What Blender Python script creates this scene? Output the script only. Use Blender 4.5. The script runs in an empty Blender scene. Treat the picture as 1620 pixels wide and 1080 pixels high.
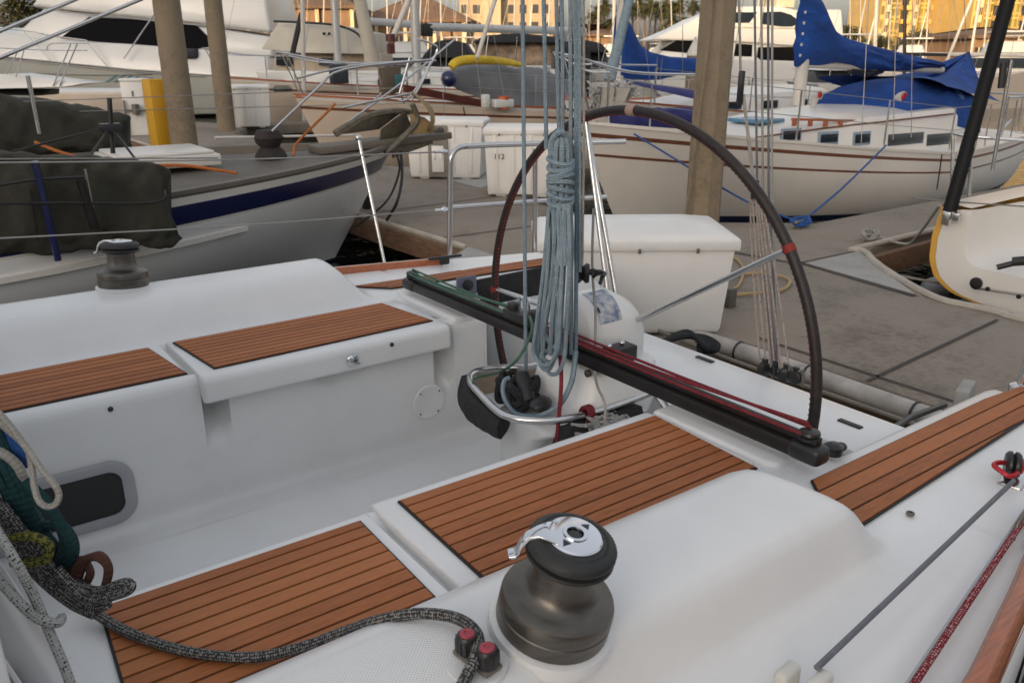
import bpy, bmesh, math, random
from mathutils import Vector, Matrix, noise
R = random.Random(11)
PI = math.pi
scene = bpy.context.scene
COL = scene.collection
V = Vector
SUN_AZ = math.radians(209)       # where the sun stands, degrees from +x towards +y
SUN_EL = math.radians(8.0)

# ------------------------------------------------------------------ camera
F, CX, CY = 1310.0, 810.0, 540.0
PITCH = math.atan((CY - 83.0) / F)
YAW = math.radians(54.1)
EYE = V((0, 0, 0.95))
FW = V((math.cos(YAW) * math.cos(PITCH), math.sin(YAW) * math.cos(PITCH), -math.sin(PITCH)))
RT = V((math.sin(YAW), -math.cos(YAW), 0))
UP = RT.cross(FW)
HEAD = V((math.cos(YAW), math.sin(YAW), 0))
cam = bpy.data.cameras.new('camera')
camo = bpy.data.objects.new('camera', cam)
COL.objects.link(camo)
camo.matrix_world = Matrix(((RT.x, UP.x, -FW.x, EYE.x), (RT.y, UP.y, -FW.y, EYE.y), (RT.z, UP.z, -FW.z, EYE.z), (0, 0, 0, 1)))
cam.sensor_width = 36
cam.lens = 36 * F / 1620
cam.clip_start = 0.05
cam.clip_end = 6000
cam.dof.use_dof = True
cam.dof.focus_distance = 2.2
cam.dof.aperture_fstop = 9.0
scene.camera = camo

def at(px, py, **k):
    """measured point of the place: the survey sight line (px,py) met with a real plane x=, y=, z= or depth d="""
    r = FW * F + RT * (px - CX) - UP * (py - CY)
    a, v = next(iter(k.items()))
    if a == 'x': t = (v - EYE.x) / r.x
    elif a == 'y': t = (v - EYE.y) / r.y
    elif a == 'z': t = (v - EYE.z) / r.z
    else: t = v / r.dot(HEAD)
    return EYE + r * t

def lerp(a, b, t): return a + (b - a) * t
def clamp(t, a=0.0, b=1.0): return max(a, min(b, t))
def sst(a, b, x):
    t = clamp((x - a) / (b - a)); return t * t * (3 - 2 * t)
def interp(x, pts):
    if x <= pts[0][0]: return pts[0][1]
    for (x0, y0), (x1, y1) in zip(pts, pts[1:]):
        if x <= x1: return lerp(y0, y1, (x - x0) / (x1 - x0))
    return pts[-1][1]
def catmull(pts, n=6, cyc=False):
    pts = [V(p) for p in pts]
    if len(pts) < 3: return pts
    out = []
    m = len(pts)
    rng = range(m if cyc else m - 1)
    for i in rng:
        if cyc: p0, p1, p2, p3 = pts[(i - 1) % m], pts[i], pts[(i + 1) % m], pts[(i + 2) % m]
        else: p0, p1, p2, p3 = pts[max(i - 1, 0)], pts[i], pts[i + 1], pts[min(i + 2, m - 1)]
        for k in range(n):
            t = k / n
            out.append(0.5 * ((2 * p1) + (p2 - p0) * t + (2 * p0 - 5 * p1 + 4 * p2 - p3) * t * t + (3 * p1 - p0 - 3 * p2 + p3) * t ** 3))
    if not cyc: out.append(pts[-1])
    return out

# ------------------------------------------------------------------ materials
def lin(c):
    c = c / 255.0
    return c / 12.92 if c <= 0.04045 else ((c + 0.055) / 1.055) ** 2.4
def hexc(h):
    h = h.lstrip('#'); return tuple(lin(int(h[i:i + 2], 16)) for i in (0, 2, 4))
MATS = {}
class NT:
    def __init__(s, name):
        s.m = bpy.data.materials.new(name); s.m.use_nodes = True
        s.t = s.m.node_tree; s.b = s.t.nodes['Principled BSDF']
    def n(s, typ, **k):
        o = s.t.nodes.new(typ)
        for a, v in k.items():
            if a.startswith('_'): setattr(o, a[1:], v)
            else: o.inputs[a.replace('__', ' ')].default_value = v
        return o
    def l(s, a, b): s.t.links.new(a, b)
    def ramp(s, fac, stops):
        r = s.n('ShaderNodeValToRGB'); e = r.color_ramp.elements
        while len(e) < len(stops): e.new(0.5)
        for el, (p, c) in zip(e, stops):
            el.position = p; el.color = (*c, 1) if len(c) == 3 else c
        s.l(fac, r.inputs[0]); return r.outputs[0]
    def math(s, op, a, b=None):
        o = s.n('ShaderNodeMath', _operation=op)
        for i, v in enumerate((a, b)):
            if v is None: continue
            if isinstance(v, (int, float)): o.inputs[i].default_value = v
            else: s.l(v, o.inputs[i])
        return o.outputs[0]
    def noise(s, scale, detail=4, coord='Object', stretch=None, rough=0.55):
        tc = s.n('ShaderNodeTexCoord'); o = tc.outputs[coord]
        if stretch:
            mp = s.n('ShaderNodeMapping'); mp.inputs['Scale'].default_value = stretch; s.l(o, mp.inputs[0]); o = mp.outputs[0]
        nz = s.n('ShaderNodeTexNoise', Scale=scale, Detail=detail, Roughness=rough); s.l(o, nz.inputs['Vector'])
        return nz.outputs['Fac']
    def bump(s, h, strength=0.2, dist=0.01):
        b = s.n('ShaderNodeBump', Strength=strength, Distance=dist); s.l(h, b.inputs['Height'])
        s.l(b.outputs[0], s.b.inputs['Normal'])

def mat(name, c, rough=0.5, metal=0.0, var=0.12, scale=6.0, bump=0.0, bscale=60.0, spec=None, coat=0.0, stretch=None, dist=0.004, alpha=None):
    if name in MATS: return MATS[name]
    if isinstance(c, str): c = hexc(c)
    t = NT(name)
    lo = tuple(v * (1 - var) for v in c); hi = tuple(min(1, v * (1 + var)) for v in c)
    t.l(t.ramp(t.noise(scale, 5, stretch=stretch), [(0.3, lo), (0.7, hi)]), t.b.inputs['Base Color'])
    rr = t.noise(scale * 2.3, 3, stretch=stretch)
    mr = t.n('ShaderNodeMapRange'); t.l(rr, mr.inputs[0]); mr.inputs[3].default_value = max(0.02, rough - 0.07); mr.inputs[4].default_value = min(1, rough + 0.08)
    t.l(mr.outputs[0], t.b.inputs['Roughness'])
    t.b.inputs['Metallic'].default_value = metal
    if spec is not None: t.b.inputs['Specular IOR Level'].default_value = spec
    if coat: t.b.inputs['Coat Weight'].default_value = coat; t.b.inputs['Coat Roughness'].default_value = 0.12
    if bump: t.bump(t.noise(bscale, 3, stretch=stretch), bump, dist)
    MATS[name] = t.m
    return t.m

def rope_mat(name, c1, c2, k=0.5, freq=260.0, flecks=False):
    if name in MATS: return MATS[name]
    if isinstance(c1, str): c1 = hexc(c1)
    if isinstance(c2, str): c2 = hexc(c2)
    t = NT(name)
    uv = t.n('ShaderNodeUVMap', _uv_map='uv'); sp = t.n('ShaderNodeSeparateXYZ'); t.l(uv.outputs[0], sp.inputs[0])
    u = t.math('MULTIPLY', sp.outputs[0], 2 * PI * (5 if flecks else 3)); v = t.math('MULTIPLY', sp.outputs[1], freq)
    a = t.math('SINE', t.math('ADD', u, v)); b = t.math('SINE', t.math('SUBTRACT', u, v))
    h = t.math('MULTIPLY', a, b)
    if flecks:
        f = t.math('GREATER_THAN', t.math('ADD', h, t.math('MULTIPLY', t.math('SUBTRACT', t.noise(230, 2), 0.5), 6.0)), k)
        nz = f
    else:
        nz = t.noise(26, 4)
    mx = t.n('ShaderNodeMix', _data_type='RGBA'); t.l(nz, mx.inputs[0]); mx.inputs[6].default_value = (*c1, 1); mx.inputs[7].default_value = (*c2, 1)
    t.l(mx.outputs[2], t.b.inputs['Base Color']); t.b.inputs['Roughness'].default_value = 0.85
    t.bump(h, 0.6, 0.002)
    MATS[name] = t.m
    return t.m

def teak_mat(name, cols, gray=False):
    t = NT(name)
    at_ = t.n('ShaderNodeAttribute', _attribute_name='tone')
    g = t.noise(9, 6, stretch=(2.2, 26, 26), rough=0.65)
    big = t.noise(3.5, 3)
    f = t.math('ADD', t.math('MULTIPLY', g, 0.62), t.math('ADD', t.math('ADD', t.math('MULTIPLY', at_.outputs['Fac'], 0.20), 0.05), t.math('MULTIPLY', big, 0.16)))
    t.l(t.ramp(f, [(0.28, cols[0]), (0.52, cols[1]), (0.78, cols[2])]), t.b.inputs['Base Color'])
    t.b.inputs['Roughness'].default_value = 0.62
    if gray:
        tc = t.n('ShaderNodeTexCoord'); sp = t.n('ShaderNodeSeparateXYZ'); t.l(tc.outputs['Object'], sp.inputs[0])
        ln = t.math('LESS_THAN', t.math('FRACT', t.math('MULTIPLY', sp.outputs[1], 16.0)), 0.16)
        mx = t.n('ShaderNodeMix', _data_type='RGBA'); t.l(ln, mx.inputs[0]); src = t.b.inputs['Base Color'].links[0].from_socket; t.l(src, mx.inputs[6]); mx.inputs[7].default_value = (0.012, 0.012, 0.012, 1); t.l(mx.outputs[2], t.b.inputs['Base Color'])
    t.bump(t.noise(30, 5, stretch=(2, 40, 40)), 0.25, 0.002)
    MATS[name] = t.m
    return t.m

def gelcoat(name, base, rough, grain, gd):
    """moulded gelcoat: faint mottling, chalky wear, grime gathered in the corners, fine orange peel"""
    t = NT(name)
    mott = t.ramp(t.noise(2.2, 6, rough=0.65), [(0.3, tuple(v * 0.93 for v in base)), (0.7, tuple(min(1, v * 1.04) for v in base))])
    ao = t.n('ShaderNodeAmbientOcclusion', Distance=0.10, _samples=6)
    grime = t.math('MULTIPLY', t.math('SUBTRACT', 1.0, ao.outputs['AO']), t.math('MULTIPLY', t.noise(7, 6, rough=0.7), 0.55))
    streak = t.n('ShaderNodeMapRange'); t.l(t.noise(5, 7, stretch=(0.6, 3, 1), rough=0.75), streak.inputs[0]); streak.inputs[1].default_value = 0.60; streak.inputs[2].default_value = 0.80; streak.inputs[4].default_value = 0.16
    spots = t.n('ShaderNodeMapRange'); t.l(t.noise(46, 3), spots.inputs[0]); spots.inputs[1].default_value = 0.70; spots.inputs[2].default_value = 0.76; spots.inputs[4].default_value = 0.14
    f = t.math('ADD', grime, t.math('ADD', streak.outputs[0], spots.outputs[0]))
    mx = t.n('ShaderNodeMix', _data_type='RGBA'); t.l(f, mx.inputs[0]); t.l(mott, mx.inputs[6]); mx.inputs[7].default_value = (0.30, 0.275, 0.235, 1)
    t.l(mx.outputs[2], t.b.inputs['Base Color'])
    rr = t.n('ShaderNodeMapRange'); t.l(t.noise(3.4, 5), rr.inputs[0]); rr.inputs[3].default_value = rough - .1; rr.inputs[4].default_value = rough + .12; t.l(rr.outputs[0], t.b.inputs['Roughness'])
    t.b.inputs['Coat Weight'].default_value = 0.2; t.b.inputs['Coat Roughness'].default_value = 0.18
    t.bump(t.math('ADD', t.noise(11, 3), t.math('MULTIPLY', t.noise(grain, 2), gd)), 0.10, 0.006)
    MATS[name] = t.m; return t.m
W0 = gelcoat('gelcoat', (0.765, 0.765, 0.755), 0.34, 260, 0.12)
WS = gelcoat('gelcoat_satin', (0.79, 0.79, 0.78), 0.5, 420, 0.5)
def nonskid():
    t = NT('nonskid_gelcoat'); tc = t.n('ShaderNodeTexCoord'); sp = t.n('ShaderNodeSeparateXYZ'); t.l(tc.outputs['Object'], sp.inputs[0])
    a = t.math('SINE', t.math('MULTIPLY', t.math('ADD', sp.outputs[0], sp.outputs[1]), 1000.0)); b = t.math('SINE', t.math('MULTIPLY', t.math('SUBTRACT', sp.outputs[0], sp.outputs[1]), 1000.0))
    h = t.math('MAXIMUM', a, b)
    t.l(t.ramp(h, [(0.0, (0.66, 0.66, 0.64)), (0.9, (0.80, 0.80, 0.79))]), t.b.inputs['Base Color']); t.b.inputs['Roughness'].default_value = 0.6
    t.bump(h, 0.35, 0.001); return t.m
NSK = nonskid()
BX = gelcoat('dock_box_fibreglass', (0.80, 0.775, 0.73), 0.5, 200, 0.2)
HPG = mat('pale_hull_paint', (0.86, 0.855, 0.83), 0.3, var=0.05, scale=0.7, coat=0.2)
WH = mat('hull_white', (0.68, 0.645, 0.59), 0.35, var=0.06, scale=1.2, bump=0.04, bscale=2.0, coat=0.2)
WC = mat('hull_cream', (0.60, 0.50, 0.40), 0.4, var=0.07, scale=1.0, coat=0.15)
WY = mat('yacht_white', (0.66, 0.65, 0.62), 0.3, var=0.04, scale=0.6, coat=0.3)
WG = mat('hull_pale_grey', (0.34, 0.345, 0.31), 0.35, var=0.05, scale=0.7, coat=0.2)
TEAK = teak_mat('teak', [(0.16, 0.048, 0.012), (0.345, 0.108, 0.028), (0.45, 0.165, 0.050)])
TEAKO = teak_mat('weathered_teak', [(0.05, 0.045, 0.035), (0.12, 0.105, 0.085), (0.21, 0.185, 0.15)], gray=True)
TEAKC = teak_mat('weathered_cap_rail', [(0.06, 0.052, 0.04), (0.13, 0.112, 0.09), (0.2, 0.175, 0.14)])
VARN = mat('varnished_wood', (0.36, 0.10, 0.03), 0.3, var=0.3, scale=14, stretch=(1, 12, 12), coat=0.5)
CAULK = mat('caulk', (0.012, 0.012, 0.013), 0.6)
STEEL = mat('stainless_steel', (0.62, 0.61, 0.60), 0.2, 1.0, var=0.05, scale=30)
CHROME = mat('chrome', (0.72, 0.73, 0.76), 0.09, 1.0, var=0.02)
WIRE = mat('rigging_wire', (0.30, 0.29, 0.27), 0.42, 0.6, var=0.1)
ALU = mat('aluminium_spar', (0.50, 0.50, 0.48), 0.42, 0.35, var=0.06, scale=2)
SPARW = mat('white_spar', (0.60, 0.56, 0.50), 0.4, 0.0, var=0.08, scale=2)
WINCH = mat('winch_bronze_grey', (0.125, 0.115, 0.102), 0.36, 0.8, var=0.16, scale=22, stretch=(1, 1, 6), bump=0.08, bscale=200, dist=0.001)
RUB = mat('rubber', (0.022, 0.023, 0.023), 0.55, var=0.2, scale=20, bump=0.15, bscale=160)
BLK = mat('black_anodised', (0.020, 0.018, 0.018), 0.42, 0.25, var=0.25, scale=14)
BLKP = mat('black_plastic', (0.018, 0.018, 0.019), 0.38, var=0.2, scale=20)
REDP = mat('red_anodised', (0.45, 0.02, 0.03), 0.35, 0.3, var=0.1)
REDL = mat('red_lacing', (0.22, 0.018, 0.016), 0.65, var=0.35, scale=40, bump=0.4, bscale=120)
WLEA = mat('wheel_leather', (0.018, 0.011, 0.010), 0.5, var=0.5, scale=60, bump=0.4, bscale=220, dist=0.002)
MESHW = mat('black_window_mesh', (0.008, 0.008, 0.009), 0.9, var=0.1, spec=0.08)
SMOKE = mat('smoked_acrylic', (0.010, 0.010, 0.011), 0.12, var=0.1)
GLASS = mat('dark_window_glass', (0.012, 0.018, 0.024), 0.15, var=0.2, scale=2, spec=0.25)
GREYFR = mat('grey_window_frame', (0.36, 0.36, 0.385), 0.5, var=0.05)
CANV = mat('olive_canvas', (0.036, 0.035, 0.025), 0.9, var=0.2, scale=3.5, bump=0.6, bscale=7, dist=0.03)
BCANV = mat('black_canvas', (0.018, 0.018, 0.019), 0.85, var=0.3, scale=14, bump=0.5, bscale=22, dist=0.02)
BLUEC = mat('royal_blue_canvas', (0.006, 0.05, 0.235), 0.9, var=0.3, scale=2.2, bump=0.6, bscale=4, dist=0.08, stretch=(1, 1, 2.5))
NAVY = mat('navy_canvas', (0.028, 0.03, 0.14), 0.85, var=0.2, scale=2, bump=0.4, bscale=5, dist=0.05)
GREYC = mat('grey_canvas', (0.135, 0.14, 0.15), 0.9, var=0.2, scale=2.5, bump=0.5, bscale=4, dist=0.06)
TANC = mat('tan_canvas', (0.5, 0.46, 0.38), 0.9, var=0.1, scale=2, bump=0.3, bscale=4, dist=0.03)
NAVYP = mat('navy_paint', (0.012, 0.016, 0.07), 0.3, var=0.12, scale=2, coat=0.3)
BROWNP = mat('brown_stripe_paint', (0.15, 0.055, 0.03), 0.4, var=0.15)
BOOT = mat('boot_top_paint', (0.012, 0.02, 0.05), 0.45)
YEL = mat('yellow_gelcoat', (0.62, 0.33, 0.05), 0.35, var=0.06, coat=0.2)
YELB = mat('yellow_cabinet_paint', (0.58, 0.31, 0.015), 0.5, var=0.1, scale=2)
YFOAM = mat('yellow_foam', (0.60, 0.42, 0.03), 0.7, var=0.2, scale=6)
GALV = mat('galvanised_metal', (0.17, 0.155, 0.13), 0.5, 0.5, var=0.25, scale=10, bump=0.2, bscale=40)
ANCH = mat('old_anchor_metal', (0.16, 0.14, 0.105), 0.55, 0.4, var=0.35, scale=9, bump=0.3, bscale=30)
ORG = mat('orange_plastic', (0.45, 0.10, 0.02), 0.5, var=0.15)
PRINT = None

def concrete(name, base, dark, sc=1.0):
    t = NT(name)
    a = t.noise(0.9 * sc, 6); b = t.noise(28 * sc, 5); c = t.noise(3.2 * sc, 5, rough=0.7)
    f = t.math('ADD', t.math('MULTIPLY', a, 0.45), t.math('ADD', t.math('MULTIPLY', b, 0.25), t.math('MULTIPLY', c, 0.35)))
    t.l(t.ramp(f, [(0.36, dark), (0.52, base), (0.72, tuple(min(1, v * 1.18) for v in base))]), t.b.inputs['Base Color'])
    sp_ = t.noise(150 * sc, 3); st = t.noise(1.7 * sc, 7, rough=0.72)
    src = t.b.inputs['Base Color'].links[0].from_socket
    mk = t.math('MULTIPLY', t.math('GREATER_THAN', sp_, 0.62), 0.35)
    m1 = t.n('ShaderNodeMix', _data_type='RGBA'); t.l(mk, m1.inputs[0]); t.l(src, m1.inputs[6]); m1.inputs[7].default_value = (*tuple(v * 0.5 for v in dark), 1)
    ms = t.n('ShaderNodeMapRange'); t.l(st, ms.inputs[0]); ms.inputs[1].default_value = 0.56; ms.inputs[2].default_value = 0.68; ms.inputs[4].default_value = 0.45
    m2 = t.n('ShaderNodeMix', _data_type='RGBA'); t.l(ms.outputs[0], m2.inputs[0]); t.l(m1.outputs[2], m2.inputs[6]); m2.inputs[7].default_value = (*tuple(v * 0.8 for v in dark), 1); t.l(m2.outputs[2], t.b.inputs['Base Color'])
    t.b.inputs['Roughness'].default_value = 0.85
    t.bump(b, 0.25, 0.006)
    MATS[name] = t.m
    return t.m
CONC = concrete('dock_concrete', (0.25, 0.208, 0.163), (0.13, 0.105, 0.08))
CONCL = concrete('pale_concrete', (0.36, 0.345, 0.32), (0.25, 0.235, 0.21))
PILEM = concrete('piling_concrete', (0.235, 0.185, 0.125), (0.12, 0.09, 0.058), 0.8)
WOODW = mat('dock_waler_timber', (0.15, 0.085, 0.05), 0.85, var=0.4, scale=6, stretch=(8, 1, 8), bump=0.4, bscale=30)
JOINT = mat('joint_sealant', (0.055, 0.046, 0.04), 0.8, var=0.2)

def rust_print():
    t = NT('printed_chart')
    n1 = t.noise(34, 6); n2 = t.noise(120, 3)
    t.l(t.ramp(t.math('ADD', t.math('MULTIPLY', n1, 0.8), t.math('MULTIPLY', n2, 0.2)), [(0.38, (0.13, 0.17, 0.27)), (0.48, (0.32, 0.35, 0.42)), (0.58, (0.5, 0.5, 0.5))]), t.b.inputs['Base Color'])
    t.b.inputs['Roughness'].default_value = 0.25
    return t.m
PRINT = rust_print()

R_GREYBLUE = rope_mat('rope_grey_blue', '#6b808c', '#93a3ab', freq=420)
R_FLECK = rope_mat('rope_grey_flecked', '#2c2d2f', '#8a8782', 0.25, 760, True)
R_WHITE = rope_mat('rope_white', '#8f8d86', '#aba79e', freq=420)
R_WFLECK = rope_mat('rope_white_black_fleck', '#1f2022', '#a9a8a4', -0.9, 520, True)
R_RED = rope_mat('rope_red', '#5c1620', '#8a2c35', freq=420)
R_REDW = rope_mat('rope_red_white_fleck', '#c9a9a6', '#7d0f22', -0.6, 420, True)
R_PURCH = rope_mat('rope_white_red_fleck', '#8d625c', '#b5ada4', -0.5, 620, True)
R_GREEN = rope_mat('rope_green', '#2b4a3d', '#5f8672', freq=420)
R_TEAL = rope_mat('rope_teal', '#04262a', '#0d4044', freq=300)
R_BLUE = rope_mat('rope_blue', '#183c70', '#2f62a8', freq=300)
R_BROWN = rope_mat('rope_brown', '#3a1f18', '#5e3a2c', freq=300)
R_YEL = rope_mat('rope_yellow_fleck', '#2a2c12', '#77752e', -0.1, 260, True)
R_BLACK = rope_mat('rope_black', '#101112', '#26282a', freq=300)
R_ORANGE = rope_mat('rope_orange', '#8a4a1c', '#b86a2c', freq=200)
R_GREYL = rope_mat('line_grey', '#5d5f68', '#85868c', freq=600)

# ------------------------------------------------------------------ mesh builder
class MB:
    def __init__(s):
        s.bm = bmesh.new(); s.uv = s.bm.loops.layers.uv.new('uv')
        s.tone = s.bm.faces.layers.float.new('tone')
    def face(s, vs, mi=0, tone=0.5, uvs=None, smooth=True):
        try: f = s.bm.faces.new(vs)
        except ValueError: return None
        f.material_index = mi; f[s.tone] = tone; f.smooth = smooth
        if uvs:
            for l, w in zip(f.loops, uvs): l[s.uv].uv = w
        return f
    def v(s, p): return s.bm.verts.new(V(p))
    def box(s, c, size, rz=0.0, mi=0, tone=0.5, M=None, taper=1.0):
        hx, hy, hz = size[0] / 2, size[1] / 2, size[2] / 2
        m = (Matrix.Translation(V(c)) @ Matrix.Rotation(rz, 4, 'Z')) if M is None else M
        vs = [s.v(m @ V((x * hx * (taper if z > 0 else 1), y * hy * (taper if z > 0 else 1), z * hz))) for z in (-1, 1) for x, y in ((-1, -1), (1, -1), (1, 1), (-1, 1))]
        for q in ((3, 2, 1, 0), (4, 5, 6, 7), (0, 1, 5, 4), (1, 2, 6, 5), (2, 3, 7, 6), (3, 0, 4, 7)):
            s.face([vs[i] for i in q], mi, tone, smooth=False)
        return s
    def bar(s, a, b, w, h, mi=0, up=(0, 0, 1)):
        a, b = V(a), V(b); d = b - a; L = d.length; d.normalize()
        sd = d.cross(V(up))
        if sd.length < 1e-4: sd = d.cross(V((1, 0, 0)))
        sd.normalize(); u = sd.cross(d)
        m = Matrix(((d.x, sd.x, u.x, 0), (d.y, sd.y, u.y, 0), (d.z, sd.z, u.z, 0), (0, 0, 0, 1)))
        return s.box((0, 0, 0), (L, w, h), mi=mi, M=Matrix.Translation((a + b) / 2) @ m)
    def tube(s, pts, r, n=8, cyc=False, mi=0, caps=True, rfn=None):
        P = [V(p) for p in pts]
        P = [p for i, p in enumerate(P) if i == 0 or (p - P[i - 1]).length > 1e-6]
        m = len(P)
        if m < 2: return s
        T = []
        for i in range(m):
            if cyc: d = P[(i + 1) % m] - P[i - 1]
            else: d = P[min(i + 1, m - 1)] - P[max(i - 1, 0)]
            T.append(d.normalized() if d.length > 1e-9 else V((0, 0, 1)))
        ref = V((0, 0, 1)) if abs(T[0].z) < 0.9 else V((1, 0, 0))
        N = (ref - T[0] * ref.dot(T[0])).normalized()
        rings = []; dist = 0; D = []
        for i in range(m):
            if i:
                N = N - T[i] * N.dot(T[i])
                N = N.normalized() if N.length > 1e-6 else T[i].orthogonal().normalized()
                dist += (P[i] - P[i - 1]).length
            B = T[i].cross(N); rr = rfn(i / (m - 1)) * r if rfn else r
            rings.append([s.v(P[i] + (N * math.cos(2 * PI * k / n) + B * math.sin(2 * PI * k / n)) * rr) for k in range(n)])
            D.append(dist)
        for i in range(m if cyc else m - 1):
            a, b = rings[i], rings[(i + 1) % m]; d0 = D[i]; d1 = D[i + 1] if i + 1 < m else D[i] + (P[0] - P[i]).length
            for k in range(n):
                k2 = (k + 1) % n
                s.face([a[k], a[k2], b[k2], b[k]], mi, uvs=[(k / n, d0), ((k + 1) / n, d0), ((k + 1) / n, d1), (k / n, d1)])
        if caps and not cyc:
            s.face(rings[0][::-1], mi); s.face(rings[-1], mi)
        return s
    def lathe(s, prof, base=(0, 0, 0), n=28, mi=0, M=None, mis=None):
        m = (Matrix.Translation(V(base))) if M is None else M
        rings = []
        for r, z in prof:
            if r < 1e-5: rings.append([s.v(m @ V((0, 0, z)))])
            else: rings.append([s.v(m @ V((r * math.cos(2 * PI * k / n), r * math.sin(2 * PI * k / n), z))) for k in range(n)])
        for i in range(len(rings) - 1):
            a, b = rings[i], rings[i + 1]; q = mis[i] if mis else mi
            for k in range(n):
                k2 = (k + 1) % n
                if len(a) == 1 and len(b) == 1: continue
                if len(a) == 1: s.face([a[0], b[k2], b[k]], q)
                elif len(b) == 1: s.face([a[k], a[k2], b[0]], q)
                else: s.face([a[k], a[k2], b[k2], b[k]], q)
        if len(rings[0]) > 1: s.face(rings[0][::-1], mis[0] if mis else mi)
        if len(rings[-1]) > 1: s.face(rings[-1], mis[-1] if mis else mi)
        return s
    def grid(s, rows, mi=0, wrap=False, mfn=None, cap0=False, cap1=False):
        vs = [[s.v(p) for p in row] for row in rows]
        n = len(vs[0])
        for i in range(len(vs) - 1):
            for j in range(n if wrap else n - 1):
                j2 = (j + 1) % n
                s.face([vs[i][j], vs[i][j2], vs[i + 1][j2], vs[i + 1][j]], mfn(i, j) if mfn else mi)
        if cap0: s.face(vs[0][::-1], mi)
        if cap1: s.face(vs[-1], mi)
        return s
    def prism(s, poly, z0, z1, mi=0, tone=0.5, side=None):
        a = [s.v((p[0], p[1], z0)) for p in poly]; b = [s.v((p[0], p[1], z1)) for p in poly]
        s.face(a[::-1], mi, tone, smooth=False); s.face(b, mi, tone, smooth=False)
        n = len(poly)
        for i in range(n): s.face([a[i], a[(i + 1) % n], b[(i + 1) % n], b[i]], mi if side is None else side, tone, smooth=False)
        return s
    def extr(s, poly, off, mi=0, tone=0.5):
        """planar 3D polygon extruded by a vector"""
        off = V(off)
        a = [s.v(p) for p in poly]; b = [s.v(V(p) + off) for p in poly]
        s.face(a[::-1], mi, tone, smooth=False); s.face(b, mi, tone, smooth=False)
        n = len(poly)
        for i in range(n): s.face([a[i], a[(i + 1) % n], b[(i + 1) % n], b[i]], mi, tone, smooth=False)
        return s
    def ell(s, c, rad, nu=14, nv=9, mi=0, jit=0.0, rz=0.0):
        rows = []
        for i in range(nv + 1):
            th = PI * i / nv; row = []
            for j in range(nu):
                ph = 2 * PI * j / nu
                p = V((math.sin(th) * math.cos(ph), math.sin(th) * math.sin(ph), math.cos(th)))
                k = 1 + (noise.noise(p * 1.7 + V(c)) * jit if jit else 0)
                p = V((p.x * rad[0], p.y * rad[1], p.z * rad[2])) * k
                p.rotate(Matrix.Rotation(rz, 3, 'Z')); row.append(V(c) + p)
            rows.append(row)
        return s.grid(rows, mi, wrap=True)

WM = {}
def _tag(o, label=None, cat=None, group=None, kind=None):
    if label: o['label'] = label
    if cat: o['category'] = cat
    if group: o['group'] = group
    if kind: o['kind'] = kind
    return o
def thing(name, label, cat, loc=(0, 0, 0), rz=0.0, group=None):
    o = bpy.data.objects.new(name, None); COL.objects.link(o)
    o.empty_display_size = 0.1
    o.location = loc; o.rotation_euler = (0, 0, rz)
    WM[o.name] = Matrix.Translation(V(loc)) @ Matrix.Rotation(rz, 4, 'Z')
    return _tag(o, label, cat, group)
def put(mb, name, mats, parent=None, local=False, bevel=0.0, seg=2, sharp=40, label=None, cat=None, group=None, kind=None, norm=True, weld=0.0):
    bm = mb.bm
    if weld: bmesh.ops.remove_doubles(bm, verts=bm.verts, dist=weld)
    if norm: bmesh.ops.recalc_face_normals(bm, faces=bm.faces)
    if bevel:
        es = [e for e in bm.edges if len(e.link_faces) == 2 and e.calc_face_angle(0) > math.radians(35)]
        bmesh.ops.bevel(bm, geom=es, offset=bevel, segments=seg, affect='EDGES', profile=0.5, clamp_overlap=True)
    for f in bm.faces: f.smooth = True
    me = bpy.data.meshes.new(name)
    if not isinstance(mats, (list, tuple)): mats = [mats]
    for m in mats: me.materials.append(m)
    mtx = Matrix.Identity(4)
    if parent is not None:
        if not local: bm.transform(WM[parent.name].inverted())
    elif not local and len(bm.verts):
        xs = [v.co.x for v in bm.verts]; ys = [v.co.y for v in bm.verts]; zs = [v.co.z for v in bm.verts]
        o0 = V(((min(xs) + max(xs)) / 2, (min(ys) + max(ys)) / 2, min(zs)))
        mtx = Matrix.Translation(o0); bm.transform(mtx.inverted())
    bm.to_mesh(me); bm.free()
    try: me.set_sharp_from_angle(angle=math.radians(sharp))
    except Exception: pass
    o = bpy.data.objects.new(name, me); COL.objects.link(o)
    if parent is not None:
        o.parent = parent; WM[o.name] = WM[parent.name].copy()
    else:
        o.location = mtx.translation; WM[o.name] = mtx
    return _tag(o, label, cat, group, kind)
def tube_thing(name, pts, r, m, label, cat, n=8, group=None, cyc=False, sm=0):
    return put(MB().tube(catmull(pts, sm, cyc) if sm else pts, r, n, cyc), name, m, label=label, cat=cat, group=group)
def tube_part(name, pts, r, m, parent, n=8, sm=0, cyc=False, label=None, local=False):
    return put(MB().tube(catmull(pts, sm, cyc) if sm else pts, r, n, cyc), name, m, parent, local=local, label=label)
def dup(root, loc, rz=0.0, label=None, scale=None):
    r = root.copy(); COL.objects.link(r); r.location = loc; r.rotation_euler = (0, 0, rz)
    if scale: r.scale = (scale, scale, scale)
    if label: r['label'] = label
    for ch in list(root.children):
        c = ch.copy(); COL.objects.link(c); c.parent = r
        for g in list(ch.children):
            d = g.copy(); COL.objects.link(d); d.parent = c
    return r
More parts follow.
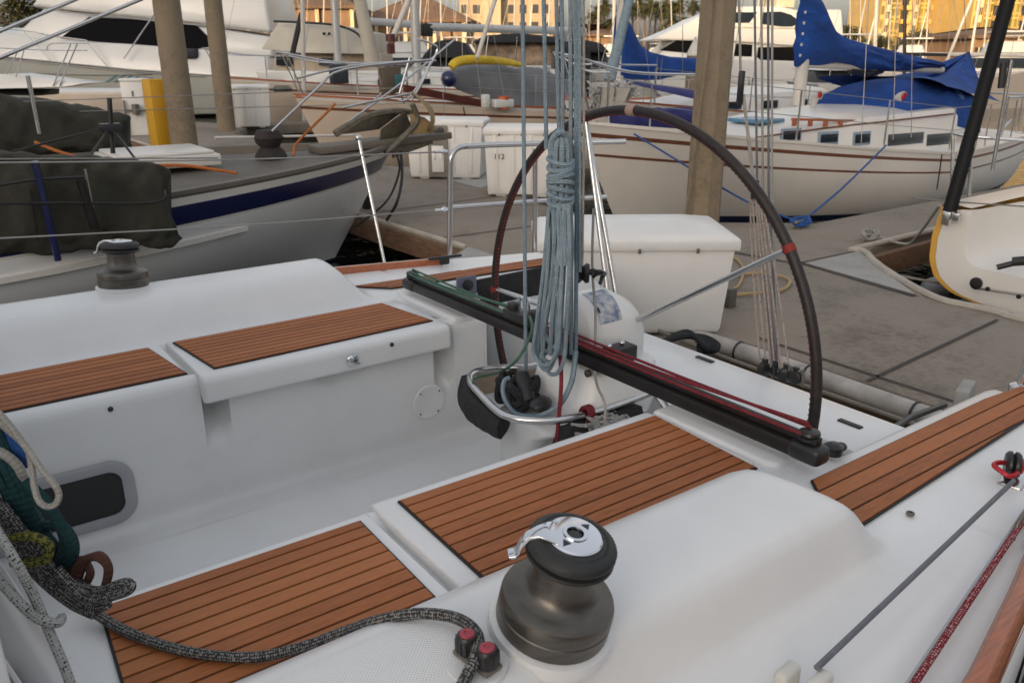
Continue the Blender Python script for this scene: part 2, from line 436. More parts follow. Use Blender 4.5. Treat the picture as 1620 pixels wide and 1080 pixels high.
def planks(poly, z, n_dir_x=True, w=0.036, gap=0.006, base=0.012, frame=0.005, name='teak_panel', parent=None, mats=None, label=None):
    """laid teak: black bedding sheet with separate planks running along x, clipped to a convex quad"""
    mb = MB()
    mb.prism(poly, z, z + 0.004, mi=1)
    c = V((sum(p[0] for p in poly) / len(poly), sum(p[1] for p in poly) / len(poly)))
    ins = []
    n = len(poly)
    area = sum(poly[i][0] * poly[(i + 1) % n][1] - poly[(i + 1) % n][0] * poly[i][1] for i in range(n))
    P = [V(p[:2]) for p in (poly if area > 0 else poly[::-1])]
    lines = []
    for i in range(n):
        a, b = P[i], P[(i + 1) % n]; d = (b - a).normalized(); nn = V((-d.y, d.x)); lines.append((a + nn * frame, nn))
    y0 = min(p.y for p in P); y1 = max(p.y for p in P)
    cnt = max(1, round((y1 - y0) / w)); w = (y1 - y0) / cnt
    for k in range(cnt):
        a, b = y0 + k * w + gap / 2, y0 + (k + 1) * w - gap / 2
        x0 = min(p.x for p in P) - 1; x1 = max(p.x for p in P) + 1
        q = [V((x0, a)), V((x1, a)), V((x1, b)), V((x0, b))]
        for o, nn in lines:
            out = []
            for i in range(len(q)):
                s0, s1 = q[i], q[(i + 1) % len(q)]
                d0, d1 = (s0 - o).dot(nn), (s1 - o).dot(nn)
                if d0 >= 0: out.append(s0)
                if (d0 >= 0) != (d1 >= 0): out.append(s0.lerp(s1, d0 / (d0 - d1)))
            q = out
            if len(q) < 3: break
        if len(q) >= 3: mb.prism(q, z + 0.004, z + 0.0075, 0, tone=R.random())
    return put(mb, name, mats or [TEAK, CAULK], parent, label=label)
# ================================================================== OUR YACHT (x aft, y athwart, z=0 at the seat tops)
CL = 2.0
WATER = -1.12
DOCK = -0.65
yacht = thing('sailing_yacht', 'white sailing yacht in the foreground with teak seats and one big wheel', 'sailing yacht', (0, CL, WATER))
CR = 0.138
def edge_o(x):
    return interp(x, [(-7.0, 0.02), (-6.0, 0.5), (-4.5, 1.1), (-3, 1.5), (-1.5, 1.72), (0, 1.74), (0.8, 1.67), (1.2, 1.61), (1.5, 1.54), (2.0, 1.41), (2.5, 1.25), (3.0, 1.1)])
def hcoam(x): return 1 - sst(1.26, 1.50, x)
def tumble(x): return 1.0
def topz(x, o):
    h = hcoam(x)
    if o < 0.885: return -0.020 * (1 - sst(0.0095, 0.0115, abs(x - GX)))
    ramp = interp(o, [(0.885, 0), (0.91, 0.10), (0.95, 0.40), (1.0, 0.78), (1.035, 0.93), (1.07, 0.99), (1.15, 1.02), (1.20, 1.01), (1.235, 0.98), (1.249, 0.94), (1.262, 0.80), (1.274, 0.52), (1.285, 0.22), (1.30, 0.05), (1.32, 0.0), (2.2, 0.0)])
    # the after end of the coaming rolls over towards the side deck
    sh = (o - 0.9) * 0.16
    h = 1 - sst(1.285 + sh * .6, 1.465 + sh * 0.4, x)
    return ramp * CR * h - 0.02 * clamp((o - 1.36) / 0.3) * 1.0
def notch(x, z, x0, zt, zb, w, dp):
    u = abs(x - x0) / w
    if u >= 1 or z > zt: return 0
    k = math.sqrt(1 - u * u)
    return dp * k * sst(zb - 0.01, zb + (zt - zb) * 0.55, z)
def frontoff(x, z):
    d = notch(x, z, 0.648, 0.02, -0.25, 0.036, 0.12) + notch(x, z, 1.495, 0.02, -0.30, 0.036, 0.12)
    u = (x - 1.09) / 0.12; w = (z + 0.055) / 0.085      # half-moon finger pull under the lid
    if u * u + w * w < 1 and z < -0.02: d += 0.018 * sst(0, 0.35, 1 - (u * u + w * w))
    return d
GX = 0.668
def moulding(s, name):
    global GX
    GX = 0.681 if s < 0 else 0.602
    mb = MB()
    xs = [-0.6 + 0.018 * i for i in range(int((1.70 + 0.6) / 0.018) + 1)]
    xs = sorted(xs + [GX - .012, GX - .0096, GX + .0096, GX + .012])
    prof = []
    prof += [('f', 0.40, -0.45), ('f', 0.455, -0.45), ('f', 0.475, -0.447), ('f', 0.49, -0.438), ('f', 0.499, -0.425)]
    z = -0.405
    while z < -0.05: prof.append(('f', 0.503, z)); z += 0.018
    prof += [('f', 0.503, -0.04), ('f', 0.505, -0.024), ('f', 0.512, -0.011), ('f', 0.522, -0.004), ('f', 0.536, 0.0)]
    os_ = [0.60, 0.75, 0.87, 0.885, 0.897, 0.91, 0.93, 0.95, 0.975, 1.0, 1.02, 1.035, 1.052, 1.07, 1.10, 1.15, 1.18, 1.20, 1.22, 1.235, 1.249, 1.262, 1.274, 1.285, 1.30, 1.32, 1.36]
    rows = []
    for x in xs:
        row = []
        for k, o, z in prof:
            oo = o + (frontoff(x, z) if s > 0 else 0)
            row.append((x, CL + s * oo, z))
        for o in os_: row.append((x, CL + s * o, topz(x, o)))
        e = edge_o(x)
        for t in (0.35, 0.7, 0.96): row.append((x, CL + s * lerp(1.36, e, t), topz(x, lerp(1.36, e, t))))
        row += [(x, CL + s * (e - 0.012), -0.022), (x, CL + s * e, -0.035), (x, CL + s * (e - 0.01), -0.25), (x, CL + s * (e - 0.12), -0.8), (x, CL + s * (e - 0.4), -1.3)]
        rows.append(row)
    mb.grid(rows)
    # closing face behind the seat end
    r = rows[-1]; k0 = 4; k1 = [i for i, p in enumerate(r) if abs(p[1] - CL) >= 0.86][0]
    return put(mb, name, W0, yacht, sharp=55)
for s in (1, -1): moulding(s, 'cockpit_moulding')
WI = 0.958
def quarter(s):
    mb = MB(); rows = []
    xs = [1.681, 1.69] + [1.72 + 0.03 * i for i in range(43)]
    for x in xs:
        q = sst(2.50, 2.98, x)
        zt = -0.34 * q - 0.05 * clamp((x - 2.5) / 0.5) - 0.0008
        wi = WI if x > 1.72 else lerp(0.50, WI, clamp((x - 1.69) / 0.03))
        zb = -0.60
        e = edge_o(x)
        row = [(x, CL + s * (wi - 0.05), zb), (x, CL + s * wi, zb), (x, CL + s * wi, lerp(zb, zt, 0.5)), (x, CL + s * (wi + 0.003), zt - 0.03), (x, CL + s * (wi + 0.012), zt - 0.01), (x, CL + s * (wi + 0.03), zt)]
        for t in (0.25, 0.5, 0.75, 0.95): row.append((x, CL + s * lerp(wi + 0.03, e, t), zt - 0.02 * clamp((lerp(wi + 0.03, e, t) - 1.36) / 0.3)))
        row += [(x, CL + s * (e - 0.008), zt - 0.02), (x, CL + s * e, zt - 0.035), (x, CL + s * (e - 0.01), -0.42), (x, CL + s * (e - 0.12), -0.8), (x, CL + s * (e - 0.4), -1.3)]
        rows.append(row)
    mb.grid(rows)
    n = len(rows[-1]); mb.face([mb.v(p) for p in rows[-1]])
    return put(mb, 'quarter_deck', W0, yacht, sharp=50)
for s in (1, -1): quarter(s)
mb = MB()
for a, b in ((-0.6, 2.5),):
    mb.grid([[(x, CL + o, -0.452 + 0.004 * math.cos(o * 3)) for o in (-0.9, -0.47, -0.3, 0, 0.3, 0.47, 0.9)] for x in (a, 0.2, 0.9, 1.7, b)])
put(mb, 'cockpit_sole', WS, yacht)
mb = MB()       # fore part of the hull and foredeck
rows = []
for i in range(26):
    x = -0.6 - 6.4 * i / 25; e = edge_o(x); zt = -0.02 + 0.28 * (i / 25) ** 1.4
    row = []
    for s in (1, -1):
        r_ = [(x, CL, zt + 0.05), (x, CL + s * e * 0.6, zt + 0.035), (x, CL + s * (e * 0.985), zt), (x, CL + s * e, zt - 0.015), (x + 0.05, CL + s * e * 0.97, zt - 0.3), (x + 0.25, CL + s * e * 0.8, -0.85), (x + 0.5, CL + s * e * 0.5, -1.35)]
        row = (r_[::-1] if s == 1 else row + r_[1:]) if s == 1 else row + r_[1:]
    rows.append(row)
mb.grid(rows); put(mb, 'foredeck_hull', W0, yacht, sharp=50)
mb = MB()       # cabin trunk
rows = []
for x, w, h in ((-0.02, 0.95, 0.30), (-0.10, 1.0, 0.34), (-1.5, 1.0, 0.38), (-3.0, 0.7, 0.34), (-3.9, 0.45, 0.24), (-4.3, 0.3, 0.16)):
    rows.append([(x, CL + s_ * w * k, z) for s_, k, z in ((1, 1.06, -0.1), (1, 1.0, h - 0.08), (1, 0.94, h - 0.015), (1, 0.6, h + 0.02), (1, 0, h + 0.035), (-1, 0.6, h + 0.02), (-1, 0.94, h - 0.015), (-1, 1.0, h - 0.08), (-1, 1.06, -0.1))])
mb.grid(rows, cap0=True, cap1=True)
put(mb, 'cabin_trunk', W0, yacht, sharp=60)
mb = MB(); mb.box((-0.2, CL, -0.28), (0.03, 1.9, 0.56)); put(mb, 'bulkhead', W0, yacht, bevel=0.004)
mb = MB(); mb.box((-0.17, CL, -0.05), (0.03, 0.52, 0.62)); put(mb, 'companionway_hatch', SMOKE, yacht, bevel=0.004)
# sprayhood over the companionway (out of view, added and sized to darken the left of the cockpit)
mb = MB(); rows = []
for x, w, h in ((-0.45, 1.0, 0.86), (-0.70, 1.02, 0.86), (-1.05, 1.0, 0.72), (-1.35, 0.9, 0.42)):
    rows.append([(x, CL + w * math.cos(a), 0.2 + (h - 0.2) * math.sin(a) ** 0.6) for a in [PI * k / 16 for k in range(17)]])
mb.grid(rows); put(mb, 'sprayhood', GREYC, yacht)
# rope-side coaming end: pale clear-vinyl edge of the sprayhood at the near side
# ---- traveller ridge, transom bench
for s in (1, -1):
    mb = MB()
    P = [(1.552, CL + s * 0.515), (1.552, CL + s * 0.90), (1.57, CL + s * (0.93 if s < 0 else 1.0)), (1.70, CL + s * (0.93 if s < 0 else 1.0)), (1.70, CL + s * 0.515)]
    mb.prism(P, -0.06, 0.012)
    put(mb, 'traveller_ridge', W0, yacht, bevel=0.014, seg=3)
mb = MB()
mb.prism([(2.00, CL - 0.962), (2.275, CL - 0.962), (2.275, CL + 0.962), (2.00, CL + 0.962)], -0.56, -0.125)
put(mb, 'transom_bench', W0, yacht, bevel=0.012)
mb = MB()
mb.prism([(1.995, CL - 0.90), (2.262, CL - 0.90), (2.262, CL + 0.30), (1.995, CL + 0.30)], -0.13, -0.1)
lid = put(mb, 'transom_locker_lid', W0, yacht, bevel=0.01)
for px, py in ((1115, 568), (1345, 670)):
    c = at(px, py, z=-0.098)
    mb = MB(); mb.box(c, (0.02, 0.075, 0.006)); put(mb, 'hinge', BLK, lid, bevel=0.001)
mb = MB()
mb.prism([(1.995, CL + 0.315), (2.262, CL + 0.315), (2.262, CL + 0.90), (1.995, CL + 0.90)], -0.13, -0.1)
put(mb, 'transom_locker_lid', W0, yacht, bevel=0.01)
mb = MB(); mb.prism([(1.97, CL - 1.0), (2.95, CL - 1.0), (2.95, CL + 1.0), (1.97, CL + 1.0)], -0.64, -0.57); put(mb, 'boarding_platform', W0, yacht, bevel=0.01)
# dark locker opening in the far side of the helm well
mb = MB(); mb.extr([(1.93, CL + WI - 0.003, 0.0), (2.36, CL + WI - 0.003, 0.005), (2.33, CL + WI - 0.003, -0.50), (2.13, CL + WI - 0.003, -0.50)], (0, 0.02, 0)); put(mb, 'locker_opening', BCANV, yacht, bevel=0.004)
# instrument square on that wall
p0 = at(738, 452, y=CL + WI - 0.006)
mb = MB(); mb.box(p0, (0.10, 0.014, 0.085)); pl_ = put(mb, 'engine_panel', mat('panel_blue_grey', (0.13, 0.135, 0.19), 0.4), yacht, bevel=0.004)
mb = MB(); mb.lathe([(0.024, 0), (0.024, 0.012), (0.016, 0.016), (0, 0.016)], M=Matrix.Translation(p0 + V((0, -0.008, 0.006))) @ Matrix.Rotation(PI / 2, 4, 'X'), n=18); put(mb, 'key_switch', BLKP, pl_)
# ---- locker lids with teak, forward seat teak, side-deck teak
def mirror(poly, s): return [(x, CL + s * (y - CL)) for x, y in poly]
for s in (1, -1):
    x0, x1 = (0.69, 1.545) if s < 0 else (0.612, 1.505)
    mb = MB(); rows = []
    lip = [(0.468, -0.076), (0.460, -0.0755), (0.4555, -0.071), (0.455, -0.064), (0.455, -0.018), (0.4565, -0.008), (0.461, 0.001), (0.469, 0.007), (0.479, 0.0098), (0.488, 0.0105), (0.56, 0.0105), (0.62, 0.0105), (0.75, 0.0105), (0.872, 0.010), (0.880, 0.004), (0.880, -0.03), (0.50, -0.06)]
    fine = [0, .0012, .003, .006, .010, .015, .022, .030]
    XS = [x0 + q for q in fine] + [lerp(x0 + .05, x1 - .05, k / 14) for k in range(15)] + [x1 - q for q in fine[::-1]]
    for x in XS:
        k = 0.0
        dx = min(x - x0, x1 - x)
        rr = 0.013
        ins = rr - math.sqrt(max(0, rr * rr - (rr - min(dx, rr)) ** 2)) if dx < rr else 0
        zz = 0.007 - math.sqrt(max(0, 0.007 ** 2 - (0.007 - min(dx, 0.007)) ** 2)) if dx < 0.007 else 0
        rows.append([(x, CL + s * (o + (ins if o < 0.5 else 0) + (0.042 if s < 0 and o < 0.495 else 0)), z * (.75 if s < 0 and z > 0 else 1) - (zz if z > 0 else 0)) for o, z in lip])
    xs_extra = []
    mb.grid(rows, wrap=True, cap0=True, cap1=True)
    lid = put(mb, 'locker_lid', W0, yacht, sharp=48)
    if s == 1:
        planks([(0.664, 2.512), (1.474, 2.535), (1.425, 2.845), (0.626, 2.845)], 0.0105, name='teak_panel', parent=lid, w=0.035)
        planks([(0.06, 2.545), (0.592, 2.545), (0.552, 2.866), (0.06, 2.866)], 0.0005, parent=yacht, w=0.035)
    else:
        planks([(0.735, 1.11), (1.515, 1.09), (1.545 - 0.012, 1.45), (0.742, 1.458)], 0.0082, name='teak_panel', parent=lid, w=0.0385)
        planks([(0.115, 1.12), (0.64, 1.12), (0.645, 1.445), (0.13, 1.452)], 0.0005, parent=yacht, w=0.0375)
    # latch in the lid front
    c = V((1.105, CL + s * (0.452 if s > 0 else 0.494), -0.036))
    mb = MB(); mb.lathe([(0.022, 0), (0.022, 0.006), (0.014, 0.012), (0, 0.013)], M=Matrix.Translation(c) @ Matrix.Rotation(s * PI / 2, 4, 'X'), n=20)
    mb.bar(c + V((-0.012, -s * 0.014, 0.002)), c + V((0.02, -s * 0.014, -0.012)), 0.008, 0.006)
    put(mb, 'latch', CHROME, lid)
    # side-deck teak strip aft of the coaming
    po = [(1.575, 0.985), (2.40, 0.985), (2.62, 0.965), (2.60, 0.86), (1.505, 0.802), (1.478, 0.808), (1.468, 0.83), (1.487, 0.885)]
    if s == -1: planks([(x, y) for x, y in po], 0.002, name='side_deck_teak', parent=yacht, w=0.044)
    else: planks([(1.45, 3.17), (1.52, 3.10), (1.575, 3.045), (2.42, 2.975), (2.52, 2.99), (2.48, 3.09)], 0.002, name='side_deck_teak', parent=yacht, w=0.044)
    # varnished toe rail along the deck edge
    xs = [1.98 - 0.06 * i for i in range(62)] if s == 1 else [2.3 - 0.06 * i for i in range(62)]
    rows = []
    for x in xs:
        e = edge_o(x) - 0.03 - (0.07 if s == 1 else 0.0)
        w, h = (0.045, 0.04)
        rows.append([(x, CL + s * (e - w / 2), -0.03), (x, CL + s * (e - w / 2 + 0.004), h - 0.02), (x, CL + s * (e - w / 2 + 0.012), h - 0.012), (x, CL + s * (e + w / 2 - 0.012), h - 0.012), (x, CL + s * (e + w / 2 - 0.004), h - 0.02), (x, CL + s * (e + w / 2), -0.03)])
    put(MB().grid(rows, wrap=True, cap0=True, cap1=True), 'toe_rail', VARN, yacht)
# studs
for q in [(175, 647), (620, 545)]:
    c = at(*q, y=CL + (0.502 if q[0] < 300 else 0.455))
    put(MB().ell(c, (0.008, 0.006, 0.008)), 'stud', BLKP, yacht)
c = at(1440, 813, z=0.004); put(MB().lathe([(0.009, 0), (0.009, 0.004), (0.005, 0.006), (0.005, 0.002), (0, 0.002)], c, 14), 'deck_drain', GALV, yacht)
# opening portlight in the far seat front
def rrect(cx, cz, hw, hh, r, n=7):
    out = []
    for sx, sz, a0 in ((1, 1, 0), (-1, 1, PI / 2), (-1, -1, PI), (1, -1, 3 * PI / 2)):
        for k in range(n + 1):
            a = a0 + PI / 2 * k / n
            out.append((cx + sx * (hw - r) + r * math.cos(a), cz + sz * (hh - r) + r * math.sin(a)))
    return out
yf = CL + 0.503
o_, i_ = rrect(0.10, -0.305, 0.285, 0.105, 0.07), rrect(0.10, -0.305, 0.25, 0.073, 0.04)
mb = MB(); mb.grid([[(x, yf + 0.004, z) for x, z in o_], [(x, yf - 0.010, z) for x, z in o_], [(lerp(a[0], b[0], .3), yf - 0.016, lerp(a[1], b[1], .3)) for a, b in zip(o_, i_)], [(x, yf - 0.012, z) for x, z in i_], [(x, yf + 0.004, z) for x, z in i_]], wrap=True)
pf = put(mb, 'portlight', GREYFR, yacht, sharp=50)
mb = MB(); mb.face([mb.v((x, yf - 0.004, z)) for x, z in i_]); put(mb, 'pane', SMOKE, pf)
# round deck plate
c = at(678, 635, y=yf)
mb = MB(); mb.lathe([(0.068, 0), (0.068, 0.004), (0.064, 0.008), (0.05, 0.008), (0.046, 0.006), (0.0, 0.007)], M=Matrix.Translation(c) @ Matrix.Rotation(PI / 2, 4, 'X'), n=36)
dp = put(mb, 'inspection_plate', W0, yacht)
for a in (0.7, 2.3, 3.9, 5.4):
    put(MB().ell(c + V((0.056 * math.cos(a), -0.009, 0.056 * math.sin(a))), (0.004, 0.002, 0.004), 8, 5), 'screw', GALV, dp)
# non-skid patch on the near coaming top
mb = MB()
mb.grid([[(x, CL - o, topz(x, o) + 0.0012 * (1 if 0 < i < 24 and 0 < j < 10 else -1)) for j, o in enumerate([1.045 + 0.0155 * q for q in range(11)])] for i, x in enumerate([0.16 + 0.0155 * q for q in range(25)])])
put(mb, 'nonskid_patch', NSK, yacht)
# ---- winches
def make_winch(cx, cy, cz, ang, nm):
    n = 44
    mb = MB(); mb.lathe([(0.102, -0.02), (0.101, 0.003), (0.092, 0.006), (0, 0.006)], (cx, cy, cz), n); base = put(mb, 'winch', W0, yacht)
    z0 = cz + 0.006
    mb = MB(); mb.lathe([(0.0, 0), (0.091, 0), (0.0925, 0.005), (0.0925, 0.027), (0.0908, 0.029), (0.0908, 0.031), (0.0925, 0.033), (0.0920, 0.048), (0.0895, 0.0555), (0.084, 0.060), (0.074, 0.0635), (0.064, 0.068), (0.0565, 0.0755), (0.052, 0.087), (0.0502, 0.102), (0.0500, 0.126), (0.053, 0.131), (0.0, 0.131)], (cx, cy, z0), n); put(mb, 'drum', WINCH, base, sharp=30)
    mb = MB(); prof = [(0.0, 0.128), (0.056, 0.130), (0.066, 0.134), (0.0700, 0.139), (0.0690, 0.1425), (0.057, 0.1455), (0.057, 0.1475), (0.067, 0.1485), (0.0705, 0.152), (0.0705, 0.158), (0.067, 0.164), (0.058, 0.169), (0.046, 0.1715), (0.0, 0.1715)]
    mb.lathe(prof, (cx, cy, z0), n)
    for k in range(64):
        a = 2 * PI * k / 64
        mb.bar(V((cx + 0.052 * math.cos(a), cy + 0.052 * math.sin(a), z0 + 0.1705)), V((cx + 0.0685 * math.cos(a), cy + 0.0685 * math.sin(a), z0 + 0.1615)), 0.0022, 0.0022)
    put(mb, 'self_tailing_jaw', RUB, base, sharp=35)
    mb = MB(); mb.lathe([(0.0445, 0.169), (0.0445, 0.174), (0.042, 0.1765), (0.028, 0.1785), (0.020, 0.1785), (0.019, 0.1805), (0.0135, 0.1805), (0.0125, 0.172), (0.0, 0.172)], (cx, cy, z0), n)
    top = put(mb, 'top_cap', CHROME, base, sharp=25)
    mb = MB()
    pts = [(cx + 0.0125 * (1 if k % 2 else 0.75) * math.cos(2 * PI * k / 16), cy + 0.0125 * (1 if k % 2 else 0.75) * math.sin(2 * PI * k / 16)) for k in range(16)]
    mb.prism(pts, z0 + 0.1722, z0 + 0.1765); put(mb, 'handle_socket', BLKP, top)
    for a in (ang + 0.9, ang - 2.4):
        m_ = Matrix.Translation((cx, cy, z0)) @ Matrix.Rotation(a, 4, 'Z')
        mb = MB(); mb.extr([m_ @ V((0.025, -0.007, 0.1787)), m_ @ V((0.037, 0, 0.1775)), m_ @ V((0.025, 0.007, 0.1787))], (0, 0, 0.0008)); put(mb, 'arrow_mark', BLKP, top)
    # stripper arm
    m_ = Matrix.Translation((cx, cy, z0)) @ Matrix.Rotation(ang, 4, 'Z')
    mb = MB(); rows = []
    for r_, z, w_, th in ((0.022, 0.1765, 0.062, 0.006), (0.040, 0.1790, 0.046, 0.007), (0.058, 0.178, 0.026, 0.008), (0.073, 0.170, 0.016, 0.008), (0.081, 0.156, 0.015, 0.008), (0.083, 0.142, 0.018, 0.007), (0.086, 0.134, 0.022, 0.006), (0.096, 0.131, 0.020, 0.005)):
        rows.append([m_ @ V((r_, -w_ / 2, z)), m_ @ V((r_, w_ / 2, z)), m_ @ V((r_ - th * .6, w_ / 2, z - th)), m_ @ V((r_ - th * .6, -w_ / 2, z - th))])
    mb.grid(rows, wrap=True, cap0=True, cap1=True); put(mb, 'stripper_arm', CHROME, base, bevel=0.0015, sharp=50)
    if True:
        T_ = Matrix.Translation((cx, cy, cz)) @ Matrix.Rotation(math.radians(12 if cy < CL else -3), 4, 'X') @ Matrix.Rotation(math.radians(4), 4, 'Y') @ Matrix.Scale(0.93, 4) @ Matrix.Translation((-cx, -cy, -cz))
        I_ = Matrix.Translation(-V(WM[yacht.name].translation)); T2 = I_ @ T_ @ I_.inverted()
        def rec(o):
            o.data.transform(T2)
            for ch in [q for q in bpy.data.objects if q.parent == o]: rec(ch)
        rec(base)
    return base
A_LEFT = math.atan2(0.586, -0.81)
make_winch(0.655, 0.805, CR + 0.004, A_LEFT + 0.1, 'near')
make_winch(0.565, 3.20, CR + 0.004, A_LEFT + 0.25, 'far')
# ---- cam cleat on the near coaming
cz = CR + 0.002
c = at(755, 1038, z=cz + 0.01)
mb = MB(); mb.lathe([(0.046, -0.01), (0.044, 0.003), (0.0, 0.003)], c + V((0, 0, -0.012)), 28)
cc = put(mb, 'cam_cleat', W0, yacht)
dirn = (at(772, 1045, z=cz) - at(737, 1020, z=cz)).normalized()
mb = MB(); mb.bar(c - dirn * 0.036 + V((0, 0, -0.004)), c + dirn * 0.036 + V((0, 0, -0.004)), 0.032, 0.008); put(mb, 'base_plate', GALV, cc, bevel=0.003)
for sgn in (-1, 1):
    k = c + dirn * 0.0205 * sgn
    mb = MB(); mb.lathe([(0.0, 0.0), (0.0165, 0.0), (0.0165, 0.022), (0.0135, 0.027), (0.0, 0.027)], k, 22)
    for a in range(14):
        aa = 2 * PI * a / 14; mb.box(k + V((0.0158 * math.cos(aa), 0.0158 * math.sin(aa), 0.012)), (0.003, 0.003, 0.02), aa + PI / 4)
    cb = put(mb, 'cam', BLKP, cc, bevel=0)
    mb = MB(); mb.lathe([(0.0115, 0.026), (0.0105, 0.029), (0.005, 0.030), (0.0045, 0.0285), (0, 0.0285)], k, 20); rc = put(mb, 'cam_cap', mat('red_cap', (0.36, 0.05, 0.07), 0.45), cb)
# ---- pedestal and wheel
WX, WYc, WZ, WR = 1.90, 1.975, 0.005, 0.772
ped = None
PY = 1.93
mb = MB(); rows = []
for z, x0, x1, hw, r_, dy in ((-0.46, 1.43, 1.66, 0.075, .05, .06), (-0.38, 1.428, 1.67, 0.078, .05, .06), (-0.26, 1.425, 1.72, 0.088, .05, .05), (-0.20, 1.425, 1.80, 0.115, .05, .03), (-0.165, 1.43, 1.84, 0.15, .05, .0), (-0.155, 1.44, 1.85, 0.16, .05, -.02), (-0.150, 1.52, 1.86, 0.155, .05, -.02), (-0.12, 1.555, 1.87, 0.158, .05, -.02), (0.00, 1.585, 1.87, 0.158, .05, -.02), (0.018, 1.60, 1.86, 0.146, .05, -.02)):
    rows.append([(px_, PY + dy + py_, z) for px_, py_ in rrect((x0 + x1) / 2, 0, (x1 - x0) / 2, hw, r_, 5)])
mb.grid(rows, wrap=True, cap1=True)
ped = put(mb, 'pedestal', W0, yacht, sharp=50)
mb = MB(); rows = []    # rounded binnacle arch, axis fore and aft
AY = CL - 0.035
for x, k in ((1.65, 0.88), (1.66, 0.96), (1.675, 1.0), (1.80, 1.0), (1.88, 0.97), (1.895, 0.9)):
    rows.append([(x, AY + 0.112 * k * math.cos(a), (-0.03 if math.sin(a) < 0 else 0.10) + 0.115 * k * max(0, math.sin(a)) - (0.0 if x < 1.8 else (x - 1.8) * 0.5)) for a in [-0.35 + (PI + 0.7) * j / 22 for j in range(23)]])
mb.grid(rows, cap0=True, cap1=True); arch = put(mb, 'binnacle', W0, ped, sharp=50)
mb = MB(); rows = []
for x in (1.69, 1.785):
    rows.append([(x, AY - 0.1135 * math.cos(a), 0.1005 + 0.1165 * math.sin(a)) for a in [0.30 + 1.15 * j / 10 for j in range(11)]])
mb.grid(rows); put(mb, 'printed_plate', PRINT, arch)
mb = MB()
mb.tube([(1.70, AY - 0.115 * math.cos(a), 0.1008 + 0.118 * math.sin(a)) for a in (0.62, 0.7, 0.78)], .003, 5)
put(mb, 'plate_line', BLKP, arch)
mb = MB(); mb.box((1.74, AY - 0.15, 0.03), (0.10, 0.06, 0.075)); put(mb, 'instrument_box', BLKP, ped, bevel=0.006)
for dx in (-0.025, 0.03): put(MB().ell((1.72 + dx, AY - 0.147, 0.074), (0.01, 0.01, 0.008), 10, 6), 'bolt', CHROME, ped)
c = at(932, 590, x=1.575); mb = MB(); mb.lathe([(0.012, 0), (0.012, 0.01), (0.006, 0.014), (0, 0.014)], M=Matrix.Translation(c) @ Matrix.Rotation(-PI / 2, 4, 'Y'), n=14); put(mb, 'lock_knob', WINCH, ped)
# guard rail around the pedestal
gp = [at(905, 562, z=-0.1), at(840, 580, z=-0.1), at(790, 582, z=-0.1), at(752, 588, z=-0.1), at(744, 604, z=-0.1), at(770, 635, z=-0.1), at(797, 657, z=-0.1), at(830, 664, z=-0.1), at(885, 664, z=-0.1), at(940, 652, z=-0.1), at(1000, 632, z=-0.1), at(1062, 607, z=-0.1)]
tube_part('guard_rail', gp, 0.0125, STEEL, ped, n=12, sm=5)
# steering wheel
mb = MB()
N_ = 120
pts = [(WX, WYc + WR * math.cos(2 * PI * k / N_), WZ + WR * math.sin(2 * PI * k / N_)) for k in range(N_)]
mb.tube(pts, 0.0155, 14, cyc=True)
wheel = put(mb, 'steering_wheel', WLEA, yacht)
mb = MB()       # red lacing along the inner side of the leather, stitched as short turns
for k in range(300):
    a = 2 * PI * k / 300
    if not (0.0 < a % (2 * PI) < 6.3): continue
    rr = WR - 0.0132
    p = V((WX - 0.009, WYc + rr * math.cos(a), WZ + rr * math.sin(a)))
    a2 = a + 0.012
    q = V((WX + 0.004, WYc + (rr - 0.002) * math.cos(a2), WZ + (rr - 0.002) * math.sin(a2)))
    mb.tube([p, q], 0.0024, 5)
put(mb, 'stitching', REDL, wheel)
hub = V((WX - 0.025, WYc + 0.0, WZ + 0.045))
for k in range(5):
    a = math.radians(35 + 72 * k)
    rim = V((WX, WYc - WR * math.cos(a), WZ + WR * math.sin(a))) if False else V((WX, WYc + WR * math.cos(PI - a), WZ + WR * math.sin(PI - a)))
    for dx in (-0.022, 0.022):
        mb = MB(); hh = hub + V((dx, 0, 0)); d = (rim - hh); mb.tube([hh, rim - d.normalized() * 0.018], 0.0085, 10); put(mb, 'spoke', STEEL, wheel)
    d = (rim - V((WX, WYc, WZ))).normalized(); tdir = V((0, -d.z, d.y))
    aa = math.atan2(rim.z - WZ, rim.y - WYc)
    mb = MB(); mb.tube([(WX, WYc + WR * math.cos(aa + t), WZ + WR * math.sin(aa + t)) for t in (-0.014, 0, 0.014)], 0.0180, 12)
    put(mb, 'spoke_whipping', mat('red_whipping', (0.24, 0.018, 0.014), 0.65), wheel)
mb = MB(); mb.lathe([(0, -0.04), (0.03, -0.04), (0.034, -0.03), (0.034, 0.03), (0.024, 0.042), (0, 0.045)], M=Matrix.Translation(hub) @ Matrix.Rotation(PI / 2, 4, 'Y'), n=24); put(mb, 'hub', STEEL, wheel)
aa = math.radians(90); mb = MB(); mb.tube([(WX, WYc + WR * math.cos(aa + t), WZ + WR * math.sin(aa + t)) for t in (-0.022, -0.01, 0, 0.01, 0.022)], 0.0182, 12); put(mb, 'king_spoke_mark', mat('tan_turks_head', (0.40, 0.27, 0.22), 0.7, bump=0.6, bscale=120), wheel)
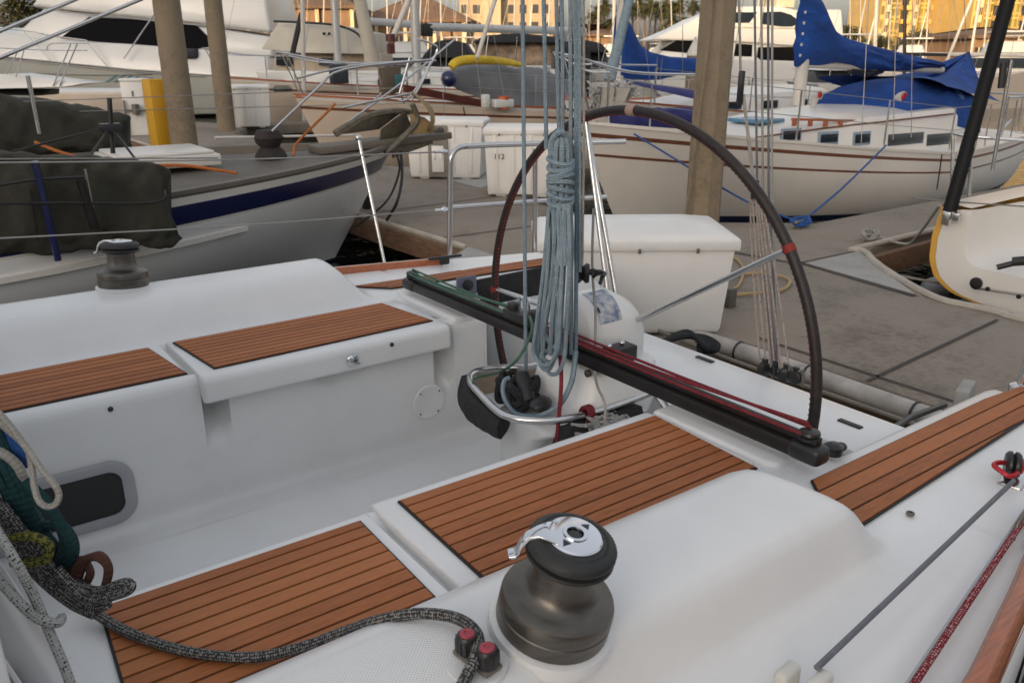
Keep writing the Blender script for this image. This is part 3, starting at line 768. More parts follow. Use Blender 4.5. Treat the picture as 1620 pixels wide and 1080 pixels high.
# ---- mainsheet traveller
ta, tb = at(648, 452, x=1.60), at(1296, 700, x=1.62)
ta.z = max(ta.z, 0.05); tb.z = ta.z
mb = MB(); mb.bar(ta, tb, 0.050, 0.040); trav = put(mb, 'traveller_beam', BLK, yacht, bevel=0.007)
dT = (tb - ta).normalized(); upT = V((0, 0, 1)); sdT = V((1, 0, 0))
mb = MB(); mb.bar(ta + upT * 0.033, tb + upT * 0.033, 0.026, 0.018); put(mb, 'traveller_track', BLK, trav, bevel=0.003)
for e, s in ((ta, 1), (tb, -1)):
    mb = MB(); mb.bar(e - dT * 0.02 * s, e + dT * 0.07 * s, 0.058, 0.048); ec = put(mb, 'end_fitting', BLKP, trav, bevel=0.016, seg=3)
    mb = MB(); mb.lathe([(0, 0.0), (0.026, 0.0), (0.026, 0.006), (0.019, 0.010), (0.026, 0.014), (0.024, 0.02), (0.008, 0.024), (0, 0.024)], e + dT * 0.028 * s + upT * 0.032, 22); put(mb, 'sheave', BLKP, ec)
tm = ta.lerp(tb, 0.405)
mb = MB(); mb.bar(tm - dT * 0.085 + upT * 0.052, tm + dT * 0.085 + upT * 0.052, 0.056, 0.03)
for k in (-0.06, 0.06): mb.lathe([(0, 0), (0.022, 0), (0.022, 0.03), (0, 0.034)], tm + dT * k + upT * 0.058, 16)
carr = put(mb, 'traveller_car', BLKP, trav, bevel=0.003)
for k in (-0.012, 0.016): tube_part('shackle', catmull([tm + dT * (k - 0.01) + upT * 0.06, tm + dT * (k - 0.012) + upT * 0.10, tm + dT * k + upT * 0.118, tm + dT * (k + 0.012) + upT * 0.10, tm + dT * (k + 0.01) + upT * 0.06], 5), 0.0045, CHROME, carr)
for k, rm, cnt in ((0, R_GREEN, 3), (1, R_RED, 3)):
    for j in range(cnt):
        off = sdT * (-0.020 + 0.013 * j) + upT * (0.048 + 0.006 * j)
        a, b = (ta + dT * 0.02, tm - dT * 0.07) if k == 0 else (tm + dT * 0.06, tb - dT * 0.03)
        mid = a.lerp(b, 0.5) - upT * 0.004
        tube_part('control_line', catmull([a + off, mid + off, b + off + upT * (0.02 if j == 1 else 0)], 6), 0.0045, rm, trav)
# ---- pushpit, lifelines, stanchion
yp = CL + 1.42
def rail(name, pts, r, parent, sm=5, m=STEEL): return tube_part(name, pts, r, m, parent, n=12, sm=sm)
Yp = 3.40
P0 = at(711, 418, y=Yp); 
mb = MB()
mb.tube(catmull([P0, at(712, 330, y=Yp), at(713, 262, y=Yp), at(716, 244, y=Yp), at(726, 234, y=Yp), at(745, 231, y=Yp), at(800, 228.5, y=Yp - 0.06), at(900, 226, y=Yp - 0.2), at(990, 224, y=Yp - 0.36)], 5), 0.0135, 12)
pp = put(mb, 'pushpit', STEEL, yacht)
rail('lower_rail', [at(714, 328, y=Yp), at(780, 323, y=Yp - 0.05), at(865, 317, y=Yp - 0.14), at(960, 311, y=Yp - 0.3)], 0.011, pp, 3)
rail('upright', [at(847, 236, y=Yp - 0.12), at(846, 404, y=Yp - 0.12)], 0.012, pp, 0)
mb = MB(); mb.lathe([(0.03, -0.02), (0.03, 0.004), (0.018, 0.012), (0, 0.012)], P0, 16); put(mb, 'foot', STEEL, pp)
e0 = at(708, 240, y=Yp)
for (pa, pb) in (((708, 240), (-60, 258)), ((708, 331), (-60, 380))):
    a, b = at(*pa, y=Yp), at(*pb, y=Yp + 0.12)
    m_ = a.lerp(b, 0.5) - V((0, 0, 0.012))
    tube_part('lifeline', catmull([a, m_, b], 8), 0.0032, WIRE, yacht)
    mb = MB(); d = (b - a).normalized(); mb.tube([a + d * 0.0, a + d * 0.03], 0.009, 8); mb.tube([a + d * 0.03, a + d * 0.07], 0.006, 8); mb.ell(a + d * 0.02, (0.014, 0.008, 0.014)); put(mb, 'lifeline_fitting', CHROME, yacht)
# near pushpit post, bottom of the near quarter
mb = MB(); b0 = at(1614, 612, z=0.0); mb.tube([b0, b0 + V((0.05, -0.02, 0.5))], 0.0125, 12); mb.lathe([(0.03, -0.03), (0.03, 0.004), (0.018, 0.012), (0, 0.012)], b0, 16); put(mb, 'pushpit', STEEL, yacht)
# near side-deck fittings
c = at(1275, 1078, z=0.016)
mb = MB()
d = (at(1620, 745, z=0.05) - c).normalized(); d.z = 0; d.normalize(); sd = V((-d.y, d.x, 0))
for k in (-1, 1):
    mb.box(c + sd * 0.022 * k + d * (-0.02 if k > 0 else 0.0), (0.05, 0.024, 0.05), math.atan2(d.y, d.x))
put(mb, 'deck_organiser', mat('cream_plastic', (0.62, 0.60, 0.54), 0.45), yacht, bevel=0.008, seg=3)
l0 = at(1292, 1056, z=0.045); l1 = at(1604, 760, z=0.05); 
tube_part('rod_line', [l0, l0.lerp(l1, .5), l1], 0.0052, R_GREYL, yacht, n=10)
tube_part('rod_line', [at(1425, 1095, z=0.02), at(1632, 790, z=0.02)], 0.003, GREYFR, yacht)
# red and black turning block
c = at(1602, 735, z=0.035)
mb = MB(); 
Mx = Matrix.Translation(c) @ Matrix.Rotation(0.5, 4, 'Z') @ Matrix.Rotation(PI / 2, 4, 'X')
mb.lathe([(0, -0.016), (0.026, -0.016), (0.032, -0.010), (0.032, -0.004), (0.025, 0), (0.032, 0.004), (0.032, 0.010), (0.026, 0.016), (0, 0.016)], n=24, M=Mx)
tb_ = put(mb, 'turning_block', BLKP, yacht)
mb = MB(); mb.lathe([(0, 0.016), (0.020, 0.016), (0.017, 0.022), (0, 0.023)], n=20, M=Mx); mb.tube(catmull([c + V((-0.055, 0.0, 0.0)), c + V((-0.05, 0.02, 0.006)), c + V((-0.02, 0.02, 0.004)), c + V((0, 0.0, 0)), c + V((-0.02, -0.02, -0.004)), c + V((-0.05, -0.018, -0.006))], 5, True), 0.006, 8, cyc=True); put(mb, 'red_bail', REDP, tb_)
mb = MB(); mb.bar(c + V((-0.05, -0.02, -0.035)), c + V((0.12, 0.01, -0.035)), 0.05, 0.012); put(mb, 'block_base', STEEL, tb_, bevel=0.004)
c = at(1614, 828, z=0.03)
mb = MB(); mb.tube(catmull([c + V((-0.02, 0.0, -0.03)), c + V((-0.012, 0, 0.006)), c + V((0.03, 0.005, 0.012)), c + V((0.06, 0.01, -0.03))], 5), 0.005, 8); put(mb, 'deck_eye', GALV, yacht)
# mooring cleat on the far quarter
c = at(703, 411, z=0.03)
mb = MB(); mb.bar(c + V((-0.08, 0.01, 0.012)), c + V((0.09, -0.01, 0.012)), 0.018, 0.014); mb.box(c + V((0, 0, -0.005)), (0.05, 0.02, 0.035)); put(mb, 'cleat', BLKP, yacht, bevel=0.006)
# near quarter pivot: black line lead
c = at(1318, 712, z=0.02)
mb = MB(); mb.lathe([(0.0, -0.01), (0.022, -0.01), (0.024, 0.012), (0.012, 0.02), (0, 0.02)], c, 18); mb.ell(c + V((0.03, 0.0, 0.0)), (0.02, 0.015, 0.012)); put(mb, 'fairlead', BLKP, yacht)
# spars over the cockpit: boom with stowed sail, above the view
mb = MB(); mb.tube([(-2.1, CL, 1.75), (1.95, CL + 0.02, 1.72)], 0.085, 14); put(mb, 'boom', ALU, yacht)
mb = MB(); rows = []
for i in range(20):
    x = -2.0 + 3.9 * i / 19; h = lerp(0.34, 0.16, i / 19)
    rows.append([(x, CL + 0.14 * math.sin(a) * (1 + 0.1 * math.sin(i * 2.1 + a)), 1.80 + h / 2 - h / 2 * math.cos(a)) for a in [2 * PI * j / 12 for j in range(12)]])
mb.grid(rows, wrap=True, cap0=True, cap1=True) if False else mb.tube([(-2.0, CL, 1.86), (-1.2, CL, 1.86)], .06, 8); put(mb, 'stowed_mainsail', mat('sailcloth', (0.55, 0.54, 0.5), 0.8, bump=0.4, bscale=12, dist=0.02), yacht)
mb = MB(); mb.tube([(-2.2, CL, 0.35), (-2.2, CL, 13.5)], 0.075, 16); put(mb, 'mast', ALU, yacht)
# ---- backstay with its purchase
BX_ = 2.42
top = at(1168, -60, x=BX_ - 0.05)
BS = thing('backstay_tackle', 'white backstay purchase with red-flecked falls rising from the transom inside the wheel', 'tackle', at(1230, 592, x=BX_))
bt = at(1172, 140, x=BX_)
tube_part('backstay_line', [top, bt], 0.0045, R_WHITE, BS)
def block(c, parent, r=0.03, m=BLKP, ang=0.6, name='block', tilt=0.0):
    mb = MB(); Mx = Matrix.Translation(c) @ Matrix.Rotation(ang, 4, 'Z') @ Matrix.Rotation(PI / 2, 4, 'X')
    mb.lathe([(0, -0.012), (r * .8, -0.012), (r, -0.008), (r * .8, -0.001), (r * .8, 0.001), (r, 0.008), (r * .8, 0.012), (0, 0.012)], n=18, M=Mx)
    mb.bar(V(c) + V((0, 0, r * 0.7)), V(c) + V((0, 0, r * 1.5)), 0.02, 0.012)
    return put(mb, name, m, parent)
mb = MB(); c = at(1172, 137, x=BX_)
for k in (-1, 1): mb.tube(catmull([c + V((k * .012, k * .012, .05)), c + V((k * .02, k * .018, 0)), c + V((k * .012, k * .012, -.06))], 4), 0.010, 8)
put(mb, 'double_block', BLKP, BS)
tube_part('backstay_line', [at(1176, 150, x=BX_), at(1193, 296, x=BX_)], 0.006, R_WHITE, BS)
block(at(1194, 304, x=BX_), BS, 0.028)
for i, (xa, xb) in enumerate(((1186, 1203), (1190, 1212), (1195, 1220), (1198, 1226), (1201, 1236), (1205, 1249))):
    tube_part('purchase_line', [at(xa, 312, x=BX_), at((xa + xb) / 2 + (i - 2) * 1.0, 450, x=BX_), at(xb, 575 + i * 3, x=BX_)], 0.0036, R_PURCH, BS, sm=4)
for i, xx in enumerate((1196, 1205, 1214, 1219)):
    tube_part('backstay_wire', [at(xx - 3 + i * 2, -50, x=BX_ + 0.1), at(xx + 2, 300, x=BX_ + .1), at(1224 + i * 3, 585, x=BX_)], 0.0042, WIRE if i % 2 else R_GREYL, BS)
for xx in (1209, 1226, 1243, 1258): block(at(xx, 583 + (xx - 1209) * .28, x=BX_), BS, 0.026, ang=0.2 + xx)
mb = MB()
for (a, b) in (((1240, 575), (1270, 590)), ((1240, 597), (1270, 607)), ((1270, 585), (1270, 612)), ((1246, 575), (1246, 604))): mb.tube([at(*a, x=BX_), at(*b, x=BX_)], 0.006, 8)
put(mb, 'anchor_bracket', GALV, BS)
# second rope and block by the wheel rim
# ================================================================== ROPES, BAGS AND LOOSE GEAR ABOARD
MX = 1.55
def xp(px, py, x=MX): return at(px, py, x=x)
G_FALLS = 'mainsheet falls hanging over the cockpit'
falls = [(828, 832, 590, .0062, R_GREYBLUE), (860, 864, 236, .0062, R_GREYBLUE), (881, 884, 205, .0056, R_GREYBLUE), (889, 890, 215, .0056, R_GREYBLUE), (904, 904, 560, .0062, R_GREYBLUE), (911.5, 911, 555, .0062, R_GREYBLUE), (918.5, 917, 430, .0056, R_GREYBLUE), (925, 921, 420, .0038, R_WHITE)]
desc = ['leftmost grey blue mainsheet fall hanging alone down to the pedestal rail', 'second mainsheet fall from the left ending at the coil', 'thin grey blue fall just left of the coil neck', 'grey blue fall running straight into the coil neck', 'long grey blue fall just right of the coil', 'paler long fall beside the right edge of the coil', 'right hand grey blue fall ending at the black block', 'thin white line at the right of the mainsheet falls']
for i, (xa, xb, ye, r, m) in enumerate(falls):
    X = MX + 0.01 * (i % 3)
    pts = [xp(xa - 2, -80, X), xp((xa + xb) / 2 + (0.7 if i % 2 else -0.7), ye * .5, X), xp(xb, ye, X)]
    tube_thing('mainsheet_fall', pts, r, m, desc[i], 'rope', n=10, group=G_FALLS, sm=8)
tube_thing('rope', [xp(939, 330, 1.7), xp(937, 420, 1.68), xp(942, 500, 1.66), xp(941, 580, 1.60), xp(945, 610, 1.55), xp(957, 640, 1.5), xp(956, 680, 1.48)], 0.0042, R_WHITE, 'thin white line hanging past the binnacle and over the guard rail', 'rope', sm=6)
tube_thing('rope', [xp(886, 560, 1.5), xp(888, 600, 1.48), xp(885, 650, 1.46), xp(878, 720, 1.44)], 0.0062, R_RED, 'red line hanging down the front of the pedestal', 'rope', sm=6)
# coil of mainsheet hung from a fall
coil = thing('rope_coil', 'grey blue mainsheet tail coiled and hung in a long hank before the wheel', 'rope coil', xp(882, 590, MX - 0.05))
mb = MB()
def hank(px0, px1, ytop, ybot, X, r, jx=0):
    cxm = (px0 + px1) / 2
    pts = [(px0 + jx, ytop), (px0 + 1, ytop + 60), (px0 - 4, lerp(ytop, ybot, .45)), (px0 - 14, lerp(ytop, ybot, .75)), (px0 - 18, ybot - 24), ((px0 + cxm) / 2 - 16, ybot - 4), (cxm - 14, ybot), ((px1 + cxm) / 2 - 12, ybot - 6), (px1 - 11, ybot - 28), (px1 - 8, lerp(ytop, ybot, .7)), (px1 - 4, lerp(ytop, ybot, .4)), (px1 - 3, ytop + 50), (px1 - 5, ytop)]
    mb.tube(catmull([xp(a, b, X + 0.012 * math.sin(b * .02 + px0)) for a, b in pts], 5), r, 9)
hank(868, 890, 330, 585, MX - 0.075, .0064)
hank(872, 896, 330, 572, MX - 0.06, .0064, 2)
hank(876, 904, 330, 592, MX - 0.085, .0064, 2)
hank(866, 884, 335, 560, MX - 0.045, .0064, 4)
hank(880, 908, 335, 548, MX - 0.055, .0064)
hank(862, 893, 335, 578, MX - 0.10, .0064, 6)
put(mb, 'hank_loops', R_GREYBLUE, coil)
mb = MB()
for k in range(6):     # crossing strands
    a = 870 + 5.5 * k; b = 896 - 8.2 * k if k % 2 else 856 + 7.4 * k
    mb.tube(catmull([xp(a, 325, MX - .07), xp(lerp(a, b, .4) + R.uniform(-3, 3), 420, MX - .105 + .01 * (k % 3)), xp(lerp(a, b, .8), 500, MX - .1), xp(b, 560, MX - .06)], 5), .0060, 8)
put(mb, 'crossing_strands', R_GREYBLUE, coil)
mb = MB()
for j in range(8):     # gasket turns round the neck
    y = 254 + 9.2 * j; c0 = xp(886.5, y, MX - .06)
    mb.tube([c0 + V((0.034 * math.cos(a), 0.034 * math.sin(a) * 1.0, 0.010 * math.sin(a + j) + 0.004 * (a - PI) / PI)) for a in [2 * PI * k / 20 for k in range(20)]], .0070, 8, cyc=True)
put(mb, 'gasket_turns', R_GREYBLUE, coil)
mb = MB()
for k in range(9):
    a = 2 * PI * k / 9; c0 = xp(886.5, 250, MX - .06)
    mb.tube(catmull([c0 + V((.024 * math.cos(a), .024 * math.sin(a), -.14)), c0 + V((.026 * math.cos(a), .026 * math.sin(a), 0)), c0 + V((.02 * math.cos(a), .018 * math.sin(a), .05)), xp(884 + 3 * math.cos(a), 212, MX - .06)], 5), .008, 8)
mb.tube(catmull([xp(872, 246, MX - .09), xp(872, 226, MX - .09), xp(880, 212, MX - .085), xp(890, 210, MX - .07), xp(894, 222, MX - .05), xp(893, 250, MX - .05)], 6), .009, 9)
for k in range(11):
    a = 2 * PI * k / 11
    mb.tube(catmull([xp(886.5 + 16 * math.cos(a), 322, MX - .06 + .024 * math.sin(a)), xp(886.5 + 15 * math.cos(a), 350, MX - .06 + .03 * math.sin(a)), xp(884.5 + 17 * math.cos(a + .3), 420, MX - .07 + .03 * math.sin(a))], 5), .0078, 8)
put(mb, 'hank_neck', R_GREYBLUE, coil)
tube_part('tail_loop', [xp(911, 555, MX), xp(905, 600, MX - .03), xp(890, 634, MX - .06), xp(870, 651, MX - .08), xp(845, 658, MX - .1), xp(818, 655, MX - .12), xp(803, 640, MX - .13), xp(796, 620, MX - .12), xp(798, 603, MX - .1), xp(806, 598, MX - .08)], .0085, R_GREYBLUE, coil, n=10, sm=7)
# black tangle of sheet tail and blocks below the coil
tang = thing('black_rope_bundle', 'knotted bundle of black sheet tail and clutch hung inside the guard rail', 'rope bundle', xp(825, 640, MX - .05))
for nm_, cpx, cpy, nn, rad, rr in (('knot', 806, 612, 7, .045, .010), ('knot', 828, 622, 7, .05, .011)):
    mb = MB(); c0 = xp(cpx, cpy, MX - .07)
    for k in range(nn):
        a0 = R.uniform(0, 6); e1, e2 = R.uniform(.5, 1), R.uniform(.5, 1)
        mb.tube(catmull([c0 + V((rad * e1 * math.cos(a0 + t), rad * .8 * math.sin(a0 + t * 1.0), rad * e2 * math.sin(t * 1.3 + k))) for t in [2 * PI * q / 7 for q in range(7)]], 4, True), rr, 8, cyc=True)
    put(mb, nm_, R_BLACK, tang)
mb = MB(); a, b = xp(829, 588, MX - .05), xp(838, 636, MX - .09)
mb.tube(catmull([a, a.lerp(b, .3) + V((0, .012, 0)), b], 5), .025, 12, rfn=lambda t: .75 + .35 * math.sin(t * PI)); mb.ell(b + V((.02, -.03, 0)), (.05, .035, .022), rz=.5)
put(mb, 'clutch_body', BLKP, tang)
# canvas bags on the guard rail
def sack(name, label, pts_top, drop, thick, m, wr=0.02, flare=1.15, dirv=(-1, 0), slope=0.0):
    mb = MB(); rows = []
    n = 18
    top = catmull(pts_top, 8); L = len(top)
    for k in range(9):
        t = k / 8; row = []
        for i in range(L):
            p = top[i]; ce = sum(top, V((0, 0, 0))) / L
            off = (p - ce); u = i / (L - 1)
            w = noise.noise(V((u * 5, t * 2.2, 1.3))) * wr + noise.noise(V((u * 13, t * 4, 4))) * wr * .5
            row.append(ce + off * lerp(1, flare, t) + V((w + dirv[0] * thick * math.sin(t * 2.2 + .5), w + dirv[1] * thick * math.sin(t * 2.2 + .5), -drop * t * (1 + slope * (.5 - u) - 0.05 * math.sin(u * 6)))) )
        for i in range(L - 1, -1, -1):
            p = top[i]; ce = sum(top, V((0, 0, 0))) / L; off = p - ce; u = i / (L - 1)
            w = noise.noise(V((u * 5, t * 2.2, 9.3))) * wr
            row.append(ce + off * lerp(.95, flare * .92, t) + V((-dirv[0] * (thick * math.sin(t * 2.6) * .8 + .012) + w, -dirv[1] * (thick * math.sin(t * 2.6) * .8 + .012) + w, -drop * t * (1 + slope * (.5 - u)))))
        rows.append(row)
    mb.grid(rows, wrap=True, cap1=True, cap0=True)
    return put(mb, name, m, label=label, cat='bag', sharp=70)
sack('canvas_bag', 'black canvas sheet bag slung from the forward side of the guard rail', [at(735, 592, z=-.1), at(742, 612, z=-.11), at(762, 637, z=-.115), at(796, 662, z=-.115)], .095, .04, BCANV, .012, 1.06, (-.9, -.3), .9)
sack('canvas_bag', 'black mesh sheet bag tied under the guard rail beside the aft seat', [at(884, 676, z=-.115), at(940, 660, z=-.115), at(1008, 638, z=-.115)], .20, .045, BCANV, .012, 1.0, (0, -1))
mb = MB(); g = []
for k in range(7):
    t = k / 6; g.append([at(q[0], q[1], z=-.105) + V((.03 * t * math.sin(q[0] * .05), -.01 * t, -.085 * t)) for q in [(748, 600), (758, 589), (800, 580), (850, 572), (900, 563)]])
mb.grid(g); put(mb, 'canvas_flap', mat('beige_canvas', (.40, .32, .24), .9, var=.12, scale=9), label='beige canvas flap hanging inside the far part of the guard rail', cat='canvas')
mb = MB(); mb.tube(catmull([at(757, 590, z=-.12), at(800, 590, z=-.10), at(850, 585, z=-.1), at(845, 640, z=-.13), at(800, 655, z=-.13)], 4), .004, 6)
c0 = at(955, 672, z=-.12) + V((0, -.03, 0))
mb = MB()
for k in range(12): mb.tube(catmull([c0 + V((R.uniform(-.09, .1), R.uniform(-.1, .1), R.uniform(-.03, .02))) for _ in range(5)], 5), .006, 7)
put(mb, 'rope_heap', R_WFLECK, label='grey and white flecked rope stuffed in the bag beside the aft seat', cat='rope')
mb = MB(); c0 = at(928, 655, z=-.1)
for k in range(3): mb.tube([c0 + V((-.008 + .009 * k + .004 * math.sin(a), .022 * math.cos(a), .024 * math.sin(a))) for a in [2 * PI * q / 14 for q in range(14)]], .0055, 8, cyc=True)
mb.tube(catmull([c0 + V((0, -.02, 0)), c0 + V((.01, -.03, -.05)), c0 + V((.02, -.03, -.085))], 5), .0055, 8); mb.tube(catmull([c0 + V((.02, -.01, .0)), c0 + V((.035, -.02, -.03)), c0 + V((.03, -.04, -.08))], 5), .0055, 8)
put(mb, 'lashing', R_RED, label='red lashing knotted around the guard rail above the mesh bag', cat='lashing')
mb = MB(); c0 = at(846, 450, x=1.58)
tube_thing('control_line_tail', [at(838, 500, x=1.55), at(842, 520, x=1.52), at(830, 550, x=1.48), at(812, 575, x=1.46), at(785, 590, z=-.08), at(755, 596, z=-.08), at(748, 604, z=-.085)], .005, R_GREEN, 'grey green traveller tail drooping from the beam to the guard rail', 'rope', sm=6)
mb = MB(); c0 = xp(922, 432, 1.62)
mb.lathe([(0, -.02), (.028, -.02), (.032, -.01), (.022, 0), (.032, .01), (.028, .02), (0, .02)], n=18, M=Matrix.Translation(c0) @ Matrix.Rotation(.8, 4, 'Z') @ Matrix.Rotation(PI / 2, 4, 'X'))
for k in range(5): mb.tube(catmull([c0 + V((.0, -.02 - .012 * k, R.uniform(-.02, .02))), c0 + V((.02, -.03 - .012 * k, .012)), c0 + V((0, -.05 - .01 * k, R.uniform(-.02, .02)))], 4), .006, 6)
put(mb, 'mainsheet_block', BLKP, label='black mainsheet block with ratchet hanging right of the coil', cat='pulley')
# ---- flecked sheet lying from the coachroof to the cam cleat
zc = CR + .035
sheet = [at(-40, 800, z=.20), at(20, 850, z=.13), at(70, 895, z=.075), at(110, 930, z=.045), at(150, 968, z=.022), at(200, 998, z=.018), at(265, 1022, z=.018), at(335, 1036, z=.018), at(410, 1038, z=.02), at(480, 1022, z=.03), at(540, 1000, z=.06), at(600, 980, z=CR - .02), at(660, 970, z=CR + .012), at(710, 974, z=CR + .016), at(742, 988, z=CR + .022), at(757, 1010, z=CR + .028), at(752, 1040, z=CR + .026), at(735, 1075, z=CR + .012), at(718, 1110, z=CR + .012)]
tube_thing('jib_sheet', sheet, .0088, R_FLECK, 'grey flecked sheet snaking over the near teak seat into the cam cleat', 'rope', n=12, sm=8)
tube_thing('red_fleck_rope', [at(1640, 792, z=.03), at(1600, 850, z=.022), at(1530, 955, z=.02), at(1440, 1090, z=.02), at(1420, 1120, z=.02)], .0062, R_REDW, 'red and white flecked sheet stretched along the near side deck', 'rope', n=10, sm=5)
# ---- rope bundle hanging at the cabin end, bottom left
def btube(name, pts, r, m, label, d0, n=10, sm=7):
    P = [at(px, py, x=d0 + dd) for px, py, dd in pts]
    return tube_thing(name, P, r, m, label, 'rope', n=n, sm=sm)
BXX = .105
mb = MB()
for k in range(9):
    o = k * 6.2
    mb.tube(catmull([at(-60 + o, 640 + k * 4, d=1.17 + .01), at(-22 + o, 715 + k * 5, d=1.17 - (.004 * (k % 3))), at(10 + o * .9, 780 + k * 4, d=1.17 - (.012 * (k % 2))), at(40 + o * .75, 840 + k * 1.5, d=1.17 - (.012)), at(70 + o * .55, 880 - k, d=1.17 - (.006))], 7), .0085, 9)
mb.tube(catmull([at(60, 838, d=1.17), at(95, 830, d=1.17 - (.02)), at(116, 858, d=1.17 - (.02)), at(112, 888, d=1.17 - (.02)), at(88, 893, d=1.17 - (.01)), at(62, 872, d=1.17)], 7, True), .0085, 9, cyc=True)
for k in range(3): mb.tube(catmull([at(40 + k * 8, 760 + k * 14, d=1.17 - (.02)), at(78 + k * 7, 800 + k * 12, d=1.17 - (.03)), at(102 + k * 5, 850 + k * 8, d=1.17 - (.03)), at(96 + k * 3, 884, d=1.17 - (.02))], 7), .0085, 9)
put(mb, 'teal_rope_hank', R_TEAL, label='dark teal rope hank hanging over the cabin end at the left edge', cat='rope coil')
mb = MB()
for k in range(5): mb.tube(catmull([at(-50 + k * 8, 640 + 4 * k, d=1.17 + .03), at(-16 + k * 7, 672, d=1.17 + .02), at(18 + k * 5, 706 + 2 * k, d=1.17 + .01), at(34 + k * 2, 735, d=1.17 + .02)], 6), .007, 8)
put(mb, 'blue_rope_hank', R_BLUE, label='bright blue rope strands behind the teal hank at the left edge', cat='rope coil')
mb = MB()
mb.tube(catmull([at(-50, 620, d=1.17), at(0, 655, d=1.17 - (.01)), at(40, 705, d=1.17 - (.02)), at(68, 745, d=1.13), at(86, 766, d=1.12), at(93, 782, d=1.12), at(88, 797, d=1.115), at(74, 801, d=1.11), at(61, 791, d=1.11), at(54, 768, d=1.12), at(50, 738, d=1.14), at(35, 700, d=1.17), at(-40, 640, d=1.17 + .02)], 7), .0050, 9)
mb.tube(catmull([at(-50, 700, d=1.17), at(0, 715, d=1.17 - (.01)), at(30, 740, d=1.17 - (.01)), at(38, 775, d=1.17), at(20, 800, d=1.17 + .01)], 7), .0075, 9)
put(mb, 'white_rope_loop', R_WHITE, label='white rope loop hanging in front of the dark portlight', cat='rope')
mb = MB()
for k in range(7):
    o = k * 7
    mb.tube(catmull([at(-40 + o, 780 + k * 3, d=1.17 - (.035)), at(10 + o, 850 + k * 2, d=1.17 - (.045)), at(60 + o, 910 + k * 2, d=1.17 - (.04)), at(110 + o * .9, 952 + k, d=1.17 - (.035 + .006 * (k % 2))), at(150 + o * .5, 972 - k * 3, d=1.17 - (.04))], 7), .0085, 9)
mb.tube(catmull([at(90, 900, d=1.17 - (.05)), at(140, 945, d=1.17 - (.06)), at(190, 938, d=1.17 - (.07)), at(207, 928, d=1.17 - (.07)), at(196, 922, d=1.17 - (.06)), at(150, 935, d=1.17 - (.05)), at(110, 915, d=1.17 - (.03))], 7), .0085, 9)
put(mb, 'grey_rope_hank', R_FLECK, label='thick grey flecked rope tails heaped at the left end of the near seat', cat='rope coil')
mb = MB()
for k in range(3): mb.tube(catmull([at(112 + k * 5, 930 - 3 * k, d=1.17 - (.03)), at(124 + k * 5, 893 - k * 2, d=1.17 - (.03)), at(150 + k * 4, 880 - k, d=1.17 - (.04)), at(170 + k, 895 + k, d=1.17 - (.045)), at(168, 922, d=1.17 - (.045)), at(160, 938, d=1.17 - (.03))][:6], 7), .0068, 8)
mb.tube(catmull([at(118, 925, d=1.17 - (.02)), at(112, 900, d=1.17 - (.02)), at(128, 885, d=1.17 - (.02)), at(143, 905, d=1.17 - (.03)), at(132, 928, d=1.17 - (.03))], 7), .0068, 8)
mb.tube(catmull([at(-30, 770, d=1.17), at(40, 830, d=1.17 - (.01)), at(90, 880, d=1.17 - (.01)), at(118, 925, d=1.17 - (.02))], 7), .0068, 8)
put(mb, 'brown_rope_loop', R_BROWN, label='brown rope loops standing up at the corner of the near seat', cat='rope')
mb = MB(); mb.tube(catmull([at(18, 850, d=1.17 - (.05)), at(50, 848, d=1.17 - (.06)), at(76, 860, d=1.17 - (.06)), at(76, 880, d=1.17 - (.06)), at(62, 888, d=1.17 - (.06)), at(20, 890, d=1.17 - (.05))], 7), .0075, 9)
put(mb, 'yellow_rope_loop', R_YEL, label='yellow flecked rope loop poking out of the teal hank', cat='rope')
mb = MB()
mb.tube(catmull([at(-30, 800, d=1.17 - (.06)), at(20, 880, d=1.03), at(50, 935, d=1.03), at(72, 985, d=1.03), at(100, 1050, d=1.0), at(122, 1110, d=.98)], 7), .0072, 10)
mb.tube(catmull([at(-40, 870, d=1.17 - (.05)), at(10, 930, d=1.02), at(55, 975, d=1.02), at(90, 985, d=1.03), at(98, 976, d=1.05)], 7), .0072, 10)
put(mb, 'white_fleck_rope', R_WFLECK, label='white rope with black flecks running down to the bottom left corner', cat='rope')
# clear vinyl and pale moulding at the cabin end, bottom left
mb = MB(); rows = []
for t in range(11):
    k = t / 10; px, py = lerp(-60, 150, k), lerp(800, 1120, k)
    rows.append([at(px + o, py + abs(o) * .35, d=dd) for o, dd in ((4, 1.22), (0, 1.12), (-4, 1.085), (-14, 1.06), (-34, 1.045), (-70, 1.04), (-160, 1.03))])
mb.grid(rows); put(mb, 'cabin_end_moulding', W0, yacht, sharp=70)
mb = MB(); rows = []
for t in range(11):
    k = t / 10; px, py = lerp(-90, 66, k), lerp(900, 1130, k)
    rows.append([at(px + o, py + abs(o) * .3, d=dd + .006 * math.sin(t * 1.7 + o)) for o, dd in ((0, 1.03), (-5, 1.005), (-30, .995), (-80, .99), (-160, .98))])
mb.grid(rows)
VIN = NT('clear_vinyl'); VIN.b.inputs['Base Color'].default_value = (.33, .36, .40, 1); VIN.b.inputs['Roughness'].default_value = .12; VIN.b.inputs['Alpha'].default_value = 1.0
VIN.bump(VIN.noise(7, 4), .5, .03); VIN.b.inputs['Coat Weight'].default_value = .6
put(mb, 'vinyl_window', VIN.m, yacht)
mb = MB(); mb.tube(catmull([at(lerp(-90, 66, k / 10) - 3, lerp(900, 1130, k / 10), d=1.0) for k in range(11)], 2), .004, 6); put(mb, 'vinyl_seam', WS, yacht)
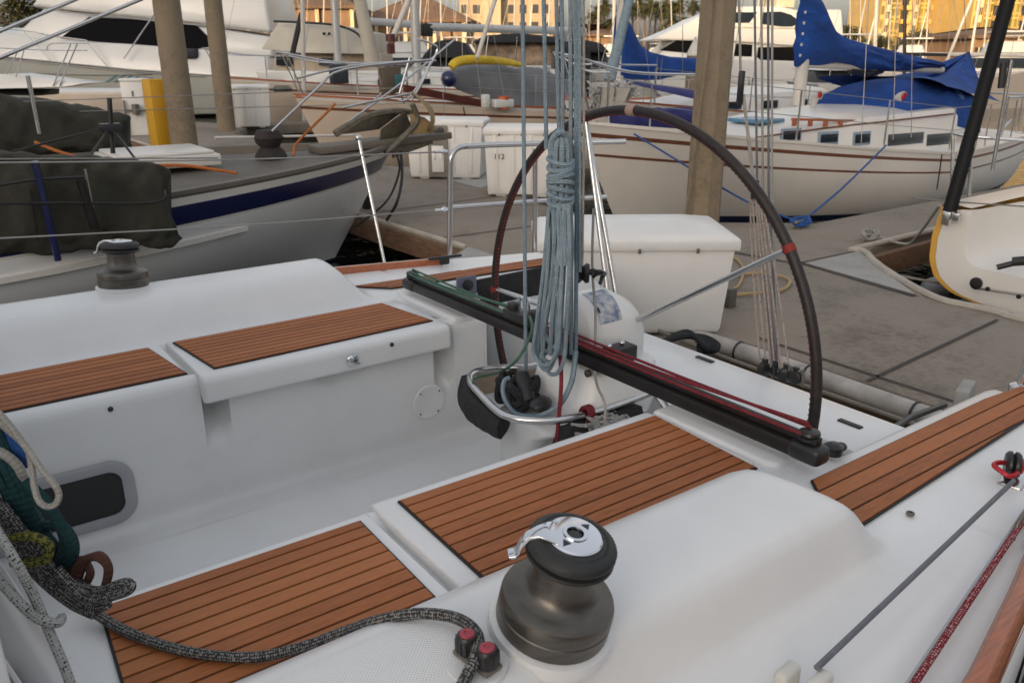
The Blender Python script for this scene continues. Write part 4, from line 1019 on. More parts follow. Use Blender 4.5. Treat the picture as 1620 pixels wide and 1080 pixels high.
# ================================================================== SETTING: WATER AND DOCKS
t = NT('harbour_water')
t.b.inputs['Base Color'].default_value = (0.006, 0.009, 0.008, 1); t.b.inputs['Roughness'].default_value = 0.07; t.b.inputs['Specular IOR Level'].default_value = 0.35
t.bump(t.math('ADD', t.noise(1.6, 4), t.math('MULTIPLY', t.noise(7, 3), .35)), .28, .12)
mb = MB(); mb.grid([[(x, y, WATER) for x in (-400, -60, 0, 60, 300, 900)] for y in (-400, -60, 0, 60, 300, 900)])
put(mb, 'harbour_water', t.m, kind='structure')
def dock(name, poly, m=CONC, joints=()):
    mb = MB(); mb.prism(poly, DOCK - .22, DOCK, 0, side=0)
    o = put(mb, name, m, kind='structure', bevel=.01)
    return o
dock('main_dock', [(3.80, -9), (3.795, 2.95), (3.0, 3.45), (2.86, 5.05), (3.15, 5.45), (3.84, 5.98), (3.78, 7.35), (3.6, 30), (5.75, 30), (5.75, 10.0), (5.55, 2.6), (5.5, -9)])
dock('finger_dock', [(5.552, 2.78), (6.42, 3.82), (7.2, 4.0), (14.8, 4.12), (14.8, 4.86), (7.2, 4.84), (5.65, 6.1)])
dock('finger_dock', [(5.70, 7.6), (6.1, 8.3), (6.9, 9.3), (14, 9.3), (14, 10.1), (6.7, 10.1), (5.9, 11.2), (5.755, 11.3)])
dock('near_finger_dock', [(3.79, -2.6), (3.79, .3), (3.3, 0.1), (-6, 0.1), (-6, -1.2), (3.0, -1.2)])
dock('end_dock', [(-6, 30.01), (22, 30.01), (22, 32), (-6, 32)])
dock('finger_dock', [(5.76, 17.9), (6.6, 19.4), (13, 19.4), (13, 20.2), (6.6, 20.2), (5.76, 21.6)])
# pale gussets, joints and the timber waler below the dock edge
def sheet(name, poly, z, m):
    mb = MB(); mb.face([mb.v((p[0], p[1], z)) for p in poly]); return put(mb, name, m, kind='structure')
sheet('gusset_plate', [tuple(at(*q, z=DOCK).xy) for q in [(1262, 417), (1357, 397), (1448, 467), (1420, 463)]], DOCK + .006, CONCL)
sheet('gusset_plate', [(5.75, 8.6), (6.9, 9.45), (6.9, 9.95), (5.85, 10.6)], DOCK + .006, CONCL)
sheet('gusset_plate', [(3.2, 5.42), (3.84, 5.95), (3.84, 4.9), (3.3, 4.9)], DOCK + .006, CONCL)
def joint(a, b, w=.022):
    a, b = V((*a, 0)), V((*b, 0)); d = (b - a).normalized(); n = V((-d.y, d.x, 0)) * w / 2
    sheet('dock_joint', [(a + n).xy, (b + n).xy, (b - n).xy, (a - n).xy], DOCK + .008, JOINT)
def jpx(q0, q1, w=.022): joint(at(*q0, z=DOCK).xy, at(*q1, z=DOCK).xy, w)
jpx((1372, 604), (1578, 507)); jpx((1257, 414), (1448, 469), .05); jpx((1160, 400), (1262, 418), .03); jpx((1262, 418), (1360, 397), .03)
joint((3.9, 7.9), (5.7, 8.0)); joint((3.82, 6.4), (5.62, 6.3)); joint((3.75, 11), (5.72, 11)); joint((3.7, 14), (5.7, 14))
joint((9.6, 4.0), (9.6, 4.85)); joint((3.2, 4.6), (5.58, 4.5))
mb = MB()
for a, b in (((3.86, 6.0), (3.80, 7.35)), ((3.80, 7.35), (3.62, 29)), ((3.1, 5.46), (3.80, 6.02)), ((5.56, 2.7), (5.5, -9)), ((5.56, 2.78), (6.42, 3.80)), ((6.42, 3.80), (14.8, 4.10))):
    sgn = 1 if a[0] > 5 else -1
    mb.bar((a[0] + .02 * sgn, a[1], DOCK - .14), (b[0] + .02 * sgn, b[1], DOCK - .14), .07, .19)
put(mb, 'dock_waler', WOODW, kind='structure', bevel=.008)
mb = MB()
mb.tube(catmull([(6.40, 3.76, DOCK + .01), (7.2, 3.94, DOCK + .01), (14.8, 4.06, DOCK + .01)][::-1] + [(5.60, 2.80, DOCK + .01), (5.55, 2.3, DOCK + .01), (5.5, 1.0, DOCK + .01), (5.5, -9, DOCK + .01)], 5), .028, 8)
mb.tube([(3.855, 6.0, DOCK - .012), (3.80, 7.35, DOCK - .012)], .026, 8); mb.tube([(3.80, 7.35, DOCK - .012), (3.62, 26, DOCK - .012)], .026, 8)
put(mb, 'dock_rub_strip', mat('pale_vinyl_strip', (0.42, 0.38, 0.32), .6, var=.15, scale=5), kind='structure')
mb = MB(); mb.box((3.735, -1.0, DOCK - .09), (.115, 7.9, .16)); mb.box((3.56, -1.0, DOCK - .17), (.17, 7.6, .12)); put(mb, 'dock_waler', WOODW, kind='structure', bevel=.01)
joint((3.90, 2.9), (3.90, -6), .02)
# fat pale bumper along the edge behind the transom, with its lashings
mb = MB(); bp = catmull([(3.60, 3.35, DOCK + .0), (3.67, 2.85, DOCK - .015), (3.685, 2.4, DOCK - .02), (3.675, 1.8, DOCK - .02), (3.68, 0.6, DOCK - .02)], 6)
mb.tube(bp, .052, 12); bump_ = put(mb, 'dock_bumper', mat('pale_hose', (0.40, 0.37, 0.33), .7, var=.25, scale=9, bump=.3, bscale=30), label='fat pale bumper hose lashed along the dock edge behind the transom', cat='bumper')
for k in (6, 12, 18, 22):
    p = bp[k]; put(MB().tube([p + V((.055 * math.cos(a), 0, .055 * math.sin(a))) for a in [2 * PI * q / 12 for q in range(12)]], .006, 6, cyc=True), 'lashing', BLKP, bump_)
tube_thing('shore_cable', [(3.42, 3.25, -.6), (3.50, 2.83, -.655), (3.53, 2.2, -.665), (3.53, 1.5, -.66), (3.54, 0.6, -.66)], .013, mat('old_cable', (0.20, 0.17, 0.13), .7), 'thin tan shore cable running below the dock bumper', 'cable', sm=6)
tube_thing('shore_cable', [(3.40, 3.2, -.66), (3.45, 2.6, -.70), (3.47, 2.0, -.72), (3.46, 1.2, -.71), (3.47, .5, -.7)], .014, mat('old_cable', (0.20, 0.17, 0.13), .7), 'lower tan cable sagging closest to the transom', 'cable', sm=6)
mb = MB()
for k in range(5):
    mb.tube(catmull([at(1040 + 4 * k, 545 - 2 * k, z=-.5), at(1075 + 3 * k, 533 - 2 * k, z=-.5), at(1112, 533 + 3 * k, z=-.52), at(1135 - 4 * k, 545 + 2 * k, z=-.54), at(1128 - 3 * k, 555, z=-.56), at(1105, 546 + 3 * k, z=-.56)], 5), .017, 8)
put(mb, 'hose_coil', R_BLACK, label='black hose coil lying at the foot of the big dock box', cat='hose')
# ---- dock boxes
def dock_box(base, rz, w, dp, h, label, number=None, tri=False, lidh=.10, group='white dock boxes on the docks'):
    b = thing('dock_box', label, 'dock box', base, rz, group)
    def prof(s, z): return [(-w / 2 * s, -dp / 2 * s, z), (w / 2 * s, -dp / 2 * s, z), (w / 2 * s, dp / 2 * s, z), (-w / 2 * s, dp / 2 * s, z)]
    mb = MB(); mb.grid([prof(.90, 0.02), prof(.92, 0.05), prof(1.0, h)], wrap=True, cap0=True, cap1=True)
    for x in (-w * .28, w * .28): mb.box((x, 0, .02), (.12, dp * .86, .05))
    for x in (() if w > 1.1 else (-w * .36, -w * .12, w * .12, w * .36)): mb.bar((x * .93, -dp / 2 * .925 - .004, .07), (x, -dp / 2 * .995 - .004, h - .03), .05, .012, up=(0, 1, 0))
    put(mb, 'box_body', BX, b, local=True, bevel=.012)
    mb = MB(); k = 1.045
    e = [(-w / 2 * k, -dp / 2 * k), (w / 2 * k, -dp / 2 * k), (w / 2 * k, dp / 2 * k), (-w / 2 * k, dp / 2 * k)]
    mb.grid([[(x, y, h - .035) for x, y in e], [(x, y, h + .03) for x, y in e], [(x * .93, y * .88, h + .055) for x, y in e], [(x * .55, y * .35, h + lidh) for x, y in e]], wrap=True, cap0=True, cap1=True)
    ld = put(mb, 'lid', BX, b, local=True, bevel=.012)
    for x in (-w * .3, 0, w * .3): put(MB().box((x, -dp / 2 * k - .006, h - .03), (.018, .010, .028)), 'lid_catch', GALV, b, local=True, bevel=.003)
    if number: text_part(number, (-w * .30, -dp / 2 * 1.0 - .004, h * .62), .085, BLKP, b)
    return b
def text_part(s, loc, size, m, parent, rz=0.0, name='lettering', tilt=PI / 2, extr=.002):
    cu = bpy.data.curves.new(name, 'FONT'); cu.body = s; cu.size = size; cu.extrude = extr; cu.align_x = 'CENTER'; cu.align_y = 'CENTER'
    o = bpy.data.objects.new(name, cu); COL.objects.link(o)
    dg = bpy.context.evaluated_depsgraph_get(); me = bpy.data.meshes.new_from_object(o.evaluated_get(dg))
    bpy.data.objects.remove(o); bpy.data.curves.remove(cu)
    me.name = name; me.materials.clear(); me.materials.append(m)
    me.transform(Matrix.Translation(V(loc)) @ Matrix.Rotation(rz, 4, 'Z') @ Matrix.Rotation(tilt, 4, 'X'))
    o = bpy.data.objects.new(name, me); COL.objects.link(o); o.parent = parent; WM[o.name] = WM[parent.name].copy()
    return o
RTA = math.atan2(RT.y, RT.x)
c = at(1033, 520, z=DOCK); 
cB = V((3.42, 3.34, DOCK)) + HEAD * .24 - RT * .095
dock_box(cB, RTA + .03, 1.12, .62, .56, 'largest white dock box with sloping lid right behind the steering wheel', lidh=.10)
b = dock_box((6.02, 9.78, DOCK), RTA - .12, 1.02, .62, .72, 'white corner dock box with a power meter set in its angled face', lidh=.06)
mb = MB(); mb.box((-.08, -.325, .37), (.26, .02, .66)); put(mb, 'meter_recess', mat('recess_grey', (.22, .2, .17), .6), b, local=True)
mb = MB(); mb.lathe([(0, 0), (.075, 0), (.075, .05), (.055, .075), (0, .08)], M=Matrix.Translation((-.08, -.335, .60)) @ Matrix.Rotation(PI / 2, 4, 'X'), n=20); put(mb, 'power_meter', GALV, b, local=True)
mb = MB(); mb.box((-.08, -.34, .27), (.16, .03, .34)); [mb.box((-.08 + dx, -.358, .30), (.03, .02, .09)) for dx in (-.045, .045)]; put(mb, 'meter_panel', BX, b, local=True, bevel=.006)
mb = MB()
text_part('111', (-.36, -.328, .47), .085, BLKP, b)
dock_box((5.98, 8.05, DOCK), RTA - .05, .86, .6, .74, 'white dock box numbered 112 with a hose reel on its right side', '112', lidh=.06)
tube_thing('hose', [at(q[0], q[1], d=10.2) for q in [(845, 262), (850, 275), (856, 290), (864, 296), (868, 286), (866, 268), (862, 255)]], .022, mat('hose_grey', (.3, .3, .32), .5), 'grey hose loop hanging at the side of the numbered dock box', 'hose', sm=6)
cC = at(398, 200, z=DOCK)
dock_box(cC, RTA + .25, .92, .8, .86, 'white dock box standing between the two left pilings and the anchored bow', lidh=.05)
# white utility cabinet and yellow fire cabinet by the left piling
ub = at(222, 206, d=17.5); ub.z = DOCK
u = thing('utility_cabinet', 'narrow white utility cabinet standing left of the yellow cabinet', 'cabinet', ub, RTA + .3)
mb = MB(); mb.box((0, 0, .53), (.46, .42, 1.06)); mb.box((0, 0, 1.08), (.5, .46, .05)); put(mb, 'cabinet_body', BX, u, local=True, bevel=.015)
mb = MB(); mb.box((-.02, -.213, .56), (.36, .01, .8)); put(mb, 'cabinet_door', BX, u, local=True, bevel=.003)
mb = MB(); mb.box((-.02, -.222, .82), (.03, .02, .10)); put(mb, 'door_handle', GALV, u, local=True)
mb = MB(); mb.lathe([(0, 0), (.07, 0), (.07, .2), (0, .2)], (.0, -.30, .42), 12); mb.bar((-.18, -.26, .5), (.3, -.26, .5), .04, .04); mb.bar((-.2, -.26, 0), (-.2, -.26, .7), .03, .03); put(mb, 'pipe_fitting', GALV, u, local=True)
yb = at(262, 222, d=14.2); yb.z = DOCK
yc = thing('fire_cabinet', 'tall yellow fire hose cabinet leaning against the thick left piling', 'cabinet', yb + RT * .02, RTA + .75)
mb = MB(); mb.box((0, 0, .58), (.44, .36, 1.22)); put(mb, 'cabinet_body', YELB, yc, local=True, bevel=.01)
mb = MB(); mb.box((0, -.184, .58), (.36, .012, 1.10)); put(mb, 'cabinet_door', YELB, yc, local=True, bevel=.004)
mb = MB(); mb.box((.226, .02, .58), (.012, .02, 1.18)); put(mb, 'edge_trim', SPARW, yc, local=True)
# ---- pilings
def piling(label, ptop, pbot, d, r, n=28, oct_=False):
    b = at(*pbot, d=d); base = V((b.x, b.y, -2.0)); 
    tp = at(*ptop, d=d); ax = (tp - b).normalized()
    mb = MB(); L = 9.0; rows = []
    for i in range(19):
        z = L * i / 18; rows.append([base + V((ax.x * z * 0, ax.y * z * 0, z)) + V(((r * (1 - .006 * i)) * math.cos(2 * PI * k / n + .2), (r * (1 - .006 * i)) * math.sin(2 * PI * k / n + .2), 0)) for k in range(n)])
    mb.grid(rows, wrap=True, cap1=True)
    return put(mb, 'piling', PILEM, label=label, cat='piling', group='concrete pilings of the docks', sharp=30 if oct_ else 50)
piling('thick round concrete piling beside the yellow fire cabinet', (272, 0), (291, 222), 13.9, .215)
piling('slimmer round concrete piling standing behind the small dock box', (345, 0), (358, 196), 18.4, .19)
piling('angular concrete piling towering right of the steering wheel', (1150, 0), (1111, 345), 8.1, .175, n=8, oct_=True)
tube_thing('conduit', [at(1085, 340, d=7.9), at(1098, 240, d=7.9), at(1122, 60, d=7.9), at(1130, -30, d=7.9)], .012, PILEM, 'thin conduit running up the left edge of the angular piling', 'pipe')
far_p = at(1098, 95, d=30)
mb = MB(); mb.lathe([(.25, 0), (.25, 1.95), (0.27, 1.96), (.27, 2.02), (0.0, 2.6)], (far_p.x, far_p.y, WATER), 18, mis=[0, 1, 1, 1]); put(mb, 'piling', [PILEM, SPARW], label='distant piling with a white cone cap left of the angular piling', cat='piling')
# ---- cleats and lines on the docks
def horn_cleat(p, rz, label):
    mb = MB(); m = Matrix.Translation(V(p)) @ Matrix.Rotation(rz, 4, 'Z')
    mb.tube(catmull([m @ V(q) for q in ((-.15, 0, .075), (-.08, 0, .062), (0, 0, .058), (.08, 0, .062), (.15, 0, .075))], 4), .017, 8); mb.box((0, 0, 0), (.05, .035, .06), M=m @ Matrix.Translation((-.05, 0, .03))); mb.box((0, 0, 0), (.05, .035, .06), M=m @ Matrix.Translation((.05, 0, .03))); mb.box((0, 0, 0), (.2, .07, .012), M=m @ Matrix.Translation((0, 0, .006)))
    return put(mb, 'dock_cleat', GALV, label=label, cat='cleat', bevel=.004)
cl1 = at(1376, 380, z=DOCK); horn_cleat(cl1, .4, 'galvanised dock cleat with a white line beside the yellow-edged boat')
mb = MB()
for k in range(4): mb.tube(catmull([cl1 + V((-.1, -.04 + .02 * k, .03 + .012 * k)), cl1 + V((0, .05, .06 + .01 * k)), cl1 + V((.1, -.03 + .01 * k, .04 + .012 * k)), cl1 + V((0, -.06, .03 + .01 * k))], 5, True), .012, 7, cyc=True)
mb.tube(catmull([cl1 + V((.05, 0, .04)), at(1432, 386, z=DOCK + .02), at(1452, 372, z=DOCK + .15), at(1486, 325, d=6.3)], 6), .012, 8)
put(mb, 'mooring_line', R_WHITE, label='white mooring line from the finger cleat up to the yellow-edged boat', cat='mooring line')
cl2 = at(1266, 360, z=DOCK); horn_cleat(cl2, .3, 'dock cleat wrapped in blue line on the finger right of the wheel')
mb = MB()
for k in range(4): mb.tube(catmull([cl2 + V((-.12, -.03 + .02 * k, .04 + .012 * k)), cl2 + V((0, .05, .06 + .01 * k)), cl2 + V((.12, -.03 + .01 * k, .05 + .012 * k)), cl2 + V((0, -.05, .03 + .01 * k))], 5, True), .013, 7, cyc=True)
mb.tube(catmull([cl2 + V((0, 0, .05)), at(1330, 300, y=4.9), at(1402, 230, y=5.42)], 6), .010, 8)
mb.tube(catmull([cl2 + V((0, 0, .05)), at(1180, 318, y=5.3), at(1090, 265, y=5.9), at(1003, 212, y=6.55)], 6), .010, 8)
put(mb, 'mooring_line', R_BLUE, label='blue mooring lines spreading from the finger cleat to the blue-covered sloop', cat='mooring line')
mb = MB(); c0 = at(1200, 445, z=DOCK + .015)
mb.tube(catmull([at(1150, 402, z=DOCK + .012), at(1168, 412, z=DOCK + .012), at(1176, 428, z=DOCK + .012), at(1168, 452, z=DOCK + .012), at(1150, 458, z=DOCK + .012)], 6), .011, 8)
mb.tube(catmull([at(1150, 437, z=DOCK + .02), at(1200, 432, z=DOCK + .02), at(1244, 440, z=DOCK + .02), at(1248, 450, z=DOCK + .02), at(1230, 460, z=DOCK + .02), at(1165, 466, z=DOCK + .02)], 6), .011, 8)
put(mb, 'shore_power_cord', mat('yellow_cord', (.42, .29, .12), .6), label='yellow shore power cord looping on the dock beside the big dock box', cat='cord')
mb = MB(); c0 = at(1152, 470, d=5.3); mb.box(c0, (.07, .09, .13)); put(mb, 'outlet_box', GALV, label='grey outlet box on the right side of the big dock box', cat='outlet box', bevel=.006)
# boathook-like black rod and pad beyond the near quarter
tube_thing('black_pole', [at(1398, 688, d=2.55), at(1440, 660, d=2.75), at(1495, 640, d=3.0)], .012, BLKP, 'black pole lying beyond the near quarter beside the dock bumper', 'pole')
c0 = at(1525, 628, z=-.30); mb = MB(); mb.box(c0, (.16, .05, .10), .3); put(mb, 'mooring_pad', CONCL, label='pale fitting with a dark hole just beyond the right teak panel', cat='fitting', bevel=.01)

# ================================================================== BOATS
def hull_rows(L, B, fb, fm, fs, rake=.7, tr=.75, svals=None, full=2.4, fine=.62, ns=26, tumble=0.0, fwd=.62, bw=0.0):
    svals = svals or [0, .04, .08, .14, .2, .3, .4, .5, .6, .72, .85, 1]
    rows = []
    for i in range(ns + 1):
        t = i / ns; t = t ** 1.25
        if t < fwd: b = B / 2 * (1 - (1 - t / fwd) ** 2.1) ** .85
        else: b = B / 2 * (1 - (1 - tr) * ((t - fwd) / (1 - fwd)) ** 1.8)
        zs = lerp(fb, fm, min(1, t / .6)) if t < .6 else lerp(fm, fs, (t - .6) / .4)
        zs -= .06 * math.sin(PI * min(1, t)) 
        row = []
        for s in svals:
            z = zs * (1 - s) + (-.25) * s
            q = lerp(1.25, full + 1.2, min(1, t / .45))
            yf = 1 - (s ** q) * lerp(1.0, .55, min(1, t / .5)) * (1 if t > .02 else 1)
            x = t * L + rake * s * (1 - t) ** 4 - (.18 * s * t ** 6 * L * .2)
            row.append((x, b * max(0, yf) + bw * 0, z))
        rows.append(row)
    return rows, svals
def make_hull(parent, L, B, fb, fm, fs, mats, bands, **k):
    """bands: list of (s_limit, material index)"""
    rows, sv = hull_rows(L, B, fb, fm, fs, **k)
    mb = MB()
    def mi(i, j):
        sm = (sv[j] + sv[j + 1]) / 2
        for lim, q in bands:
            if sm < lim: return q
        return bands[-1][1]
    mb.grid(rows, mfn=mi); mb.grid([[(x, -y, z) for x, y, z in r] for r in rows], mfn=mi)
    st = rows[-1]
    mb.face([mb.v(p) for p in st] + [mb.v((x, -y, z)) for x, y, z in st[::-1]])
    put(mb, 'hull', mats, parent, local=True, sharp=60, weld=.001)
    return rows
def make_deck(parent, rows, m, drop=.05, inset=.05, camber=.05, cap=None, t0=0, t1=None):
    mb = MB(); rr = []
    for r in rows[t0:t1]:
        x, y, z = r[0]; y = max(.01, y - inset)
        rr.append([(x, y * k, z - drop + camber * (1 - k * k)) for k in (-1, -.7, -.35, 0, .35, .7, 1)])
    mb.grid(rr); d = put(mb, 'deck', m, parent, local=True)
    if cap:
        mb = MB()
        for s in (1, -1):
            g = []
            for r in rows:
                x, y, z = r[0]; y0 = max(.0, y - cap[1])
                g.append([(x, s * y0, z - drop - .02), (x, s * y0, z + .012), (x, s * (y + .012), z + .012), (x, s * (y + .012), z - .02)])
            mb.grid(g)
        put(mb, 'toe_rail', cap[0], parent, local=True)
    return d
def cabin(parent, x0, x1, w0, w1, zd, h0, h1, m, name='cabin', front=.5, back=.15):
    mb = MB(); rows = []
    for k, (x, w, hh) in enumerate(((x0, w0 * .8, .02), (x0 + front, w0, h0 * .92), (lerp(x0, x1, .5), lerp(w0, w1, .6), lerp(h0, h1, .5)), (x1 - back * .3, w1, h1), (x1, w1, h1 * .98))):
        rows.append([(x, w * 1.04, zd - .1), (x, w * 1.0, zd + hh * .75), (x, w * .93, zd + hh * .97), (x, w * .6, zd + hh * 1.06), (x, 0, zd + hh * 1.1), (x, -w * .6, zd + hh * 1.06), (x, -w * .93, zd + hh * .97), (x, -w * 1.0, zd + hh * .75), (x, -w * 1.04, zd - .1)])
    mb.grid(rows, cap1=True, cap0=True)
    return put(mb, name, m, parent, local=True, sharp=45)
def stanchions(parent, rows, idx, h=.55, wires=(1.0, .5), side=(1, -1), r=.011, m=STEEL):
    for s in side:
        tops = []
        for i in idx:
            x, y, z = rows[i][0]; p = V((x, s * max(0, y - .07), z)); tops.append(p)
            put(MB().tube([p - V((0, 0, .05)), p + V((0, 0, h))], r, 8), 'stanchion', m, parent, local=True)
        for wv in wires:
            if len(tops) > 1: put(MB().tube([p + V((0, 0, h * wv)) for p in tops], .0045, 5), 'lifeline', WIRE, parent, local=True)
def pulpit(parent, rows, i0=3, h=.6, out=.1, m=STEEL, ends=False, r=.014):
    mb = MB(); a = rows[i0][0]; b = rows[0][0]
    top = [V((a[0], a[1] - .05, a[2] + h)), V((lerp(a[0], b[0], .6), lerp(a[1], b[1], .55), a[2] + h + .03)), V((b[0] - out, 0.12, b[2] + h + .05)), V((b[0] - out, -.12, b[2] + h + .05)), V((lerp(a[0], b[0], .6), -lerp(a[1], b[1], .55), a[2] + h + .03)), V((a[0], -a[1] + .05, a[2] + h))]
    mb.tube(catmull(top, 5), r, 8)
    for s in (1, -1):
        mb.tube([V((a[0], s * (a[1] - .05), a[2])), V((a[0], s * (a[1] - .05), a[2] + h))], r * .9, 8)
        mb.tube([V((b[0] + .15, s * .08, b[2])), V((b[0] - out, s * .12, b[2] + h + .05))], r * .9, 8)
    put(mb, 'pulpit', m, parent, local=True)
def mast(parent, x, z0, h, r=.065, m=SPARW, stays=(), spread=None, B=1.3):
    mb = MB(); mb.tube([(x, 0, z0), (x + .03, 0, z0 + h)], r, 14); mo = put(mb, 'mast', m, parent, local=True)
    if spread:
        for z in spread:
            put(MB().tube([(x, -.7, z0 + z), (x, .7, z0 + z)], .018, 8), 'spreader', m, parent, local=True)
    for i, q in enumerate(stays):
        put(MB().tube([q, (x, q[1] * .02, z0 + h * .98)], .0048 if len(q) < 4 else q[3], 6), 'stay', WIRE, parent, local=True)
    return mo
def sail_cover(parent, x0, x1, z, m, hf=1.0, ha=.3, wf=.16, name='sail_cover', sag=.0, tall=.35):
    """canvas cover over a sail stowed along the boom, climbing the mast at its fore end"""
    mb = MB(); rows = []
    n = 34
    for i in range(n + 1):
        t = i / n; x = lerp(x0, x1, t)
        top = z + ha * lerp(1.25, .55, t) + hf * (1 - sst(0.0, tall, t)) ** 1.6
        bot = z - .12 * (1 - t) - .03 * math.sin(t * 17) 
        wd = wf * lerp(1.15, .6, t) * (1 - .35 * (1 - sst(0, .3, t)))
        row = []
        for k in range(20):
            a = 2 * PI * k / 20; zz = (1 - math.cos(a)) / 2
            wr = .05 * noise.noise(V((x * 2.2, zz * 3.5 + x * 1.2, math.sin(a) * 2))) + .025 * math.sin(zz * 16 + x * 5)
            yy = math.sin(a) * (wd * (1 - .35 * zz) + wr * (1 if wd > .05 else .4))
            row.append((x + (.04 * math.sin(zz * 14) if t < .2 else 0), yy, lerp(bot, top, zz)))
        rows.append(row)
    mb.grid(rows, wrap=True, cap0=True, cap1=True)
    return put(mb, name, m, parent, local=True, sharp=80)
def window(parent, x0, x1, z0, z1, y, m=GLASS, fr=None, slant=0.0, name='window', dy=.012):
    sgn = 1 if y > 0 else -1
    def q(e, yy): return [(x0 - e, yy, z0 - e), (x1 + e, yy, z0 - e), (x1 + e + slant * .0, yy, z1 + e), (x0 - e + slant, yy, z1 + e)]
    f = None
    if fr:
        mb = MB(); mb.extr(q(.025, y), (0, sgn * dy, 0)); f = put(mb, name, fr, parent, local=True, bevel=.006)
        mb = MB(); mb.extr(q(0, y + sgn * dy), (0, sgn * .004, 0)); put(mb, 'pane', m, f, local=True)
        return f
    mb = MB(); mb.extr(q(0, y), (0, sgn * dy, 0)); return put(mb, name, m, parent, local=True, bevel=.003)

# ---- the heavy cruiser to the left, bow over the dock
kx = thing('cruising_sailboat', 'heavy grey hulled cruiser with navy stripe and teak bulwark, its bow over the dock', 'sailboat', (4.25, 8.0, WATER), PI)
rows = make_hull(kx, 11.5, 3.9, 1.16, 1.08, 1.1, [TEAKC, WH, NAVYP, HPG, BOOT], [(.03, 0), (.075, 1), (.185, 2), (.20, 1), (.80, 3), (2, 4)], rake=.95, svals=[0, .03, .052, .075, .11, .15, .185, .20, .3, .4, .5, .6, .7, .8, .9, 1], fwd=.45, tr=.7)
make_deck(kx, rows, TEAKO, drop=.07, inset=.06, cap=(TEAKC, .09))
def kl(px, py, y): return WM[kx.name].inverted() @ at(px, py, y=y)
mb = MB()
for i in range(26):
    y0 = 0
    mb.bar((.8 + .0, -1.5 + i * .12, 1.115), (6, -1.5 + i * .12, 1.105), .006, .012)
# white strake that stops short of the bow
g = []
for i in range(14):
    t = 2.05 + i * .5
    x, y, z = [interp(t, [(r[8][0], r[8][c]) for r in rows]) for c in (0, 1, 2)]
    g.append([(t, y + .0, z + .03), (t, y + .035, z + .02), (t, y + .035, z - .02), (t, y, z - .03)])
put(MB().grid(g, cap0=True), 'rub_strake', WH, kx, local=True)
mb = MB(); c = kl(265, 238, 7.6); mb.box((c.x, 0, 1.17), (.9, .8, .10)); mb.box((c.x, 0, 1.235), (.82, .72, .03)); put(mb, 'deck_hatch', WH, kx, local=True, bevel=.02)
cabin(kx, 3.3, 8.5, .75, 1.1, 1.06, .34, .42, WH, front=.5)
mb = MB(); rows_ = []
for x, w, z in ((3.75, .62, 1.385), (4.6, .8, 1.42), (6.5, .85, 1.46), (8.2, .85, 1.5)): rows_.append([(x, w * k, z + .05 * (1 - k * k)) for k in (-1, -.5, 0, .5, 1)])
mb.grid(rows_); put(mb, 'cabin_top_teak', TEAKO, kx, local=True)
for q, top in (((62, 212), (44, 120)), ((180, 262), (173, 155)), ((145, 365), (127, 262))):
    yy = 9.3 if q[0] < 100 else (7.9 if q[1] < 300 else 6.25)
    a, b = kl(*q, yy), kl(*top, yy)
    put(MB().tube([a, b], .02 if q[1] < 300 else .026, 10), 'stanchion', STEEL if q[0] == 62 else BLK, kx, local=True)
b = kl(175, 203, 7.9)
mb = MB(); mb.box((b.x, b.y, b.z), (.16, .12, .08)); [mb.ell((b.x + s * .085, b.y, b.z + .01), (.012, .012, .012), 8, 5) for s in (-1, 1)]; put(mb, 'stanchion_clamp', BLKP, kx, local=True, bevel=.01)
for q in ((132, 262), (222, 262), (20, 240)): put(MB().tube([kl(175, 200, 7.9), kl(*q, 7.4)], .010, 6), 'strap', BLK, kx, local=True)
# windlass under its cover, bowsprit, pulpit, stem fitting
c = kl(428, 242, 7.95)
mb = MB(); mb.lathe([(0, 0), (.14, 0), (.15, .05), (.12, .10), (.09, .13), (.12, .17), (.14, .22), (.10, .29), (0, .30)], (c.x, c.y, 1.08), 18)
for v in mb.bm.verts: v.co.x += .03 * noise.noise(v.co * 9); v.co.y += .03 * noise.noise(v.co * 8 + V((3, 1, 2)))
put(mb, 'windlass_cover', mat('dark_brown_canvas', (.03, .022, .022), .9, bump=.5, bscale=15, dist=.03), kx, local=True)
mb = MB(); mb.bar((.9, 0, 1.15), (-.62, 0, 1.22), .34, .07); put(mb, 'bowsprit', TEAKC, kx, local=True, bevel=.012)
mb = MB(); mb.bar((.10, -.11, 1.08), (-.40, -.11, 1.20), .012, .12); mb.bar((.10, .11, 1.08), (-.40, .11, 1.20), .012, .12); mb.lathe([(0, -.10), (.05, -.10), (.03, 0), (.05, .10), (0, .10)], M=Matrix.Translation((-.52, 0, 1.26)) @ Matrix.Rotation(PI / 2, 4, 'X'), n=14); put(mb, 'stem_fitting', ANCH, kx, local=True, bevel=.004)
YP = 8.0
mb = MB()
def kp(pts, dy=0.0, sm=4, r=.0115): mb.tube(catmull([kl(a, b_, YP + dy) for a, b_ in pts], sm), r, 9)
kp([(430, 208), (500, 212 - 70), (545, 110), (682, 95)], -.35); kp([(682, 96), (668, 130), (650, 160)], -.25); kp([(540, 171), (600, 158), (655, 147)], -.25); kp([(545, 197), (640, 128), (720, 62)], .3)
kp([(632, 148), (648, 92)], .0); kp([(470, 124), (560, 104), (682, 95)], .35); kp([(630, 160), (650, 152), (690, 85), (684, 70), (660, 62)], .1)
put(mb, 'bow_pulpit', STEEL, kx, local=True)
